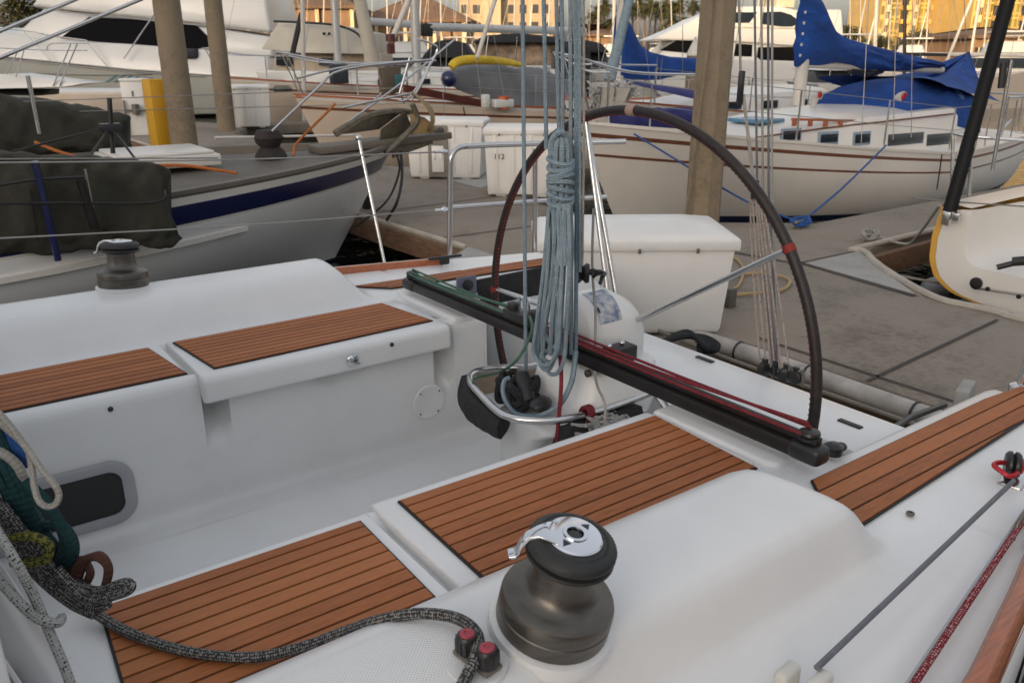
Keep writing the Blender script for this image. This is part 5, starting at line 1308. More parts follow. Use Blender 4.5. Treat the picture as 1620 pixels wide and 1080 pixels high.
# orange hose and a boathook on deck
tube_thing('deck_hose', [at(55, 225, y=8.1), at(110, 245, y=7.9), at(200, 262, y=7.6), at(290, 262, y=7.5), at(375, 274, y=7.2)], .014, R_ORANGE, 'orange hose lying along the grey teak deck of the left cruiser', 'hose', sm=6)
tube_thing('deck_hose', [at(465, 246, y=7.6), at(466, 232, y=7.7), at(480, 215, y=7.8), at(500, 195, y=7.9), at(530, 165, y=8.0)], .012, R_ORANGE, 'orange line rising from the windlass towards the bow pulpit', 'hose', sm=6)
tube_thing('boathook', [at(340, 218, y=8.9), at(560, 214, y=8.9)], .014, SPARW, 'pale boathook lying along the far rail of the left cruiser', 'boathook')
# two anchors on the bow roller
def plate(mb, pts, th, yy): mb.extr([at(a, b_, y=yy) for a, b_ in pts], (0, th, 0))
an = thing('anchor', 'long shanked brown plough anchor lying on the bow roller of the left cruiser', 'anchor', at(600, 215, y=7.95))
mb = MB(); mb.tube(catmull([at(530, 212, y=7.9), at(575, 186, y=7.9), at(620, 176, y=7.9), at(652, 178, y=7.9)], 5), .035, 6, rfn=lambda t: 1.1 - .3 * t); put(mb, 'shank', ANCH, an)
mb = MB()
for pts in ([(540, 213), (572, 190), (640, 175), (600, 205)], [(604, 205), (642, 176), (652, 200), (618, 226), (600, 228)]):
    mb.extr([at(a, b_, y=7.85 + (.12 if i > 1 else 0)) for i, (a, b_) in enumerate(pts)], (0, .03, .0))
put(mb, 'fluke', ANCH, an, bevel=.006)
an2 = thing('anchor', 'weathered claw anchor with a curved tan fluke hanging off the bowsprit end', 'anchor', at(665, 200, y=7.8))
mb = MB(); mb.tube(catmull([at(610, 243, y=7.75), at(640, 215, y=7.75), at(660, 190, y=7.75), at(652, 165, y=7.75)], 5), .03, 8); put(mb, 'shank', ANCH, an2)
TANA = mat('tan_anchor', (.30, .21, .10), .6, .2, var=.3, scale=8, bump=.3, bscale=30)
mb = MB(); g = []
for i in range(13):
    u_ = i / 12; a = lerp(-.3, 2.2, u_)
    cpt = at(lerp(655, 690, math.sin(u_ * 2.4)), lerp(148, 205, u_), y=7.7); wd = .05 + .06 * math.sin(u_ * PI)
    g.append([cpt + V((-wd, -.05, .01)), cpt + V((0, .02, -.03)), cpt + V((wd * .4, .1, .0)), cpt + V((0, .03, .02))])
mb.grid(g, wrap=True, cap0=True, cap1=True); mb.extr([at(650, 180, y=7.75), at(672, 186, y=7.75), at(690, 200, y=7.72), at(684, 210, y=7.72), at(652, 214, y=7.75)], (0, .025, 0)); put(mb, 'fluke', TANA, an2, bevel=.004)
tube_thing('anchor_chain_line', [at(628, 245, y=7.7), at(632, 268, y=7.5), at(620, 305, y=7.3), at(600, 330, y=7.1), at(560, 360, z=DOCK + .02)], .011, R_BLACK, 'dark line hanging from the anchor down onto the dock', 'mooring line', sm=6)
tube_thing('anchor_chain_line', [at(634, 240, y=7.7), at(636, 280, y=7.3), at(628, 320, y=6.9), at(612, 348, z=DOCK + .02)], .014, R_BLACK, 'thicker dark mooring line dropping from the bowsprit to the dock corner', 'mooring line', sm=6)
mb = MB(); c0 = at(580, 330, z=DOCK); c0.z = DOCK
mb.box(c0 + V((0, 0, .18)), (.07, .09, .36)); mb.ell(c0 + V((0, 0, .38)), (.07, .07, .09)); put(mb, 'pedestal_post', BLKP, label='small black power post under the bow of the left cruiser', cat='power post', bevel=.01)
mb = MB(); mb.tube(catmull([at(530, 372, z=-.9), at(560, 350, z=DOCK - .1), at(590, 340, z=DOCK + .02), at(606, 322, z=DOCK + .1)], 5), .012, 7); put(mb, 'mooring_line', R_WHITE, label='white mooring line at the dock corner under the left bow', cat='mooring line')
# stanchion of our own yacht in front of that bow
mb = MB(); a, b = at(611, 430, y=3.42), at(567, 218, y=3.62); mb.tube([a, b], .008, 12); mb.lathe([(.022, -.02), (.028, .004), (.017, .02), (0, .02)], a, 14); mb.ell(b, (.016, .016, .016)); put(mb, 'lifeline_stanchion', STEEL, yacht)
# canvas bundles along its rails
def bundle(name, label, P0, P1, h0, h1, thick, m, y, seed=0.0, straps=()):
    mb = MB(); rows = []; n = 70
    for i in range(n + 1):
        t = i / n; c = P0.lerp(P1, t); hh = lerp(h0, h1, t)
        e = 1 - .5 * sst(.93, 1.0, t)
        row = []
        for k in range(36):
            a = 2 * PI * k / 36
            w = .035 * noise.noise(V((t * 6 + seed, math.sin(a) * 1.5, math.cos(a) * 2.0))) + .018 * noise.noise(V((t * 17 + seed, a * 2, 2))) - .022 * abs(math.sin(t * 14 + math.sin(a) * 3.5 + seed)) ** 6 - .012 * abs(math.sin(t * 31 - math.sin(a) * 5.0)) ** 8
            ca = math.copysign(abs(math.cos(a)) ** .5, math.cos(a)); sa = math.copysign(abs(math.sin(a)) ** .55, math.sin(a)); e2 = .75 + .25 * e
            row.append(c + V((.05 * noise.noise(V((a, t * 3, seed))) - (.16 * (1 - abs(sa)) * (1 - e) if t > .9 else 0), (thick + w) * ca * e, (hh / 2 * e2 + w * .7) * sa)))
        rows.append(row)
    mb.grid(rows, wrap=True, cap0=True, cap1=True)
    return put(mb, name, m, label=label, cat='canvas bundle', sharp=80)
p0, p1 = at(-150, 322, y=6.2), at(276, 322, y=6.2)
bd = bundle('canvas_bundle', 'large olive canvas bundle lashed outside the near rail of the left cruiser', p0, p1, .72, .60, .12, CANV, 6.2)
for (q0, q1, r_) in (((55, 255), (92, 412), .022), ((48, 300), (60, 380), .007), ((128, 285), (150, 362), .03)):
    put(MB().tube([at(*q0, y=5.96), at(*q1, y=5.99)], r_, 8), 'strap', BLK if r_ != .022 else NAVYP, bd)
put(MB().tube(catmull([at(-20, 296, y=5.97), at(60, 284, y=5.97), at(140, 280, y=5.97)], 5), .009, 7), 'lashing_line', BLK, bd)
put(MB().tube(catmull([at(-20, 322, y=5.95), at(100, 321, y=5.95), at(245, 320, y=5.97), at(262, 300, y=6.0)], 5), .008, 7), 'lashing_line', BLK, bd)
put(MB().tube([at(134, 268, y=5.96), at(152, 360, y=5.99)], .012, 8), 'rail_post', STEEL, bd)
p0, p1 = at(-120, 205, y=9.9), at(205, 200, y=9.9)
bundle('canvas_bundle', 'smaller olive canvas bundle on the far rail of the left cruiser', p0 + V((0, 0, .06)), p1 - V((0, 0, .05)), .80, .40, .25, CANV, 9.9, 4.2)
for yy, (q0, q1) in ((6.1, ((-20, 252), (345, 250))), (9.7, ((-20, 163), (640, 139))), (9.7, ((-20, 180), (640, 164)))):
    put(MB().tube([kl(*q0, yy), kl(*q1, yy)], .005, 6), 'lifeline', WIRE, kx, local=True)
for q0, q1, r_ in (((-10, 54), (128, -4), .015), ((-10, 96), (226, -2), .015)):   # forestays with furled wire over the left
    put(MB().tube([kl(*q0, 8.0), kl(*q1, 8.0)], r_, 10), 'stay_rod', STEEL, kx, local=True)

# ---- white sloop with royal-blue covers on the right
sl_ = thing('moored_sloop', 'white sloop with brown stripes, royal blue sail cover and blue dodger', 'sailboat', (5.95, 7.05, WATER))
srow = make_hull(sl_, 8.6, 3.15, 1.37, .89, .88, [WH, BROWNP, WH, BOOT], [(.07, 0), (.10, 1), (.215, 2), (.235, 1), (.66, 2), (.735, 3), (.75, 2), (2, 3)], rake=.9, svals=[0, .035, .07, .10, .16, .215, .235, .3, .4, .5, .58, .66, .735, .75, .84, .92, 1], fwd=.55, tr=.62)
make_deck(sl_, srow, WS, drop=.04, cap=(WH, .05))
cabin(sl_, 1.55, 6.1, .62, 1.02, .87, .34, .48, WH, front=.9)
def sy(px, py, y=6.03): return WM[sl_.name].inverted() @ at(px, py, y=y)
def cabin_y(x, z):   # outside of the cabin side at local x
    w = interp(x, [(1.55, .5), (2.45, .62), (3.83, .86), (6.06, 1.02)]); return -(w * 1.012)
for (a, b, c_, d_, fr) in ((1238, 1265, 208, 222, 1), (1297, 1324, 213, 226, 1), (1352, 1375, 213, 227, 1), (1405, 1460, 213, 231, 0), (1466, 1502, 213, 231, 0)):
    x0, x1 = sy(a, c_).x, sy(b, c_).x
    for _ in range(4): x0, x1 = sy(a, c_, 7.05 + cabin_y(x0, 0)).x, sy(b, c_, 7.05 + cabin_y(x1, 0)).x
    z0, z1 = sy(a, d_, 7.05 + cabin_y(x0, 0)).z, sy(a, c_, 7.05 + cabin_y(x0, 0)).z
    yy = cabin_y((x0 + x1) / 2, 0); 
    mb = MB(); 
    def qq(e, o): return [(x0 - e, cabin_y(x0, 0) - o, z0 - e), (x1 + e, cabin_y(x1, 0) - o, z0 - e), (x1 + e, cabin_y(x1, 0) - o + .01, z1 + e), (x0 - e, cabin_y(x0, 0) - o + .01, z1 + e)]
    if fr:
        mb.extr(qq(.03, .0), (0, -.02, 0)); f_ = put(mb, 'window', mat('blue_grey_frame', (.22, .28, .34), .4), sl_, local=True, bevel=.012, seg=3)
        mb = MB(); mb.extr(qq(.0, .021), (0, -.006, 0)); put(mb, 'pane', GLASS, f_, local=True, bevel=.01)
    else:
        mb.extr(qq(.0, .005), (0, -.02, 0)); put(mb, 'window', mat('grey_tinted_glass', (.045, .05, .055), .15), sl_, local=True, bevel=.006)
g = [(x, cabin_y(x, 0) * 1.0 - .006, z) for x, z in ((2.3, 1.12), (3.4, 1.19), (4.6, 1.23), (6.0, 1.27))]
put(MB().tube(g, .011, 6), 'cabin_stripe', BROWNP, sl_, local=True)
# scalloped grab rail on the coachroof
mb = MB(); a, b = sy(1257, 192, 6.25), sy(1455, 197, 6.25)
for k in range(10):
    p = a.lerp(b, k / 9); mb.box((p.x, p.y, p.z - .02), (.06, .035, .07))
mb.bar(a + V((-.05, 0, .025)), b + V((.05, 0, .025)), .035, .03); put(mb, 'grab_rail', VARN, sl_, local=True, bevel=.004)
mb = MB(); p = sy(1412, 193, 6.6); mb.box((p.x, p.y, p.z + .05), (.38, .3, .16), taper=.8); put(mb, 'cowl_box', WH, sl_, local=True, bevel=.02)
def cowl(px, py, yy, s=1.0):
    p = sy(px, py, yy); mb = MB()
    mb.tube(catmull([p + V((0, 0, -.18 * s)), p + V((0, 0, -.02 * s)), p + V((-.015, -.06 * s, .09 * s)), p + V((-.02, -.12 * s, .11 * s))], 5), .062 * s, 12, rfn=lambda t: .8 + .45 * t)
    v_ = put(mb, 'cowl_vent', SPARW, sl_, local=True)
    mb = MB(); mb.ell(p + V((-.022, -.125 * s, .11 * s)), (.06 * s, .02, .06 * s)); put(mb, 'vent_mouth', REDP, v_, local=True)
cowl(1415, 168, 6.6, 1.1); cowl(1288, 160, 7.4, .8)
mx_ = sy(1262, 170, 7.05)
mast(sl_, mx_.x, 1.4, 10.2, .082, SPARW, stays=[(.15, 0, 1.45), (8.5, 0, 1.1), (mx_.x - .5, -1.3, 1.05), (mx_.x + .1, -1.35, 1.05), (mx_.x + .6, -1.3, 1.05), (mx_.x - .5, 1.3, 1.05), (mx_.x + .1, 1.35, 1.05), (mx_.x + .6, 1.3, 1.05)], spread=[5.0])
bz = sy(1290, 95, 7.05).z
put(MB().tube([(mx_.x, 0, bz - .05), (sy(1490, 110, 7.05).x, 0, sy(1490, 106, 7.05).z - .05)], .05, 10), 'boom', SPARW, sl_, local=True)
mb = MB(); rows_ = []        # cover: tall collar at the mast falling away aft
xa, xb = sy(1266, 95, 7.05).x, sy(1487, 104, 7.05).x
top_pts = [(xa - .10, sy(1277, -30, 7.05).z), (xa + .06, sy(1280, -14, 7.05).z), (xa + .30, sy(1305, 0, 7.05).z), (xa + .45, sy(1320, 25, 7.05).z), (xa + .62, sy(1330, 48, 7.05).z), (xa + .95, sy(1352, 62, 7.05).z), (xa + 1.6, sy(1395, 72, 7.05).z), (xa + 2.5, sy(1440, 86, 7.05).z), (xb, sy(1487, 99, 7.05).z)]
bot_pts = [(xa - .10, sy(1264, 106, 7.05).z), (xa + .3, sy(1285, 107, 7.05).z), (xa + .75, sy(1318, 99, 7.05).z), (xa + 1.6, sy(1390, 112, 7.05).z), (xa + 2.5, sy(1440, 112, 7.05).z), (xb, sy(1487, 107, 7.05).z)]
for i in range(47):
    t = i / 46; x = lerp(xa - .10, xb, t ** 1.3); tp, bo = interp(x, top_pts), interp(x, bot_pts); row = []
    for k in range(24):
        a = 2 * PI * k / 24; zz = (1 - math.cos(a)) / 2
        base_w = interp(x - xa, [(-.1, .06), (0, .15), (.5, .20), (1.2, .20), (3, .12), (9, .05)]) * (1 - .30 * zz)
        wr = .034 * noise.noise(V((x * 2.0 + zz * 2.2, zz * 4, 3))) + .022 * math.sin(zz * 20 + x * 4 + 2 * noise.noise(V((x, zz * 3, 0))))
        row.append((x, math.sin(a) * (base_w + wr), lerp(bo, tp, zz) + .02 * noise.noise(V((x * 3, a, 7)))))
    rows_.append(row)
mb.grid(rows_, wrap=True, cap0=True, cap1=True); sc = put(mb, 'sail_cover', BLUEC, sl_, local=True, sharp=85)
for k in range(5):
    p = sy(1266 + (8 - 2 * k), 20 + 17 * k, 6.88); put(MB().ell(p, (.02, .015, .02), 8, 5), 'cover_button', SPARW, sc, local=True)
put(MB().tube([sy(1345, 112, 7.05), sy(1370, 118, 7.05), sy(1395, 112, 7.05)], .045, 8), 'sheet_block', BLKP, sl_, local=True)
# dodger and the pointed awning aft of it
mb = MB(); rows_ = []
dx0 = sy(1322, 160, 6.3).x
X0, X1 = sy(1436, 176, 6.25).x, sy(1548, 205, 6.15).x
zf, za = sy(1436, 178, 6.25).z, sy(1548, 210, 6.15).z; HT = sy(1425, 123, 7.05).z
for i in range(8):
    t = i / 7; x = lerp(X0, X1, t) ; zb = lerp(zf, za, t); zt = lerp(zb, HT, interp(t, [(0, .06), (.14, .62), (.3, .9), (.5, 1.0), (.8, .97), (1, .86)])); w = lerp(.80, .92, t)
    rows_.append([(x + .02 * noise.noise(V((i * .9, a * 2, 1))), -w * math.cos(a) * (1 + .02 * math.sin(i * 3 + a * 4)), lerp(zb, zt, math.sin(a) ** .42)) for a in [PI * k / 24 for k in range(25)]])
mb.grid([[V(a).lerp(V(b), k / 3) for a, b in zip(rows_[i], rows_[i + 1])] for i in range(len(rows_) - 1) for k in range(3)] + [rows_[-1]]); put(mb, 'dodger', BLUEC, sl_, local=True, sharp=75)
put(MB().tube(catmull([V(p) + V((0, 0, .008)) for p in rows_[5][2:-2]], 2), .035, 6), 'dodger_band', mat('faded_blue', (.05, .12, .28), .8), sl_, local=True)
mb = MB(); A = sy(1534, 83, 7.2); E_ = [sy(1440, 122, 6.9), sy(1470, 125, 6.2), sy(1520, 143, 6.1), sy(1584, 161, 6.2)]; E2 = [V((p.x, -p.y * 1.0, p.z)) for p in E_]
n = 10
for ring, sg in ((E_, 1), (E2, -1)):
    pts = catmull(ring, 5); g = []
    for j in range(n + 1):
        t = j / n; g.append([A.lerp(p, t) + V((0, 0, -.16 * math.sin(PI * t) * (1 if True else 0) + .03 * noise.noise(V((p.x * 3, t * 3, sg))))) for p in pts])
    mb.grid(g)
put(mb, 'awning', BLUEC, sl_, local=True, sharp=80)
stanchions(sl_, srow, [5, 9, 13, 17, 20, 23, 25], h=.56, side=(1, -1))
pulpit(sl_, srow, 5, .6)
x, y, z = srow[-1][0]
mb = MB(); mb.tube(catmull([V((x - 1.0, -y - .0, z + .55)), V((x - .2, -y * 1.0, z + .56)), V((x + .02, -y * .7, z + .56)), V((x + .02, y * .7, z + .56)), V((x - .2, y, z + .56)), V((x - 1.0, y, z + .55))], 4), .014, 8)
for q in ((x - 1.0, -y), (x - .1, -y * .8), (x - .1, y * .8), (x - 1, y)): mb.tube([(q[0], q[1], z - .03), (q[0], q[1], z + .55)], .013, 8)
put(mb, 'stern_rail', STEEL, sl_, local=True)
mb = MB(); mb.tube([sy(1600, 190, 6.3), sy(1560, 230, 6.3)], .018, 8); put(mb, 'outboard_bracket', STEEL, sl_, local=True)
put(MB().box(sy(1196, 190, 6.9), (.5, .5, .05)), 'fore_hatch', mat('blue_hatch', (.10, .22, .34), .25), sl_, local=True, bevel=.015)
# fender-ish rusted scupper and hanging line
tube_thing('fender_line', [at(1490, 245, y=5.35), at(1487, 268, y=5.3), at(1482, 300, y=5.3)], .008, R_BLACK, 'dark fender line hanging on the quarter of the blue-covered sloop', 'line')

# ---- yellow edged racing boat, transom towards us
ry = thing('sport_boat', 'white sport boat with yellow hull edge and open transom at the right border', 'sailboat', (6.05, 1.35, WATER))
mb = MB(); rows_ = []
outl = [(1.68, 1.02), (1.70, .80), (1.68, .63), (1.61, .51), (1.47, .43), (1.1, .36), (.6, .32), (0, .31)]
full = outl + [(-a, b) for a, b in outl[-2::-1]]
for i in range(15):
    t = i / 14; x = t * 9.0; k = 1 - t ** 2.6 * .97; zt = .12 * t
    rows_.append([(x + .28 * (1 - z) * (1 - t) * 0 - .15 * (1.02 - z) * (1 - t), y * k, z + zt) for y, z in full])
mb.grid(rows_); put(mb, 'hull', YEL, ry, local=True, sharp=60)
def inset(pts, d): return [(y * (1 - d / 1.7), lerp(z, .55, d * .9)) for y, z in pts]
tx = lambda z: -.15 * (1.02 - z) - .004
inn = inset(full, .048)
mb = MB()      # transom ring with the well cut out of it
well = [(1.47, 1.02), (1.455, .78), (1.42, .68), (1.34, .635), (.6, .62), (0, .61)]; well = well + [(-a, b) for a, b in well[-2::-1]]
import bisect
def resamp(pts, n):
    L = [0]
    for a, b in zip(pts, pts[1:]): L.append(L[-1] + math.dist(a, b))
    out = []
    for i in range(n):
        s = L[-1] * i / (n - 1); j = min(len(pts) - 2, max(0, bisect.bisect_right(L, s) - 1)); u_ = (s - L[j]) / max(1e-9, L[j + 1] - L[j])
        out.append((lerp(pts[j][0], pts[j + 1][0], u_), lerp(pts[j][1], pts[j + 1][1], u_)))
    return out
A_, B_ = resamp(inn, 61), resamp(well, 61); O_ = resamp(full, 61)
mb.grid([[(tx(z), y, z) for y, z in A_], [(tx(z) - .006, lerp(a[0], b[0], .5), lerp(a[1], b[1], .5)) for a, b in zip(A_, B_) for z in [lerp(a[1], b[1], .5)]], [(tx(z), y, z) for y, z in B_]])
mb.grid([[(tx(z), y, z) for y, z in B_], [(tx(z) + .06, y * .985, z + .01 if z < .9 else z) for y, z in B_], [(1.2, y * .95, z + .02 if z < .9 else z) for y, z in B_], [(2.6, y * .85, z + .05 if z < .9 else z + .02) for y, z in B_]])
put(mb, 'transom', WH, ry, local=True, sharp=45)
mb = MB(); mb.grid([[(tx(z) + .001, y, z) for y, z in O_], [(tx(z) - .002, y, z) for y, z in A_]]); put(mb, 'yellow_edge', YEL, ry, local=True)
mb = MB()
for s in (1, -1):
    g = []
    for i in range(15):
        t = i / 14; k = 1 - t ** 2.6 * .97; x = t * 9.0
        g.append([(x, s * 1.69 * k, 1.02 + .12 * t), (x, s * (1.69 * k - .03), 1.045 + .12 * t), (x, s * max(0, min(1.47, 1.69 * k - .05)) * (1 if x < 2.6 else .0 if x > 3.2 else .85), 1.03 + .12 * t + (0 if x < 2.6 else .06))])
    mb.grid(g)
put(mb, 'side_deck', WH, ry, local=True, sharp=50)
mb = MB(); mb.box((2.6, 0, .8), (.04, 2.9, .46)); put(mb, 'cockpit_bulkhead', WH, ry, local=True)
mb = MB(); mb.box((1.0, .2, .60), (.9, .10, .12)); put(mb, 'foot_brace', mat('cream_gelcoat', (.62, .58, .42), .45), ry, local=True, bevel=.02)
rl = lambda px, py, x=6.0: WM[ry.name].inverted() @ at(px, py, x=x)
put(MB().tube([rl(1502, 335), rl(1530, 236, 6.1), rl(1600, -20, 6.35)], .048, 14), 'carbon_tube', mat('carbon_black', (.008, .008, .009), .55, spec=.2), ry, local=True)
mb = MB(); mb.tube([rl(1528, 243, 6.1), rl(1534, 222, 6.12)], .051, 14); put(mb, 'tube_collar', mat('beige_tape', (.40, .31, .22), .6), ry, local=True)
put(MB().tube([rl(1588, 100, 7.5), rl(1584, 140, 7.5)], .03, 8), 'spar_strut', BLK, ry, local=True)
mb = MB(); mb.box(rl(1499, 345, 5.93), (.06, .06, .10)); mb.box(rl(1514, 343, 5.93), (.05, .05, .06)); put(mb, 'tube_foot', STEEL, ry, local=True, bevel=.01)
for a, b in (((1533, 312), (1537, 222)), ((1506, 300), (1508, 208)), ((1570, 270), (1600, 95))): put(MB().tube([rl(*a, 6.3), rl(*b, 6.3)], .014, 8), 'stanchion', STEEL, ry, local=True)
put(MB().tube(catmull([rl(1505, 210, 6.3), rl(1536, 216, 6.3), rl(1620, 222, 6.5), rl(1680, 226, 6.7)], 4), .012, 8), 'rail', STEEL, ry, local=True)
put(MB().tube([rl(1440, 312, 6.4), rl(1490, 318, 6.1), rl(1700, 332, 5.9)], .005, 6), 'lifeline', WIRE, ry, local=True)
mb = MB(); p = rl(1545, 448, 5.80)
mb.lathe([(0, 0), (.042, 0), (.042, .012), (.025, .016), (0, .016)], M=Matrix.Translation(p) @ Matrix.Rotation(-PI / 2, 4, 'Y'), n=18); put(mb, 'drain_fitting', BLKP, ry, local=True)
mb = MB(); p = rl(1563, 457, 5.80); mb.lathe([(0, 0), (.016, 0), (.016, .008), (0, .008)], M=Matrix.Translation(p) @ Matrix.Rotation(-PI / 2, 4, 'Y'), n=12); p = rl(1612, 469, 5.80); mb.lathe([(0, 0), (.016, 0), (.016, .008), (0, .008)], M=Matrix.Translation(p) @ Matrix.Rotation(-PI / 2, 4, 'Y'), n=12); put(mb, 'drain_hole', BLKP, ry, local=True)
put(MB().tube([rl(1577, 423, 5.9), rl(1605, 416, 5.95), rl(1650, 410, 6.0)], .02, 10), 'tiller_extension', BLKP, ry, local=True)
mb = MB(); mb.tube([rl(1602, 414, 5.95), rl(1650, 410, 6.0)], .032, 10); put(mb, 'foam_grip', RUB, ry, local=True)
mb = MB(); c0 = at(1478, 458, z=-.98); mb.ell(c0, (.16, .11, .11)); put(mb, 'mooring_buoy', mat('grey_vinyl', (.2, .21, .22), .5), label='grey fender floating below the yellow-edged transom', cat='fender')
tube_thing('mooring_line', [at(1420, 436, z=DOCK + .02), at(1500, 450, z=-.72), at(1560, 458, x=5.84), at(1640, 470, x=5.84)], .009, R_WHITE, 'thin white line stretched from the dock to the yellow-edged transom', 'mooring line')
# ================================================================== BOATS BEHIND
def plane_frame(root, dx, dy):
    return WM[root.name].inverted()
class Side:
    """draws side-profile pieces of a motor yacht in the plane of its near side"""
    def __init__(s, root, half):
        s.root, s.half = root, half; s.M = WM[root.name]; s.I = s.M.inverted()
        s.n = (s.M.to_3x3() @ V((0, 1, 0))); s.p0 = s.M @ V((0, -half, 0))
    def q(s, px, py):
        r = FW * F + RT * (px - CX) - UP * (py - CY)
        t = (s.p0 - EYE).dot(s.n) / r.dot(s.n)
        p = s.I @ (EYE + r * t); return (p.x, p.z)
    def slab(s, name, pts, m, inset=0.0, half=None, bevel=.06, top_in=.25, parent=None):
        P = [s.q(*p) for p in pts]; h = (half or s.half) - inset
        z0 = min(z for x, z in P); z1 = max(z for x, z in P)
        def w(z): return h - top_in * (z - z0) / max(.01, z1 - z0)
        mb = MB()
        a = [mb.v((x, -w(z), z)) for x, z in P]; b = [mb.v((x, w(z), z)) for x, z in P]
        mb.face(a); mb.face(b[::-1]); n = len(P)
        for i in range(n): mb.face([a[i], a[(i + 1) % n], b[(i + 1) % n], b[i]])
        s.w = w
        return put(mb, name, m, parent or s.root, local=True, bevel=bevel, seg=3, sharp=35)
    def patch(s, name, pts, m, parent=None, inset=0.0, out=.03, top_in=0.0, ref=None, rnd=0.0):
        P = [s.q(*p) for p in pts]; w = ref or (lambda z: s.half - inset)
        mb = MB(); mb.extr([(x, -w(z) - out, z) for x, z in P], (0, .02, 0)); return put(mb, name, m, parent or s.root, local=True, bevel=rnd)
    def tube(s, name, pts, r, m, out=0.0, sm=4, parent=None):
        P = [V((x, -s.half - out, z)) for x, z in (s.q(*p) for p in pts)]
        return put(MB().tube(catmull(P, sm), r, 8), name, m, parent or s.root, local=True)
# sport fisher far left
p_ = at(150, 150, d=29); r0 = V((p_.x, p_.y, WATER))
sf = thing('sport_fishing_yacht', 'big white sport fishing yacht with a black wraparound window band at the upper left', 'motor yacht', r0 + HEAD * 2.4, RTA - .05)
S = Side(sf, 2.3)
S.slab('hull', [(-90, 78), (0, 92), (100, 102), (200, 112), (330, 121), (420, 126), (430, 178), (300, 182), (60, 180), (-40, 150)], WG, bevel=.05, top_in=-.25)
S.slab('deck_band', [(-90, 70), (-60, 40), (60, 62), (200, 70), (330, 80), (420, 90), (425, 126), (330, 120), (200, 111), (0, 91), (-90, 77)], WY, inset=.02, bevel=.10, top_in=.5)
hs_ = S.slab('deckhouse', [(-10, 70), (50, 10), (130, 24), (330, 44), (420, 58), (425, 92), (330, 84), (100, 68)], WY, inset=.45, bevel=.12, top_in=.25)
wf = S.w
S.patch('window_band', [(82, 60), (125, 26), (200, 30), (300, 40), (336, 73), (295, 78), (180, 70)], MESHW, parent=hs_, ref=wf, out=.05)
S.slab('flybridge', [(28, 8), (80, -60), (400, -60), (420, 52), (330, 40), (240, 31), (130, 20)], WY, inset=.55, bevel=.12, top_in=.3)
S.patch('brow_shadow_line', [(28, 8), (90, 17), (240, 31), (380, 45), (380, 47), (240, 33.5), (90, 19.5)], mat('moulding_shadow_grey', (.30, .29, .28), .5), inset=.50, out=.04)  # grey strip drawn as the shade under the flybridge brow
S.tube('rub_rail', [(-60, 86), (0, 92), (100, 102), (200, 112), (330, 121)], .025, mat('moulding_shadow_grey', (.30, .29, .28), .5), out=.24)
S.tube('bow_rail', [(-40, 42), (40, 49), (90, 58), (136, 64)], .02, STEEL)
for a, b in (((38, 50), (80, 95)), ((136, 64), (170, 106)), ((196, 93), (250, 14))): S.tube('rail_post', [a, b], .022, STEEL, sm=1)
S.tube('sheer_line', [(60, 116), (150, 119), (245, 118)], .012, GALV, out=.2)
for k in range(7):       # slanting blue hull graphic
    x = 187 + 11 * k; y = 118 + k * .9
    S.patch('hull_graphic', [(x, y), (x + 6, y + .3), (x - 12 + k * 1.4, y + 12 - k * 1.0), (x - 17 + k * 1.4, y + 12 - k * 1.0)], mat('teal_graphic', (.06, .16, .21), .4), out=.17)
mb = MB(); x, z = S.q(255, 85); mb.box((x + .5, -2.0, z), (1.3, .5, .32)); put(mb, 'deck_locker_cover', mat('dark_grey_canvas', (.03, .033, .04), .8), sf, local=True, bevel=.1, seg=3)
# white bow platform with boarding ladder in front of it
p_ = at(60, 145, d=20); bp_ = thing('bow_platform', 'white pointed swim platform with a leaning ladder, left border before the yacht', 'platform', V((p_.x, p_.y, WATER)), RTA - .03)
S2 = Side(bp_, .5)
S2.slab('platform_deck', [(-60, 120), (15, 117), (60, 123), (136, 132), (100, 138), (40, 140), (-60, 142)], WY, bevel=.02, top_in=.1)
S2.slab('platform_base', [(-60, 142), (70, 142), (60, 152), (-60, 150)], BLK, bevel=.02, inset=.1)
for o in (0, 10): S2.tube('ladder_rail', [(84 + o, 136), (112 + o, 70)], .016, STEEL, sm=1)
S2.tube('ladder_rail', [(74, 78), (84, 69), (138, 69)], .014, STEEL); S2.tube('ladder_rail', [(-40, 74), (60, 79), (138, 80)], .014, STEEL)
for a, b in (((10, 118), (30, 78)), ((25, 122), (38, 80))): S2.tube('ladder_rail', [a, b], .014, STEEL, sm=1)
# small white skiff hull on the dock behind the cabinets
p_ = at(150, 170, d=24); sk = thing('dinghy', 'cream dinghy hull showing between the olive bundle and the white cabinet', 'dinghy', V((p_.x, p_.y, WATER)), RTA)
S3 = Side(sk, .8)
S3.slab('hull', [(60, 146), (200, 146), (206, 190), (60, 180)], WC, bevel=.05, top_in=-.1); S3.slab('gunwale', [(60, 142), (202, 142), (202, 149), (60, 149)], WY, bevel=.03); S3.tube('hull_stripe', [(60, 156), (203, 155)], .018, BROWNP, sm=1, out=.05)

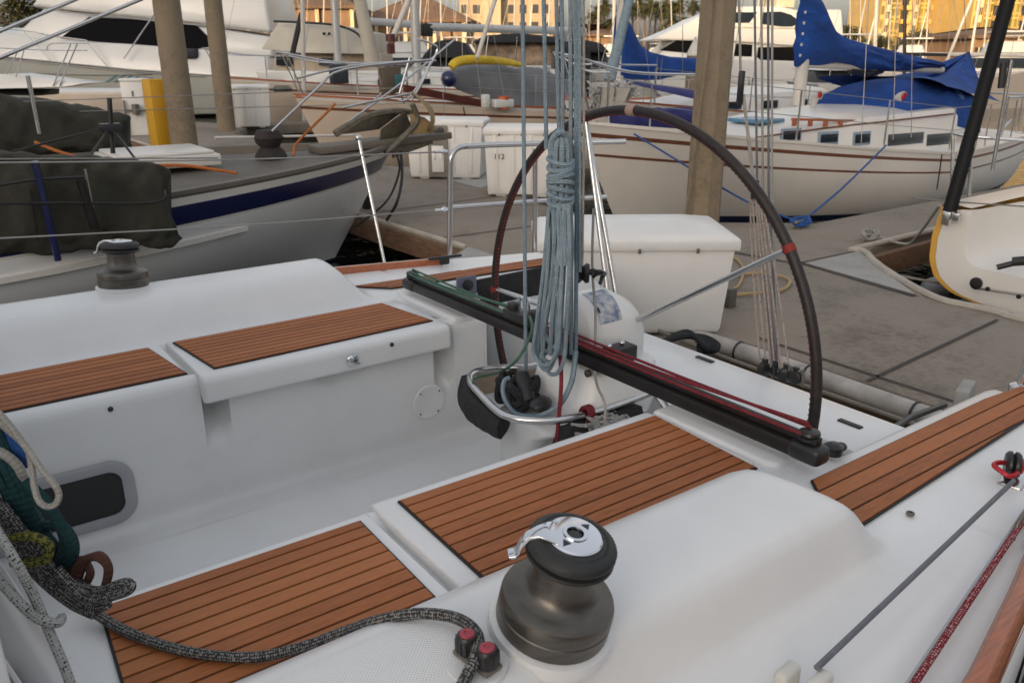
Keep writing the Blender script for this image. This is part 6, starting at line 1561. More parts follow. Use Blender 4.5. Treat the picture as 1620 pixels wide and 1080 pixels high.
# motor yacht right of centre
p_ = at(1160, 130, d=38); my = thing('motor_yacht', 'tall white motor yacht with dark oval upper windows behind the angular piling', 'motor yacht', V((p_.x, p_.y, WATER)) + HEAD * 2.2, RTA)
S = Side(my, 2.2)
S.slab('hull', [(1000, 92), (1120, 92), (1340, 100), (1340, 160), (1050, 160)], WY, bevel=.05, top_in=-.2)
h1 = S.slab('main_deck', [(1040, 92), (1075, 60), (1340, 60), (1345, 104), (1120, 98)], WY, inset=.3, bevel=.05)
S.patch('window_band', [(1046, 80), (1078, 61), (1160, 63), (1160, 88), (1110, 86)], MESHW, parent=h1, ref=S.w, out=.03)
S.patch('window_band', [(1168, 69), (1195, 71), (1193, 90), (1165, 89)], MESHW, parent=h1, ref=S.w, out=.03)
S.patch('window_band', [(1205, 75), (1290, 74), (1300, 108), (1222, 108), (1200, 90)], MESHW, parent=h1, ref=S.w, out=.03)
h2 = S.slab('upper_deck', [(1030, 63), (1075, 44), (1110, 26), (1150, 16), (1340, 14), (1340, 74), (1250, 73), (1160, 66)], WY, inset=.25, bevel=.10, top_in=.3)
h3 = S.slab('wheelhouse', [(1105, 30), (1150, 10), (1235, 9), (1262, 14), (1274, 30), (1268, 46), (1150, 44)], WY, inset=.30, bevel=.08, top_in=.2)
ov = [(1212, 19), (1240, 18), (1256, 23), (1266, 31), (1266, 38), (1256, 42), (1240, 42), (1208, 38)]
S.patch('window', ov, GLASS, parent=h3, ref=S.w, out=.03); S.patch('window', [(1168, 19), (1204, 19), (1194, 36), (1166, 36)], GLASS, parent=h3, ref=S.w, out=.03)
S.patch('window_mullion', [(1203, 19), (1209, 19), (1194, 37), (1188, 37)], WY, parent=h3, ref=S.w, out=.05)
S.slab('flybridge', [(1236, 10), (1242, -8), (1272, -10), (1266, 11)], mat('cream_paint', (.6, .52, .36), .5), inset=.8, bevel=.03)
S.slab('orange_canopy', [(1160, 101), (1236, 103), (1246, 112), (1244, 119), (1236, 111), (1160, 109)], ORG, half=2.3, bevel=.02)
# ---- row of sailboats on the far side of the main dock
def row_boat(label, bx, cy, L, B, hullm, fb=(1.4, 1.0, .95), cab=True, mastx=.42, mh=11, cov=None, boom=True, rz=0.0, stripe=BROWNP, mr=.07, mm=SPARW, winm=GLASS, wins=3):
    b = thing('moored_sailboat', label, 'sailboat', (bx, cy, WATER), rz, 'sailboats moored bow-in along the main dock')
    rows = make_hull(b, L, B, *fb, [hullm, stripe, WH, BOOT], [(.05, 2), (.12, 0), (.15, 1), (.80, 0), (2, 3)], rake=.8, svals=[0, .05, .12, .15, .25, .4, .55, .7, .8, .9, 1], fwd=.5, ns=18)
    make_deck(b, rows, WS, drop=.04, cap=(VARN, .04))
    if cab:
        cabin(b, L * .2, L * .68, B * .2, B * .33, fb[1] - .02, .30, .44, WH, front=.8)
        for k in range(wins):
            x = L * (.36 + .1 * k); w = lerp(B * .2, B * .33, min(1, (x - L * .2) / (L * .3)))
            window(b, x, x + .42, fb[1] + .10, fb[1] + .24, -w * 1.01, winm, dy=-.0 + .012)
    pulpit(b, rows, 4, .6); stanchions(b, rows, [4, 8, 11, 14, 17], side=(1, -1))
    if mh:
        mast(b, L * mastx, fb[1] + .3, mh, mr, mm, stays=[(.1, 0, fb[0]), (L - .1, 0, fb[2]), (L * mastx - .4, -B * .45, fb[1]), (L * mastx + .3, -B * .45, fb[1]), (L * mastx - .4, B * .45, fb[1]), (L * mastx + .3, B * .45, fb[1])], spread=[mh * .45])
        if boom: put(MB().tube([(L * mastx, 0, fb[1] + 1.25), (L * .88, 0, fb[1] + 1.2)], .055, 10), 'boom', mm, b, local=True)
        if cov: sail_cover(b, L * mastx - .1, L * .86, fb[1] + 1.25, cov, hf=1.0, ha=.34, wf=.18)
    return b, rows
def furled(parent, bl, q0, q1, y, m, r=.07, name='furled_headsail'):
    a, b = WM[parent.name].inverted() @ at(*q0, y=y), WM[parent.name].inverted() @ at(*q1, y=y)
    mb = MB(); pts = [a.lerp(b, k / 12) for k in range(13)]
    mb.tube(pts, r, 12, rfn=lambda t: .7 + .35 * t)
    d = (b - a); L = d.length; hel = []
    for k in range(160):
        t = k / 159; an = t * 2 * PI * 14; rr = r * (.72 + .35 * t)
        hel.append(a.lerp(b, t) + V((math.cos(an) * rr, math.sin(an) * rr, 0)))
    mb.tube(hel, .006, 4)
    return put(mb, name, m, parent, local=True)
b2, r2 = row_boat('white sailboat with royal blue mainsail cover beyond the wheel top', 8.9, 10.9, 8.6, 2.9, WH, mh=0, cab=True)
bi = WM[b2.name].inverted()
def b2l(px, py, y=10.9): return bi @ at(px, py, y=y)
rows_ = []
xa, xb = b2l(978, 100).x, b2l(1135, 110).x
tp = [(xa, b2l(980, -20).z), (b2l(990, 25).x, b2l(990, 25).z), (b2l(1000, 45).x, b2l(1000, 45).z), (b2l(1010, 70).x, b2l(1010, 70).z), (b2l(1030, 83).x, b2l(1030, 83).z), (b2l(1060, 90).x, b2l(1060, 90).z), (xb, b2l(1135, 94).z)]
bt_ = [(xa, b2l(978, 126).z), (b2l(1040, 127).x, b2l(1040, 127).z), (b2l(1080, 118).x, b2l(1080, 118).z), (xb, b2l(1135, 117).z)]
mb = MB()
for i in range(31):
    t = i / 30; x = lerp(xa, xb, t); row = []
    for k in range(18):
        a = 2 * PI * k / 18; zz = (1 - math.cos(a)) / 2
        row.append((x, math.sin(a) * (.2 * (1 - .5 * zz) + .05 * noise.noise(V((x * 2, zz * 4, 2)))), lerp(interp(x, bt_), interp(x, tp), zz)))
    rows_.append(row)
mb.grid(rows_, wrap=True, cap0=True, cap1=True); put(mb, 'sail_cover', BLUEC, b2, local=True, sharp=85)
put(MB().tube([b2l(979, 130), b2l(986, -60)], .08, 12), 'mast', SPARW, b2, local=True)
furled(b2, None, (1003, -30), (964, 128), 9.6, R_GREYBLUE, .085)
for k, (a, b) in enumerate((((1020, 70), (1028, 125)), ((1040, 90), (1038, 125)), ((1048, 92), (1044, 126)), ((1080, 40), (1080, 120)))): put(MB().tube([b2l(*a, 10.5), b2l(*b, 10.5)], .006, 5), 'lazy_jack', WIRE, b2, local=True)
mb = MB(); rows_ = []
for i in range(10):
    t = i / 9; px = lerp(990, 1102, t); top = lerp(127, 142, t); bot = lerp(131, 158, t)
    rows_.append([b2l(px, lerp(bot, top, math.sin(PI * k / 8)), 9.9 + .35 * math.cos(PI * k / 8)) for k in range(9)])
mb.grid(rows_); put(mb, 'navy_deck_cover', NAVY, b2, local=True)
cov_ = bundle('navy_boat_cover', 'dark navy canvas cover of the hull showing under the wheel top', at(985, 196, y=9.35), at(1105, 196, y=9.15), .42, .52, .3, NAVY, 9.2, 8.0)
an3 = thing('bow_anchor_gear', 'grey anchor rollers and coiled rope clutter on a bow behind the wheel top', 'anchor gear', at(965, 165, d=11.2))
mb = MB(); mb.extr([at(958, 138, d=11.2), at(972, 138, d=11.2), at(968, 180, d=11), at(952, 182, d=11)], (0, .05, 0)); mb.extr([at(980, 140, d=11.2), at(998, 140, d=11.2), at(985, 168, d=11), at(975, 170, d=11)], (0, .05, 0)); put(mb, 'roller_cheek', mat('beige_metal', (.33, .30, .24), .5, .3), an3)
mb = MB()
for k in range(16):
    c0 = at(R.uniform(935, 1012), R.uniform(134, 148), d=11.3); mb.tube(catmull([c0 + V((R.uniform(-.12, .12), R.uniform(-.1, .1), R.uniform(-.12, .06))) for _ in range(5)], 4), .014, 6)
for k in range(7):
    c0 = at(R.uniform(935, 950), R.uniform(135, 170), d=11.3); mb.tube(catmull([c0 + V((R.uniform(-.1, .1), R.uniform(-.1, .1), R.uniform(-.25, .06))) for _ in range(5)], 4), .012, 6)
put(mb, 'rope_clutter', R_WFLECK, an3)
b3, r3 = row_boat('cream sailboat with grey canvas cover and a long yellow paddleboard on deck', 5.6, 14.1, 11, 3.5, WC, fb=(1.40, 1.04, 1.0), mh=0, cab=False)
bi3 = WM[b3.name].inverted()
def b3l(px, py, y=13.2): return bi3 @ at(px, py, y=y)
mb = MB(); rows_ = []
for i in range(25):
    t = i / 24; px = lerp(705, 925, t); top = interp(px, [(705, 120), (722, 106), (740, 102), (800, 104), (860, 112), (925, 135)]); bot = interp(px, [(705, 134), (740, 150), (820, 168), (925, 170)])
    c0 = [b3l(px, lerp(bot, top, math.sin(PI * k / 14) ** .6), 12.9 + .75 * (1 - math.cos(PI * k / 14))) for k in range(15)]
    rows_.append([p + V((0, 0, .07 * noise.noise(p * 2.2))) for p in c0])
mb.grid(rows_, cap0=True, cap1=True); put(mb, 'grey_cover', GREYC, b3, local=True, sharp=80)
mb = MB(); mb.tube(catmull([at(714, 107, y=12.9), at(722, 99, y=12.9), at(745, 95, y=12.9), at(790, 97, y=13), at(830, 104, y=13.1)], 6), .085, 12, rfn=lambda t: .8 + .3 * math.sin(PI * t) - .3 * t); put(mb, 'foam_roll', YFOAM, label='long yellow foam roll lying over the grey canvas cover', cat='foam roll')
put(MB().ell(b3l(710, 125, 12.8), (.14, .14, .14)), 'navy_bundle', NAVYP, b3, local=True)
put(MB().bar(b3l(640, 140, 12.7), b3l(762, 164, 12.7), .10, .12), 'mahogany_rail', mat('mahogany', (.09, .02, .012), .35, var=.3), b3, local=True)
mb = MB(); mb.lathe([(0, 0), (.10, 0), (.10, .22), (0, .22)], b3l(797, 173, 12.4), 14); put(mb, 'orange_bucket', ORG, b3, local=True)
mb = MB(); p = b3l(768, 160, 12.4); mb.box(p, (.12, .12, .22)); mb.box(p + V((.35, 0, -.05)), (.4, .2, .14)); put(mb, 'deck_vent', WY, b3, local=True, bevel=.02)
m3 = b3l(660, 130, 14.1); mast(b3, m3.x, m3.z - .1, 9.5, .085, ALU, stays=[(.1, 0, 1.4), (m3.x - .4, -1.6, 1.05), (m3.x + .4, -1.6, 1.05), (m3.x + .9, -1.6, 1.05)])
put(MB().tube([b3l(678, 43, 14.1), b3l(925, 50, 14.1)], .075, 12), 'boom', ALU, b3, local=True)
put(MB().box(b3l(675, 48, 14.1), (.2, .14, .22)), 'gooseneck', BLKP, b3, local=True, bevel=.02)
put(MB().tube([b3l(789, -20, 12.6), b3l(755, 92, 12.6)], .038, 10), 'roller_furler', SPARW, b3, local=True)
put(MB().tube([b3l(655, -20, 13.4), b3l(622, 58, 13.4)], .05, 10), 'furled_headsail', SPARW, b3, local=True)
furled(b3, None, (560, -40), (590, 100), 14.0, TANC, .13)
put(MB().tube([b3l(570, 33, 15.5), b3l(662, 40, 15.5)], .07, 10), 'spinnaker_pole', ALU, b3, local=True)
mb = MB(); p = b3l(618, 66, 13.4); mb.lathe([(0, 0), (.08, 0), (.08, .12), (0, .12)], p, 12); mb.box(p - V((0, 0, .12)), (.1, .1, .16)); put(mb, 'furling_drum', mat('dark_red_metal', (.09, .02, .02), .5), b3, local=True)
for k, (a, b) in enumerate((((620, 112), (640, 165)), ((600, 115), (606, 145)), ((655, 100), (580, 170)), ((560, 108), (690, 96)))): put(MB().tube([b3l(*a, 13), b3l(*b, 13)], .016, 6), 'rail_tube', STEEL, b3, local=True)
mb = MB(); [mb.box(b3l(px, py, 13), (.22, .2, .42)) for px, py in ((612, 128), (622, 126))]; put(mb, 'deck_jerrycan', mat('murky_brown', (.10, .075, .05), .6), b3, local=True, bevel=.02)
mb = MB(); mb.box(b3l(630, 128, 12.9), (.14, .14, .2)); put(mb, 'teal_can', mat('teal_plastic', (.03, .12, .13), .5), b3, local=True, bevel=.02)
tube_thing('fender_line', [at(733, 170, y=12.3), at(736, 186, y=12.25), at(740, 200, y=12.2)], .012, R_BLACK, 'dark line hanging over the cream hull above the corner dock box', 'line')
b4, r4 = row_boat('pale sailboat bow with slack rails behind the slim left piling', 6.6, 21.6, 11, 3.5, WC, fb=(1.5, 1.15, 1.05), mh=0, cab=True, wins=2)
bi4 = WM[b4.name].inverted()
def b4l(px, py, y=21.6): return bi4 @ at(px, py, y=y)
mast(b4, b4l(535, 100).x, b4l(535, 130).z, 10, .10, ALU, stays=[(.1, 0, 1.5), (b4l(535, 100).x - .4, -1.6, 1.15), (b4l(535, 100).x + .4, -1.6, 1.15)])
put(MB().tube([b4l(478, -30, 20.1), b4l(482, 212, 20.1)], .055, 10), 'pale_pole', SPARW, b4, local=True)
put(MB().tube([b4l(477, 22, 20.7), b4l(458, 106, 20.7)], .07, 8), 'folded_awning_arm', BLK, b4, local=True)
mb = MB(); mb.box(b4l(536, 117, 19.8), (.42, .25, .46)); put(mb, 'instrument_pod', mat('slate_box', (.035, .042, .052), .5), b4, local=True, bevel=.03)
mb = MB(); mb.lathe([(0, 0), (.2, 0), (.24, .08), (.16, .15), (0, .15)], b4l(447, 146, 19.8), 14); put(mb, 'rope_bag', GALV, b4, local=True)
# pale pilothouse awning between them
p_ = at(500, 130, d=24); aw = thing('covered_cruiser', 'motor cruiser wrapped in a pale tan slab-sided cover left of the masts', 'boat', V((p_.x, p_.y, WATER)) + HEAD, RTA - .03)
S = Side(aw, 1.3)
S.slab('hull', [(405, 112), (600, 112), (600, 150), (420, 150)], WY, bevel=.05, top_in=-.1)
S.slab('house', [(428, 84), (600, 84), (600, 114), (428, 114)], mat('house_tan', (.42, .34, .25), .6), inset=.2, bevel=.03)
S.patch('window', [(434, 90), (450, 90), (450, 104), (434, 104)], GLASS, inset=.2, out=.03); S.patch('window', [(502, 92), (524, 92), (524, 104), (502, 104)], mat('grey_tinted_glass', (.045, .05, .055), .15), inset=.2, out=.03)
S.slab('cover', [(412, 78), (433, 35), (530, 40), (590, 52), (590, 86), (480, 84)], TANC, bevel=.03, top_in=.4)
S.tube('ridge_rope', [(433, 34), (480, 36), (530, 40), (560, 50), (575, 64)], .03, BLK)
S.patch('cover_mark', [(508, 52), (513, 51), (513, 55), (509, 56)], GLASS, out=-.12); S.patch('cover_mark', [(517, 52), (521, 51), (521, 55), (517, 56)], GLASS, out=-.12)
# black-canopied boats in the middle distance
def canopy_boat(label, px0, px1, ytop, ywin, ybot, d, can, win_cols):
    p = at((px0 + px1) / 2, ybot, d=d); b = thing('canopied_cruiser', label, 'boat', V((p.x, p.y, WATER)) + HEAD * 1.2, RTA, 'canopied cruisers in the middle distance')
    S = Side(b, 1.3)
    S.slab('hull', [(px0 - 10, ybot - 6), (px1 + 15, ybot - 6), (px1, ybot + 14), (px0, ybot + 14)], WY, bevel=.05, top_in=-.1)
    S.slab('canopy', [(px0 - 6, ywin), (px0 + 14, ytop), ((px0 + px1) / 2, ytop - 4), (px1 - 10, ytop + 2), (px1 + 4, ywin)], can, bevel=.08, top_in=.3)
    S.slab('cabin', [(px0, ywin), (px1, ywin), (px1 + 6, ybot - 5), (px0 - 4, ybot - 5)], win_cols, inset=.3, bevel=.03)
    for k in range(3): S.tube('canopy_pole', [(lerp(px0, px1, .15 + .33 * k), ytop + 2), (lerp(px0, px1, .1 + .36 * k), ybot - 4)], .018, STEEL, sm=1)
    return b
canopy_boat('cruiser with a low charcoal canopy left of the white pole', 672, 745, 66, 92, 112, 26, BCANV, mat('dim_cabin', (.05, .055, .06), .4))
canopy_boat('cruiser with a black bimini over a saloon coloured as if warmly lit behind the mainsheet', 752, 890, 56, 68, 110, 30, BCANV, mat('lit_saloon_tint', (.28, .2, .13), .6, var=.7, scale=2.2))  # patchy warm cabin colour paints the glow of a lit saloon
canopy_boat('cruiser with a black canopy reaching right to the furled sail', 880, 962, 66, 84, 116, 27, BCANV, mat('dim_cabin', (.05, .055, .06), .4))
canopy_boat('small white cruiser behind the boom of the blue-covered sloop', 1300, 1398, 104, 112, 138, 24, WY, mat('dim_cabin', (.05, .055, .06), .4))
p_ = at(905, 112, d=26.5); put(MB().box(V((p_.x, p_.y, .2)), (1.0, 1.2, 1.9), RTA), 'canopy_side_curtain', BCANV, label='black side curtain hanging behind the mainsheet falls', cat='curtain', bevel=.1)
# distant white boats catching the low sun
G_FAR = 'small white boats far across the basin'
fb_ = thing('distant_motorboat', 'distant white motor boat', 'boat', (0, 0, WATER), 0, G_FAR)
mb = MB(); g = []
for x, w, z0 in ((-3.4, 1.1, .9), (-1, 1.3, .95), (1.5, 1.1, 1.05), (3.0, .5, 1.2), (3.6, .05, 1.3)): g.append([(x, w * .7, -.1), (x, w, z0), (x, -w, z0), (x, -w * .7, -.1)])
mb.grid(g, cap0=True, wrap=True); put(mb, 'hull', WY, fb_, local=True, sharp=40)
mb = MB(); mb.box((-.3, 0, 1.5), (2.8, 1.9, 1.1), taper=.8); mb.box((-.6, 0, 2.3), (1.8, 1.6, .5), taper=.75); put(mb, 'cabin', WY, fb_, local=True, bevel=.08)
mb = MB(); mb.box((-.2, 0, 1.62), (2.5, 1.93, .42), taper=.92); put(mb, 'window_band', GLASS, fb_, local=True)
mb = MB(); mb.tube([(-1, 0, 2.4), (-1.2, 0, 4.6)], .03, 6); mb.box((-.9, 0, 2.95), (2.0, 1.7, .06)); put(mb, 'flybridge_top', WY, fb_, local=True)
spots = [(395, 92, 48, .3, 'white motor boat far left, beside the slim piling'), (1032, 72, 95, .1, 'far white motor boat under the palm row'), (960, 92, 52, 2.9, 'white motor boat just left of the furled sail'), (712, 88, 55, .4, 'white motor boat behind the charcoal canopy'), (810, 92, 50, 2.8, 'white motor boat seen under the black bimini'), (1325, 110, 46, .3, 'white motor boat between the blue sail cover and its dodger'), (1420, 118, 60, 2.7, 'white motor boat under the boom of the sloop'), (1590, 110, 50, .2, 'white motor boat at the right border behind the black tube'), (1560, 128, 40, 2.9, 'nearer white motor boat right of the blue awning'), (630, 96, 42, .1, 'white motor boat below the furled tan sail'), (450, 100, 60, .2, 'small white motor boat behind the tan cover')]
for i, (px, py, d, rz, lb) in enumerate(spots):
    p = at(px, py, d=d); loc = V((p.x, p.y, WATER)); rot = RTA + rz + (PI if i % 2 else 0)
    if i == 0: fb_.location = loc; fb_.rotation_euler = (0, 0, rot); fb_['label'] = lb
    else: dup(fb_, loc, rot, lb)
# bare masts of the marina
G_M = 'bare masts of boats across the marina'
md = [(405, -20, 408, 78, 34, .05, 'pale mast between the slim piling and the tan cover'), (425, -20, 430, 60, 60, .05, 'thin mast standing just left of the tan cover'), (513, -20, 512, 40, 55, .05, 'thin mast rising behind the tan cover top'), (612, -20, 613, 55, 60, .06, 'cream mast between furled sail and aluminium mast'), (697, -20, 698, 40, 70, .05, 'thin mast left of the beige hotel'), (740, -20, 738, 45, 80, .05, 'thin mast before the left edge of the hotel'), (815, -20, 813, 50, 60, .05, 'thin mast before the middle of the hotel'), (948, -20, 946, 60, 45, .06, 'warm lit mast just right of the mainsheet falls'), (972, -20, 970, 90, 40, .07, 'cream mast left of the furled sail'), (1062, 20, 1063, 60, 90, .06, 'short mast in front of the palm row'), (1388, -20, 1384, 80, 42, .09, 'pale mast before the left edge of the gold tower'), (1396, -20, 1372, 75, 44, .05, 'thin slanting mast beside the gold tower edge'), (1432, -20, 1431, 80, 36, .07, 'black mast before the golden tower'), (1412, -20, 1406, 70, 60, .05, 'thin tan mast before the golden tower'), (1470, -20, 1466, 60, 70, .06, 'cream mast in front of the tower middle'), (1545, -20, 1497, 100, 34, .06, 'leaning pale spar before the right tower'), (1552, -20, 1536, 85, 40, .06, 'steep pale spar left of the big black tube'), (1566, -20, 1556, 80, 50, .05, 'thin pale mast close to the big black tube'), (1345, -20, 1345, 55, 60, .03, 'hair thin mast in the patch of sky'), (1362, -20, 1361, 60, 60, .03, 'second hair thin mast in the patch of sky'), (1226, -20, 1220, 60, 40, .05, 'thin mast before the motor yacht'), (1205, -20, 1186, 80, 42, .05, 'slanted thin spar before the motor yacht'), (870, -20, 868, 60, 50, .05, 'thin mast behind the second mainsheet fall'), (655, -20, 640, 60, 58, .04, 'thin spar left of the aluminium mast')]
for a, b, c_, e, d, r, lb in md:
    q = at(c_, e, d=d); tq = at(a, b, d=d)
    ax = (tq - q) / max(.01, (tq.z - q.z)); base = q + ax * (WATER + .6 - q.z); topp = q + ax * (12 - q.z)
    mm = BLK if 'black mast' in lb else SPARW
    o = thing('mast', lb, 'mast', base, 0, G_M)
    put(MB().tube([base, topp], r, 8), 'spar', mm, o)
    hgt = 7
    put(MB().tube([base + ax * hgt - RT * .9, base + ax * hgt + RT * .9], r * .35, 6), 'spreader', mm, o)
    put(MB().tube([base - RT * 1.2, base + ax * hgt - RT * .9, topp], .008, 4), 'shroud', WIRE, o)
    put(MB().tube([base + RT * 1.2, base + ax * hgt + RT * .9, topp], .008, 4), 'shroud', WIRE, o)
    for sx in (-3.4, 2.9): put(MB().tube([base + RT * sx + HEAD * .4, topp], .010, 4), 'stay', WIRE, o)
    put(MB().tube([base + ax * 1.4, base + ax * 1.35 + RT * 3.0], .07, 8), 'boom', mm if r > .05 else SPARW, o)
    mb = MB(); g = []
    for x, w, z0 in ((-2.6, .55, .5), (-.5, 1.0, .5), (2, .9, .6), (3.6, .1, .8)): g.append([base + RT * x + V((0, 0, -.8)) + HEAD * w, base + RT * x + V((0, 0, z0)) + HEAD * w, base + RT * x + V((0, 0, z0)) - HEAD * w, base + RT * x + V((0, 0, -.8)) - HEAD * w * .7])
    mb.grid(g, wrap=True, cap0=True, cap1=True); put(mb, 'hull', WY if R.random() < .6 else WC, o, sharp=40)
for q0, q1, d in (((0, 118), (330, 117), 16), ((1390, 172), (1640, 190), 9)):
    pass
# ================================================================== SHORE
mb = MB(); c0 = HEAD * 95
mb.grid([[c0 + HEAD * a + RT * b + V((0, 0, WATER + (.9 if a > 0 else -.5))) for b in (-600, -100, 0, 100, 600)] for a in (-1, 0.5, 3, 400, 3000)])
put(mb, 'shore', mat('shore_ground', (.09, .075, .05), .9, var=.4, scale=.1), kind='structure')
mb = MB(); c0 = HEAD * 93.2
mb.grid([[c0 + HEAD * a + RT * b + V((0, 0, z)) for b in (-500, 0, 500)] for a, z in ((0, -1.3), (0.2, .05), (.8, .15), (2.5, .1))]); put(mb, 'sea_wall', CONCL, kind='structure')
LF = NT('foliage'); nz = LF.noise(.9, 5)
atn = LF.n('ShaderNodeAttribute', _attribute_name='tone'); f_ = LF.math('ADD', LF.math('MULTIPLY', nz, .5), LF.math('MULTIPLY', atn.outputs['Fac'], .5))
LF.l(LF.ramp(f_, [(.3, (.018, .024, .008)), (.55, (.06, .065, .02)), (.8, (.13, .105, .03))]), LF.b.inputs['Base Color']); LF.b.inputs['Roughness'].default_value = .7
PF = NT('palm_fronds'); atn = PF.n('ShaderNodeAttribute', _attribute_name='tone')
PF.l(PF.ramp(atn.outputs['Fac'], [(.0, (.11, .05, .02)), (.3, (.05, .045, .014)), (.75, (.085, .085, .022)), (1, (.12, .10, .03))]), PF.b.inputs['Base Color']); PF.b.inputs['Roughness'].default_value = .6
TRK = mat('palm_trunk', (.17, .115, .075), .85, var=.35, scale=3, stretch=(1, 1, 6))
BARK = mat('tree_bark', (.09, .06, .04), .9, var=.3, scale=3)
def palm_parts(root, h, n=46, cr=2.0, seed=0):
    r = random.Random(seed); mb = MB()
    mb.tube(catmull([(0, 0, 0), (.10 * r.uniform(-1, 1), .1, h * .5), (.25 * r.uniform(-1, 1), 0, h)], 6), .2, 9, rfn=lambda t: 1.25 - .5 * t + (.25 if t > .93 else 0)); put(mb, 'trunk', TRK, root, local=True)
    mb = MB(); top = V((0, 0, h))
    for k in range(n):
        a = r.uniform(0, 2 * PI); el = r.uniform(-1.25, 1.3); L = cr * r.uniform(.75, 1.1) * (.8 if el < -.6 else 1)
        d = V((math.cos(a) * math.cos(el), math.sin(a) * math.cos(el), math.sin(el))); tone = .0 + r.random() * .25 if el < -.75 else .35 + .5 * r.random() + .1 * math.sin(el)
        side = V((-math.sin(a), math.cos(a), 0)); pts = []
        for j in range(6):
            t = j / 5; pts.append(top + d * L * t + V((0, 0, -.55 * L * t * t * (1 if el > -.4 else .2))))
        for j in range(5):
            t = (j + .5) / 5; w = .34 * L * math.sin(PI * min(1, t * .8 + .2)) ** .7
            p, q = pts[j], pts[j + 1]
            for sg in (1, -1):
                for m_ in range(3):
                    u0 = p.lerp(q, m_ / 3); tip = u0 + side * sg * w + d * .14 * L + V((0, 0, -.16 * w + r.uniform(-.05, .05)))
                    mb.face([mb.v(u0), mb.v(p.lerp(q, (m_ + .8) / 3)), mb.v(tip)], tone=tone)
    put(mb, 'crown', PF.m, root, local=True, norm=False)
GP = 'fan palms along the far shore'
pr = []
for i in range(3):
    o = thing('palm_tree', 'fan palm', 'palm tree', (0, 0, 0), 0, GP); palm_parts(o, 8.0 + i * .6, cr=1.9 + .15 * i, seed=30 + i); pr.append(o)
pl = [(990, 8, 135), (1003, 14, 140), (1011, 4, 150), (1020, 18, 133), (1028, 7, 145), (1037, 12, 138), (1047, 20, 130), (1052, 8, 150), (1063, 30, 118), (1066, 10, 140), (1076, 6, 140), (1082, 34, 120), (1098, 8, 142), (1106, 38, 118), (938, 28, 120), (946, 16, 125), (958, 8, 130), (965, 36, 112), (880, 50, 118), (1050, 42, 110), (1094, 62, 105), (1297, 44, 150), (1312, 52, 150), (470, -4, 115), (448, -8, 110), (560, -10, 130)]
for i, (px, py, d) in enumerate(pl):
    tp_ = at(px, py, d=d); gz = WATER + .9; h0 = 8.0 + (i % 3) * .6
    lb = ['tall fan palm', 'fan palm with a ragged crown', 'slender fan palm'][i % 3] + ', ' + ('left of the furled sail' if 930 < px < 970 else 'in the clump over the blue sail cover' if 970 < px < 1056 else 'right of the clump near the piling' if px < 1120 else 'beyond the sloop mast' if px > 1200 else 'over the brown roofed hall' if px < 600 else 'behind the hotel end')
    if i < 3: o = pr[i]; o.location = (tp_.x, tp_.y, gz); o['label'] = lb
    else: o = dup(pr[i % 3], (tp_.x, tp_.y, gz), R.uniform(0, 6), lb)
    k = (tp_.z - gz) / h0; o.scale = (k * .5 + .5, k * .5 + .5, k)
def tree_parts(root, h, w, seed):
    r = random.Random(seed); mb = MB()
    mb.tube([(0, 0, 0), (.1, 0, h * .3), (.2, .1, h * .55)], h * .035, 8, rfn=lambda t: 1.2 - .6 * t)
    for k in range(6):
        a = r.uniform(0, 6.28); mb.tube([(.1, 0, h * .3), (w * .3 * math.cos(a), w * .3 * math.sin(a), h * .55), (w * .45 * math.cos(a), w * .45 * math.sin(a), h * .8)], h * .014, 6, rfn=lambda t: 1.2 - .8 * t)
    put(mb, 'trunk', BARK, root, local=True)
    mb = MB()
    for c in range(34):
        a, e = r.uniform(0, 6.28), r.uniform(-.5, 1.45); rr = r.uniform(.45, 1.0)
        cc = V((w * .55 * rr * math.cos(a) * math.cos(e), w * .55 * rr * math.sin(a) * math.cos(e), h * .62 + h * .36 * rr * math.sin(e))); cs = r.uniform(.16, .28) * w; tn = r.uniform(.1, .9)
        for k in range(70):
            d = V((r.gauss(0, 1), r.gauss(0, 1), r.gauss(0, .8))); d = d.normalized() * cs * r.uniform(.5, 1.05); p = cc + d
            s = w * .035; u_ = V((r.uniform(-1, 1), r.uniform(-1, 1), r.uniform(-1, 1))).normalized(); v_ = u_.orthogonal().normalized()
            mb.face([mb.v(p - u_ * s), mb.v(p + v_ * s * .7), mb.v(p + u_ * s), mb.v(p - v_ * s * .7)], tone=clamp(tn + r.uniform(-.2, .2)))
    put(mb, 'crown', LF.m, root, local=True, norm=False)
GT = 'round shore trees before the towers'
tr0 = thing('shade_tree', 'tree', 'tree', (0, 0, 0), 0, GT); tree_parts(tr0, 7, 5.5, 5)
tl = [(1460, 47, 110, 'tallest round tree before the left part of the golden tower'), (1340, 42, 130, 'small orange lit tree beside the blue sail cover'), (1395, 58, 120, 'tree at the left foot of the golden tower'), (1430, 66, 105, 'low tree at the foot of the tower, left of the tallest'), (1492, 72, 100, 'low warm tree right of the tallest'), (1525, 62, 118, 'tree between the awning peak and the right tower'), (1560, 66, 110, 'tree partly behind the black tube'), (1600, 64, 120, 'tree at the right border before the tower'), (1365, 62, 125, 'low tree at the edge of the sky patch'), (1310, 66, 128, 'low dark tree by the blue sail collar'), (640, 30, 118, 'dark tree before the brown roofs'), (395, 8, 100, 'dark tree above the brown hall at left'), (30, -6, 70, 'dark tree behind the yacht bow at the top left corner'), (860, 62, 120, 'low tree before the hotel base'), (955, 66, 118, 'low tree right of the hotel')]
for i, (px, py, d, lb) in enumerate(tl):
    p = at(px, py, d=d); gz = WATER + .9; k = max(.25, (p.z - gz) / 7)
    o = tr0 if i == 0 else dup(tr0, (0, 0, 0), R.uniform(0, 6), lb)
    o.location = (p.x, p.y, gz); o['label'] = lb; o.scale = (k, k, k)
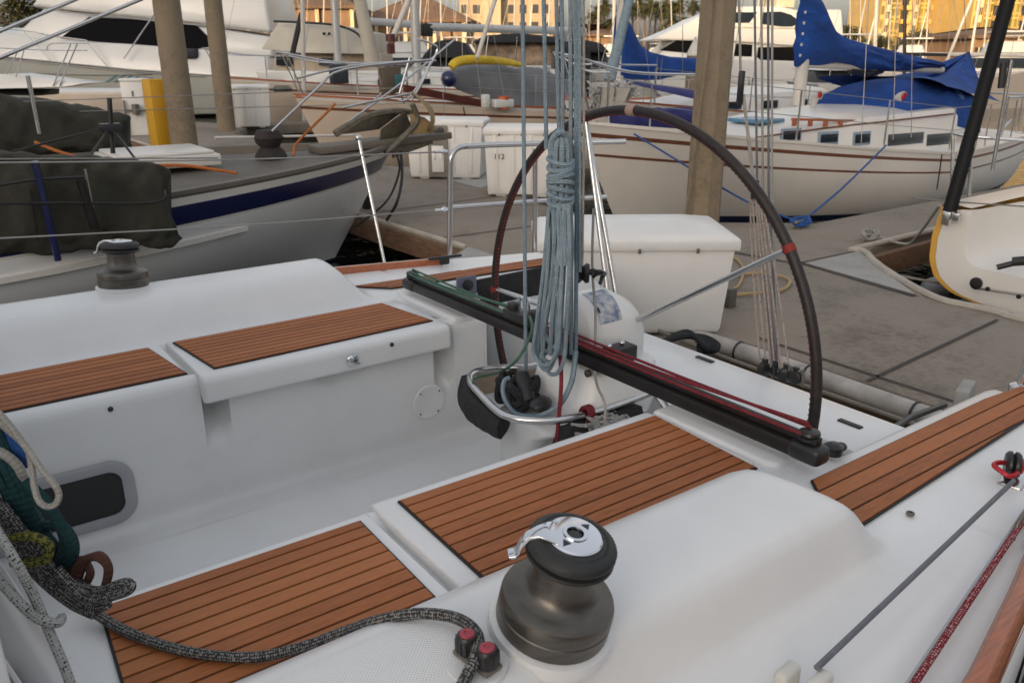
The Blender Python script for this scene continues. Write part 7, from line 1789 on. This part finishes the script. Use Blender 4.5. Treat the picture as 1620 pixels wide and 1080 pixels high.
# ---- buildings
HB = mat('hotel_beige', (.46, .35, .22), .8, var=.08, scale=.2); BRW = mat('brown_roofing', (.17, .10, .06), .85, var=.25, scale=.6); BRWALL = mat('tan_brown_wall', (.30, .18, .10), .85, var=.2, scale=.4)
GOLD = mat('gold_lit_facade', (.66, .44, .13), .45, var=.12, scale=.15); GOLDD = mat('sunset_olive_glass', (.34, .27, .07), .2, var=.35, scale=.12); GOLDL = mat('pale_pilaster', (.72, .58, .34), .6, var=.08, scale=.2); DWIN = mat('far_window', (.05, .045, .045), .25)  # tower golds carry the sunset light in their base colour
def building(label, px0, px1, d, h, deep, m, cat='building', name='building', skew=0.0):
    a, b = at(px0, 82, d=d), at(px1, 82, d=d); c = (a + b) / 2; W = (b - a).length
    o = thing(name, label, cat, (c.x, c.y, WATER + .9), RTA + skew); 
    return o, W
def facade(name, base, glass, w, h_, mort):
    t = NT(name); tc = t.n('ShaderNodeTexCoord'); sp = t.n('ShaderNodeSeparateXYZ'); t.l(tc.outputs['Object'], sp.inputs[0]); cb = t.n('ShaderNodeCombineXYZ'); t.l(sp.outputs[0], cb.inputs[0]); t.l(sp.outputs[2], cb.inputs[1])
    br = t.n('ShaderNodeTexBrick', Scale=1.0); br.offset = 0; br.inputs['Brick Width'].default_value = w; br.inputs['Row Height'].default_value = h_; br.inputs['Mortar Size'].default_value = mort; br.inputs['Mortar Smooth'].default_value = .1
    br.inputs['Color1'].default_value = (*glass, 1); br.inputs['Color2'].default_value = (*tuple(v * .55 for v in glass), 1); br.inputs['Mortar'].default_value = (*base, 1); t.l(cb.outputs[0], br.inputs['Vector'])
    mx = t.n('ShaderNodeMix', _data_type='RGBA', _blend_type='MULTIPLY'); mx.inputs[0].default_value = .5; t.l(br.outputs[0], mx.inputs[6]); t.l(t.ramp(t.noise(.25, 4), [(.3, (.6, .6, .6)), (.7, (1, 1, 1))]), mx.inputs[7]); t.l(mx.outputs[2], t.b.inputs['Base Color']); t.b.inputs['Roughness'].default_value = .5
    return t.m
GOLDF = facade('sunset_gold_facade', (.70, .46, .15), (.36, .26, .06), 1.9, 3.0, .55)  # sunset glow put into the facade and bay colours
GOLDD = facade('sunset_gold_bay', (.62, .42, .12), (.30, .25, .05), 1.1, 3.0, .22)
h, W = building('beige hotel with regular dark windows behind the mainsheet falls', 728, 890, 150, 30, 14, HB, name='hotel')
mb = MB(); mb.box((0, 7, 13), (W, 14, 26)); put(mb, 'wall', HB, h, local=True)
mb = MB(); mb.box((-W * .18, -1.2, 9), (W * .16, 2.4, 18.3)); put(mb, 'stair_tower', mat('hotel_light', (.55, .43, .27), .8), h, local=True)
mb = MB(); mb.box((W * .3, -.7, 9), (W * .3, 1.4, 18.1)); put(mb, 'bay', HB, h, local=True)
for i in range(9):
    for j in range(5):
        x = -W * .45 + W * .9 * i / 8
        if abs(x + W * .18) < W * .1: continue
        y = -.02 if not (W * .15 < x < W * .45) else -1.43
        mb = MB(); mb.box((x, y, 2.6 + j * 2.7), (1.15, .08, 1.35)); put(mb, 'window', DWIN, h, local=True)
for j in range(5): put(MB().box((0, -.08, 1.5 + j * 2.7), (W, .16, .16)), 'string_course', HB, h, local=True)
def hall(label, px0, px1, d, wallh, roofh, skew=0.0, gaps=6):
    o, W = building(label, px0, px1, d, wallh, 12, BRWALL, name='hall', skew=skew)
    mb = MB(); mb.box((0, 6, wallh / 2), (W, 12, wallh)); put(mb, 'wall', BRWALL, o, local=True)
    mb = MB(); e = .8
    mb.grid([[(-W / 2 - e, -e, wallh + .02), (W / 2 + e, -e, wallh + .02), (W / 2 + e, 12 + e, wallh + .02), (-W / 2 - e, 12 + e, wallh + .02)], [(-W / 2 - e, -e, wallh + .3), (W / 2 + e, -e, wallh + .3), (W / 2 + e, 12 + e, wallh + .3), (-W / 2 - e, 12 + e, wallh + .3)], [(-W / 2 + 5, 5, wallh + roofh), (W / 2 - 5, 5, wallh + roofh), (W / 2 - 5, 7, wallh + roofh), (-W / 2 + 5, 7, wallh + roofh)]], wrap=True, cap0=True, cap1=True); put(mb, 'roof', BRW, o, local=True, sharp=20)
    for i in range(gaps):
        x = -W / 2 + W * (i + .5) / gaps; mb = MB(); mb.box((x, -.03, wallh * .45), (W / gaps * .55, .1, wallh * .45)); f_ = put(mb, 'window', DWIN, o, local=True)
        put(MB().box((x, -.10, wallh * .45), (.12, .06, wallh * .45)), 'mullion', GOLDL, f_, local=True)
    for i in range(gaps + 1): put(MB().box((-W / 2 + W * i / gaps, -.25, wallh / 2), (.35, .35, wallh)), 'post', GOLDL if i % 2 else BRWALL, o, local=True)
    return o
hall('long brown hall with wide roof at the upper left', 372, 560, 88, 5.2, 2.6, .05, 7)
hall('brown hip-roofed pavilion left of the hotel', 575, 735, 96, 4.2, 3.0, -.05, 7)
hall('brown waterfront house left of the furled sail', 925, 985, 110, 3.0, 1.6, 0, 3)
hall('low boathouse at the right border under the golden tower', 1535, 1680, 85, 2.4, 1.2, 0, 6)
def tower(label, px0, px1, d, hgt, seed, mats_, nb=7):
    o, W = building(label, px0, px1, d, hgt, 20, GOLD, name='condo_tower'); r = random.Random(seed)
    put(MB().box((0, 10, hgt / 2), (W, 20, hgt)), 'wall', mats_[0], o, local=True)
    fl = int(hgt / 3.0)
    for k in range(nb):
        x = -W / 2 + W * (k + .5) / nb
        kind = k % 3
        if kind == 0: put(MB().box((x, -.7, hgt / 2), (W / nb * .34, 1.4, hgt)), 'pilaster', GOLDL, o, local=True)
        elif kind == 1: put(MB().box((x, -.25, hgt / 2), (W / nb * .8, .5, hgt)), 'glass_bay', GOLDD, o, local=True)
        else: put(MB().box((x, -.15, hgt / 2), (W / nb * .7, .3, hgt)), 'window_strip', DWIN if r.random() < .5 else GOLDD, o, local=True)
    for j in range(fl):
        if j > 8: continue      # the upper storeys are far above the picture
        for k in range(nb):
            x = -W / 2 + W * (k + .5) / nb
            if k % 3 == 2: put(MB().box((x, -.9, 2 + j * 3.0), (W / nb * .95, 1.5, 1.0)), 'balcony', GOLD, o, local=True)
            elif k % 3 == 1: put(MB().box((x, -.62, 2 + j * 3.0), (W / nb * .84, .3, .35)), 'floor_band', GOLD, o, local=True)
            else:
                for u_ in (-.09, .09): put(MB().box((x + u_ * W / nb, -1.45, 3.4 + j * 3.0), (W / nb * .10, .1, 1.5)), 'window', DWIN, o, local=True)
tower('golden lit condominium tower with balconies right of the sky patch', 1385, 1530, 210, 60, 3, (GOLDF,), 10)
tower('second golden lit glass tower at the upper right border', 1528, 1720, 190, 60, 9, (GOLDF,), 13)
# unseen block added behind the photographer to keep the low sun off the docks
SD = V((math.cos(SUN_AZ), math.sin(SUN_AZ), 0)); SP = V((-SD.y, SD.x, 0))
c = SD * 200
o = thing('shade_block', 'long plain block added behind the photographer to shade the docks', 'building', (c.x, c.y, WATER), math.atan2(SP.y, SP.x))
BH = 35.0
put(MB().box((0, 0, BH / 2), (420, 9, BH)), 'wall', mat('plaster_wall', (.42, .36, .30), .8, var=.1, scale=.2), o, local=True)
put(MB().box((0, 0, BH + .2), (421, 10, .4)), 'roof', BRW, o, local=True)
for i in range(30): put(MB().box((-90 + 6.2 * i, 4.53, 5.4), (3.4, .1, 3.0)), 'window', GLASS, o, local=True)

# unseen cruiser added beyond the near finger dock to block low sky light
nb_ = thing('shade_cruiser', 'white cruiser with a grey cover added behind the photographer to shade the foreground', 'boat', (-8.5, -3.3, WATER))
nrow = make_hull(nb_, 11.5, 3.6, 1.5, 1.3, 1.2, [WH, NAVYP, WH, BOOT], [(.08, 0), (.12, 1), (.80, 2), (2, 3)])
make_deck(nb_, nrow, WS); cabin(nb_, 2.2, 10.6, .9, 1.5, 1.25, .8, 1.25, GREYC, name='cockpit_cover')
# ================================================================== LIGHT
#SUN_AZ = math.radians(209)       # where the sun stands
#SUN_EL = math.radians(8.0)
w = bpy.data.worlds.new('World'); scene.world = w; w.use_nodes = True
nt = w.node_tree; bg = nt.nodes['Background']
sky = nt.nodes.new('ShaderNodeTexSky'); sky.sky_type = 'NISHITA'; sky.sun_disc = False
sky.sun_elevation = SUN_EL; sky.sun_rotation = PI / 2 - SUN_AZ
sky.air_density = 1.0; sky.dust_density = 3.5; sky.ozone_density = 1.0
hs = nt.nodes.new('ShaderNodeHueSaturation'); hs.inputs['Saturation'].default_value = 0.42
nt.links.new(sky.outputs[0], hs.inputs['Color'])
mx = nt.nodes.new('ShaderNodeMix'); mx.data_type = 'RGBA'; mx.blend_type = 'MULTIPLY'; mx.inputs[0].default_value = 1.0
mx.inputs[7].default_value = (1.55, 1.48, 1.44, 1)
nt.links.new(hs.outputs[0], mx.inputs[6])
hz = nt.nodes.new('ShaderNodeMix'); hz.data_type = 'RGBA'; hz.blend_type = 'ADD'; hz.inputs[0].default_value = 1.0   # pale gradient added overhead to brighten upward faces
tcw = nt.nodes.new('ShaderNodeTexCoord'); spw = nt.nodes.new('ShaderNodeSeparateXYZ'); nt.links.new(tcw.outputs['Generated'], spw.inputs[0])
cr = nt.nodes.new('ShaderNodeValToRGB'); e = cr.color_ramp.elements; e[0].position = 0.0; e[0].color = (0.10, 0.13, 0.19, 1); e[1].position = 0.85; e[1].color = (0.95, 0.98, 1.03, 1)
nt.links.new(spw.outputs[2], cr.inputs[0])
cm = nt.nodes.new('ShaderNodeMix'); cm.data_type = 'RGBA'; cm.blend_type = 'MULTIPLY'; cm.inputs[0].default_value = 1.0; cm.inputs[7].default_value = (2.6, 2.6, 2.65, 1)
nt.links.new(cr.outputs[0], cm.inputs[6]); nt.links.new(cm.outputs[2], hz.inputs[7])
nt.links.new(mx.outputs[2], hz.inputs[6]); nt.links.new(hz.outputs[2], bg.inputs['Color'])
bg.inputs['Strength'].default_value = 0.15
sl = bpy.data.lights.new('sun', 'SUN'); sl.energy = 4.3; sl.angle = math.radians(0.53); sl.color = (1.0, 0.72, 0.40)
so = bpy.data.objects.new('sun', sl); COL.objects.link(so)
d = -V((math.cos(SUN_AZ) * math.cos(SUN_EL), math.sin(SUN_AZ) * math.cos(SUN_EL), math.sin(SUN_EL)))
so.rotation_euler = d.to_track_quat('-Z', 'Y').to_euler()
so.location = (-20, -20, 30)
scene.view_settings.view_transform = 'Standard'; scene.view_settings.look = 'None'; scene.view_settings.exposure = 0
scene.cycles.max_bounces = 8; scene.cycles.transparent_max_bounces = 8
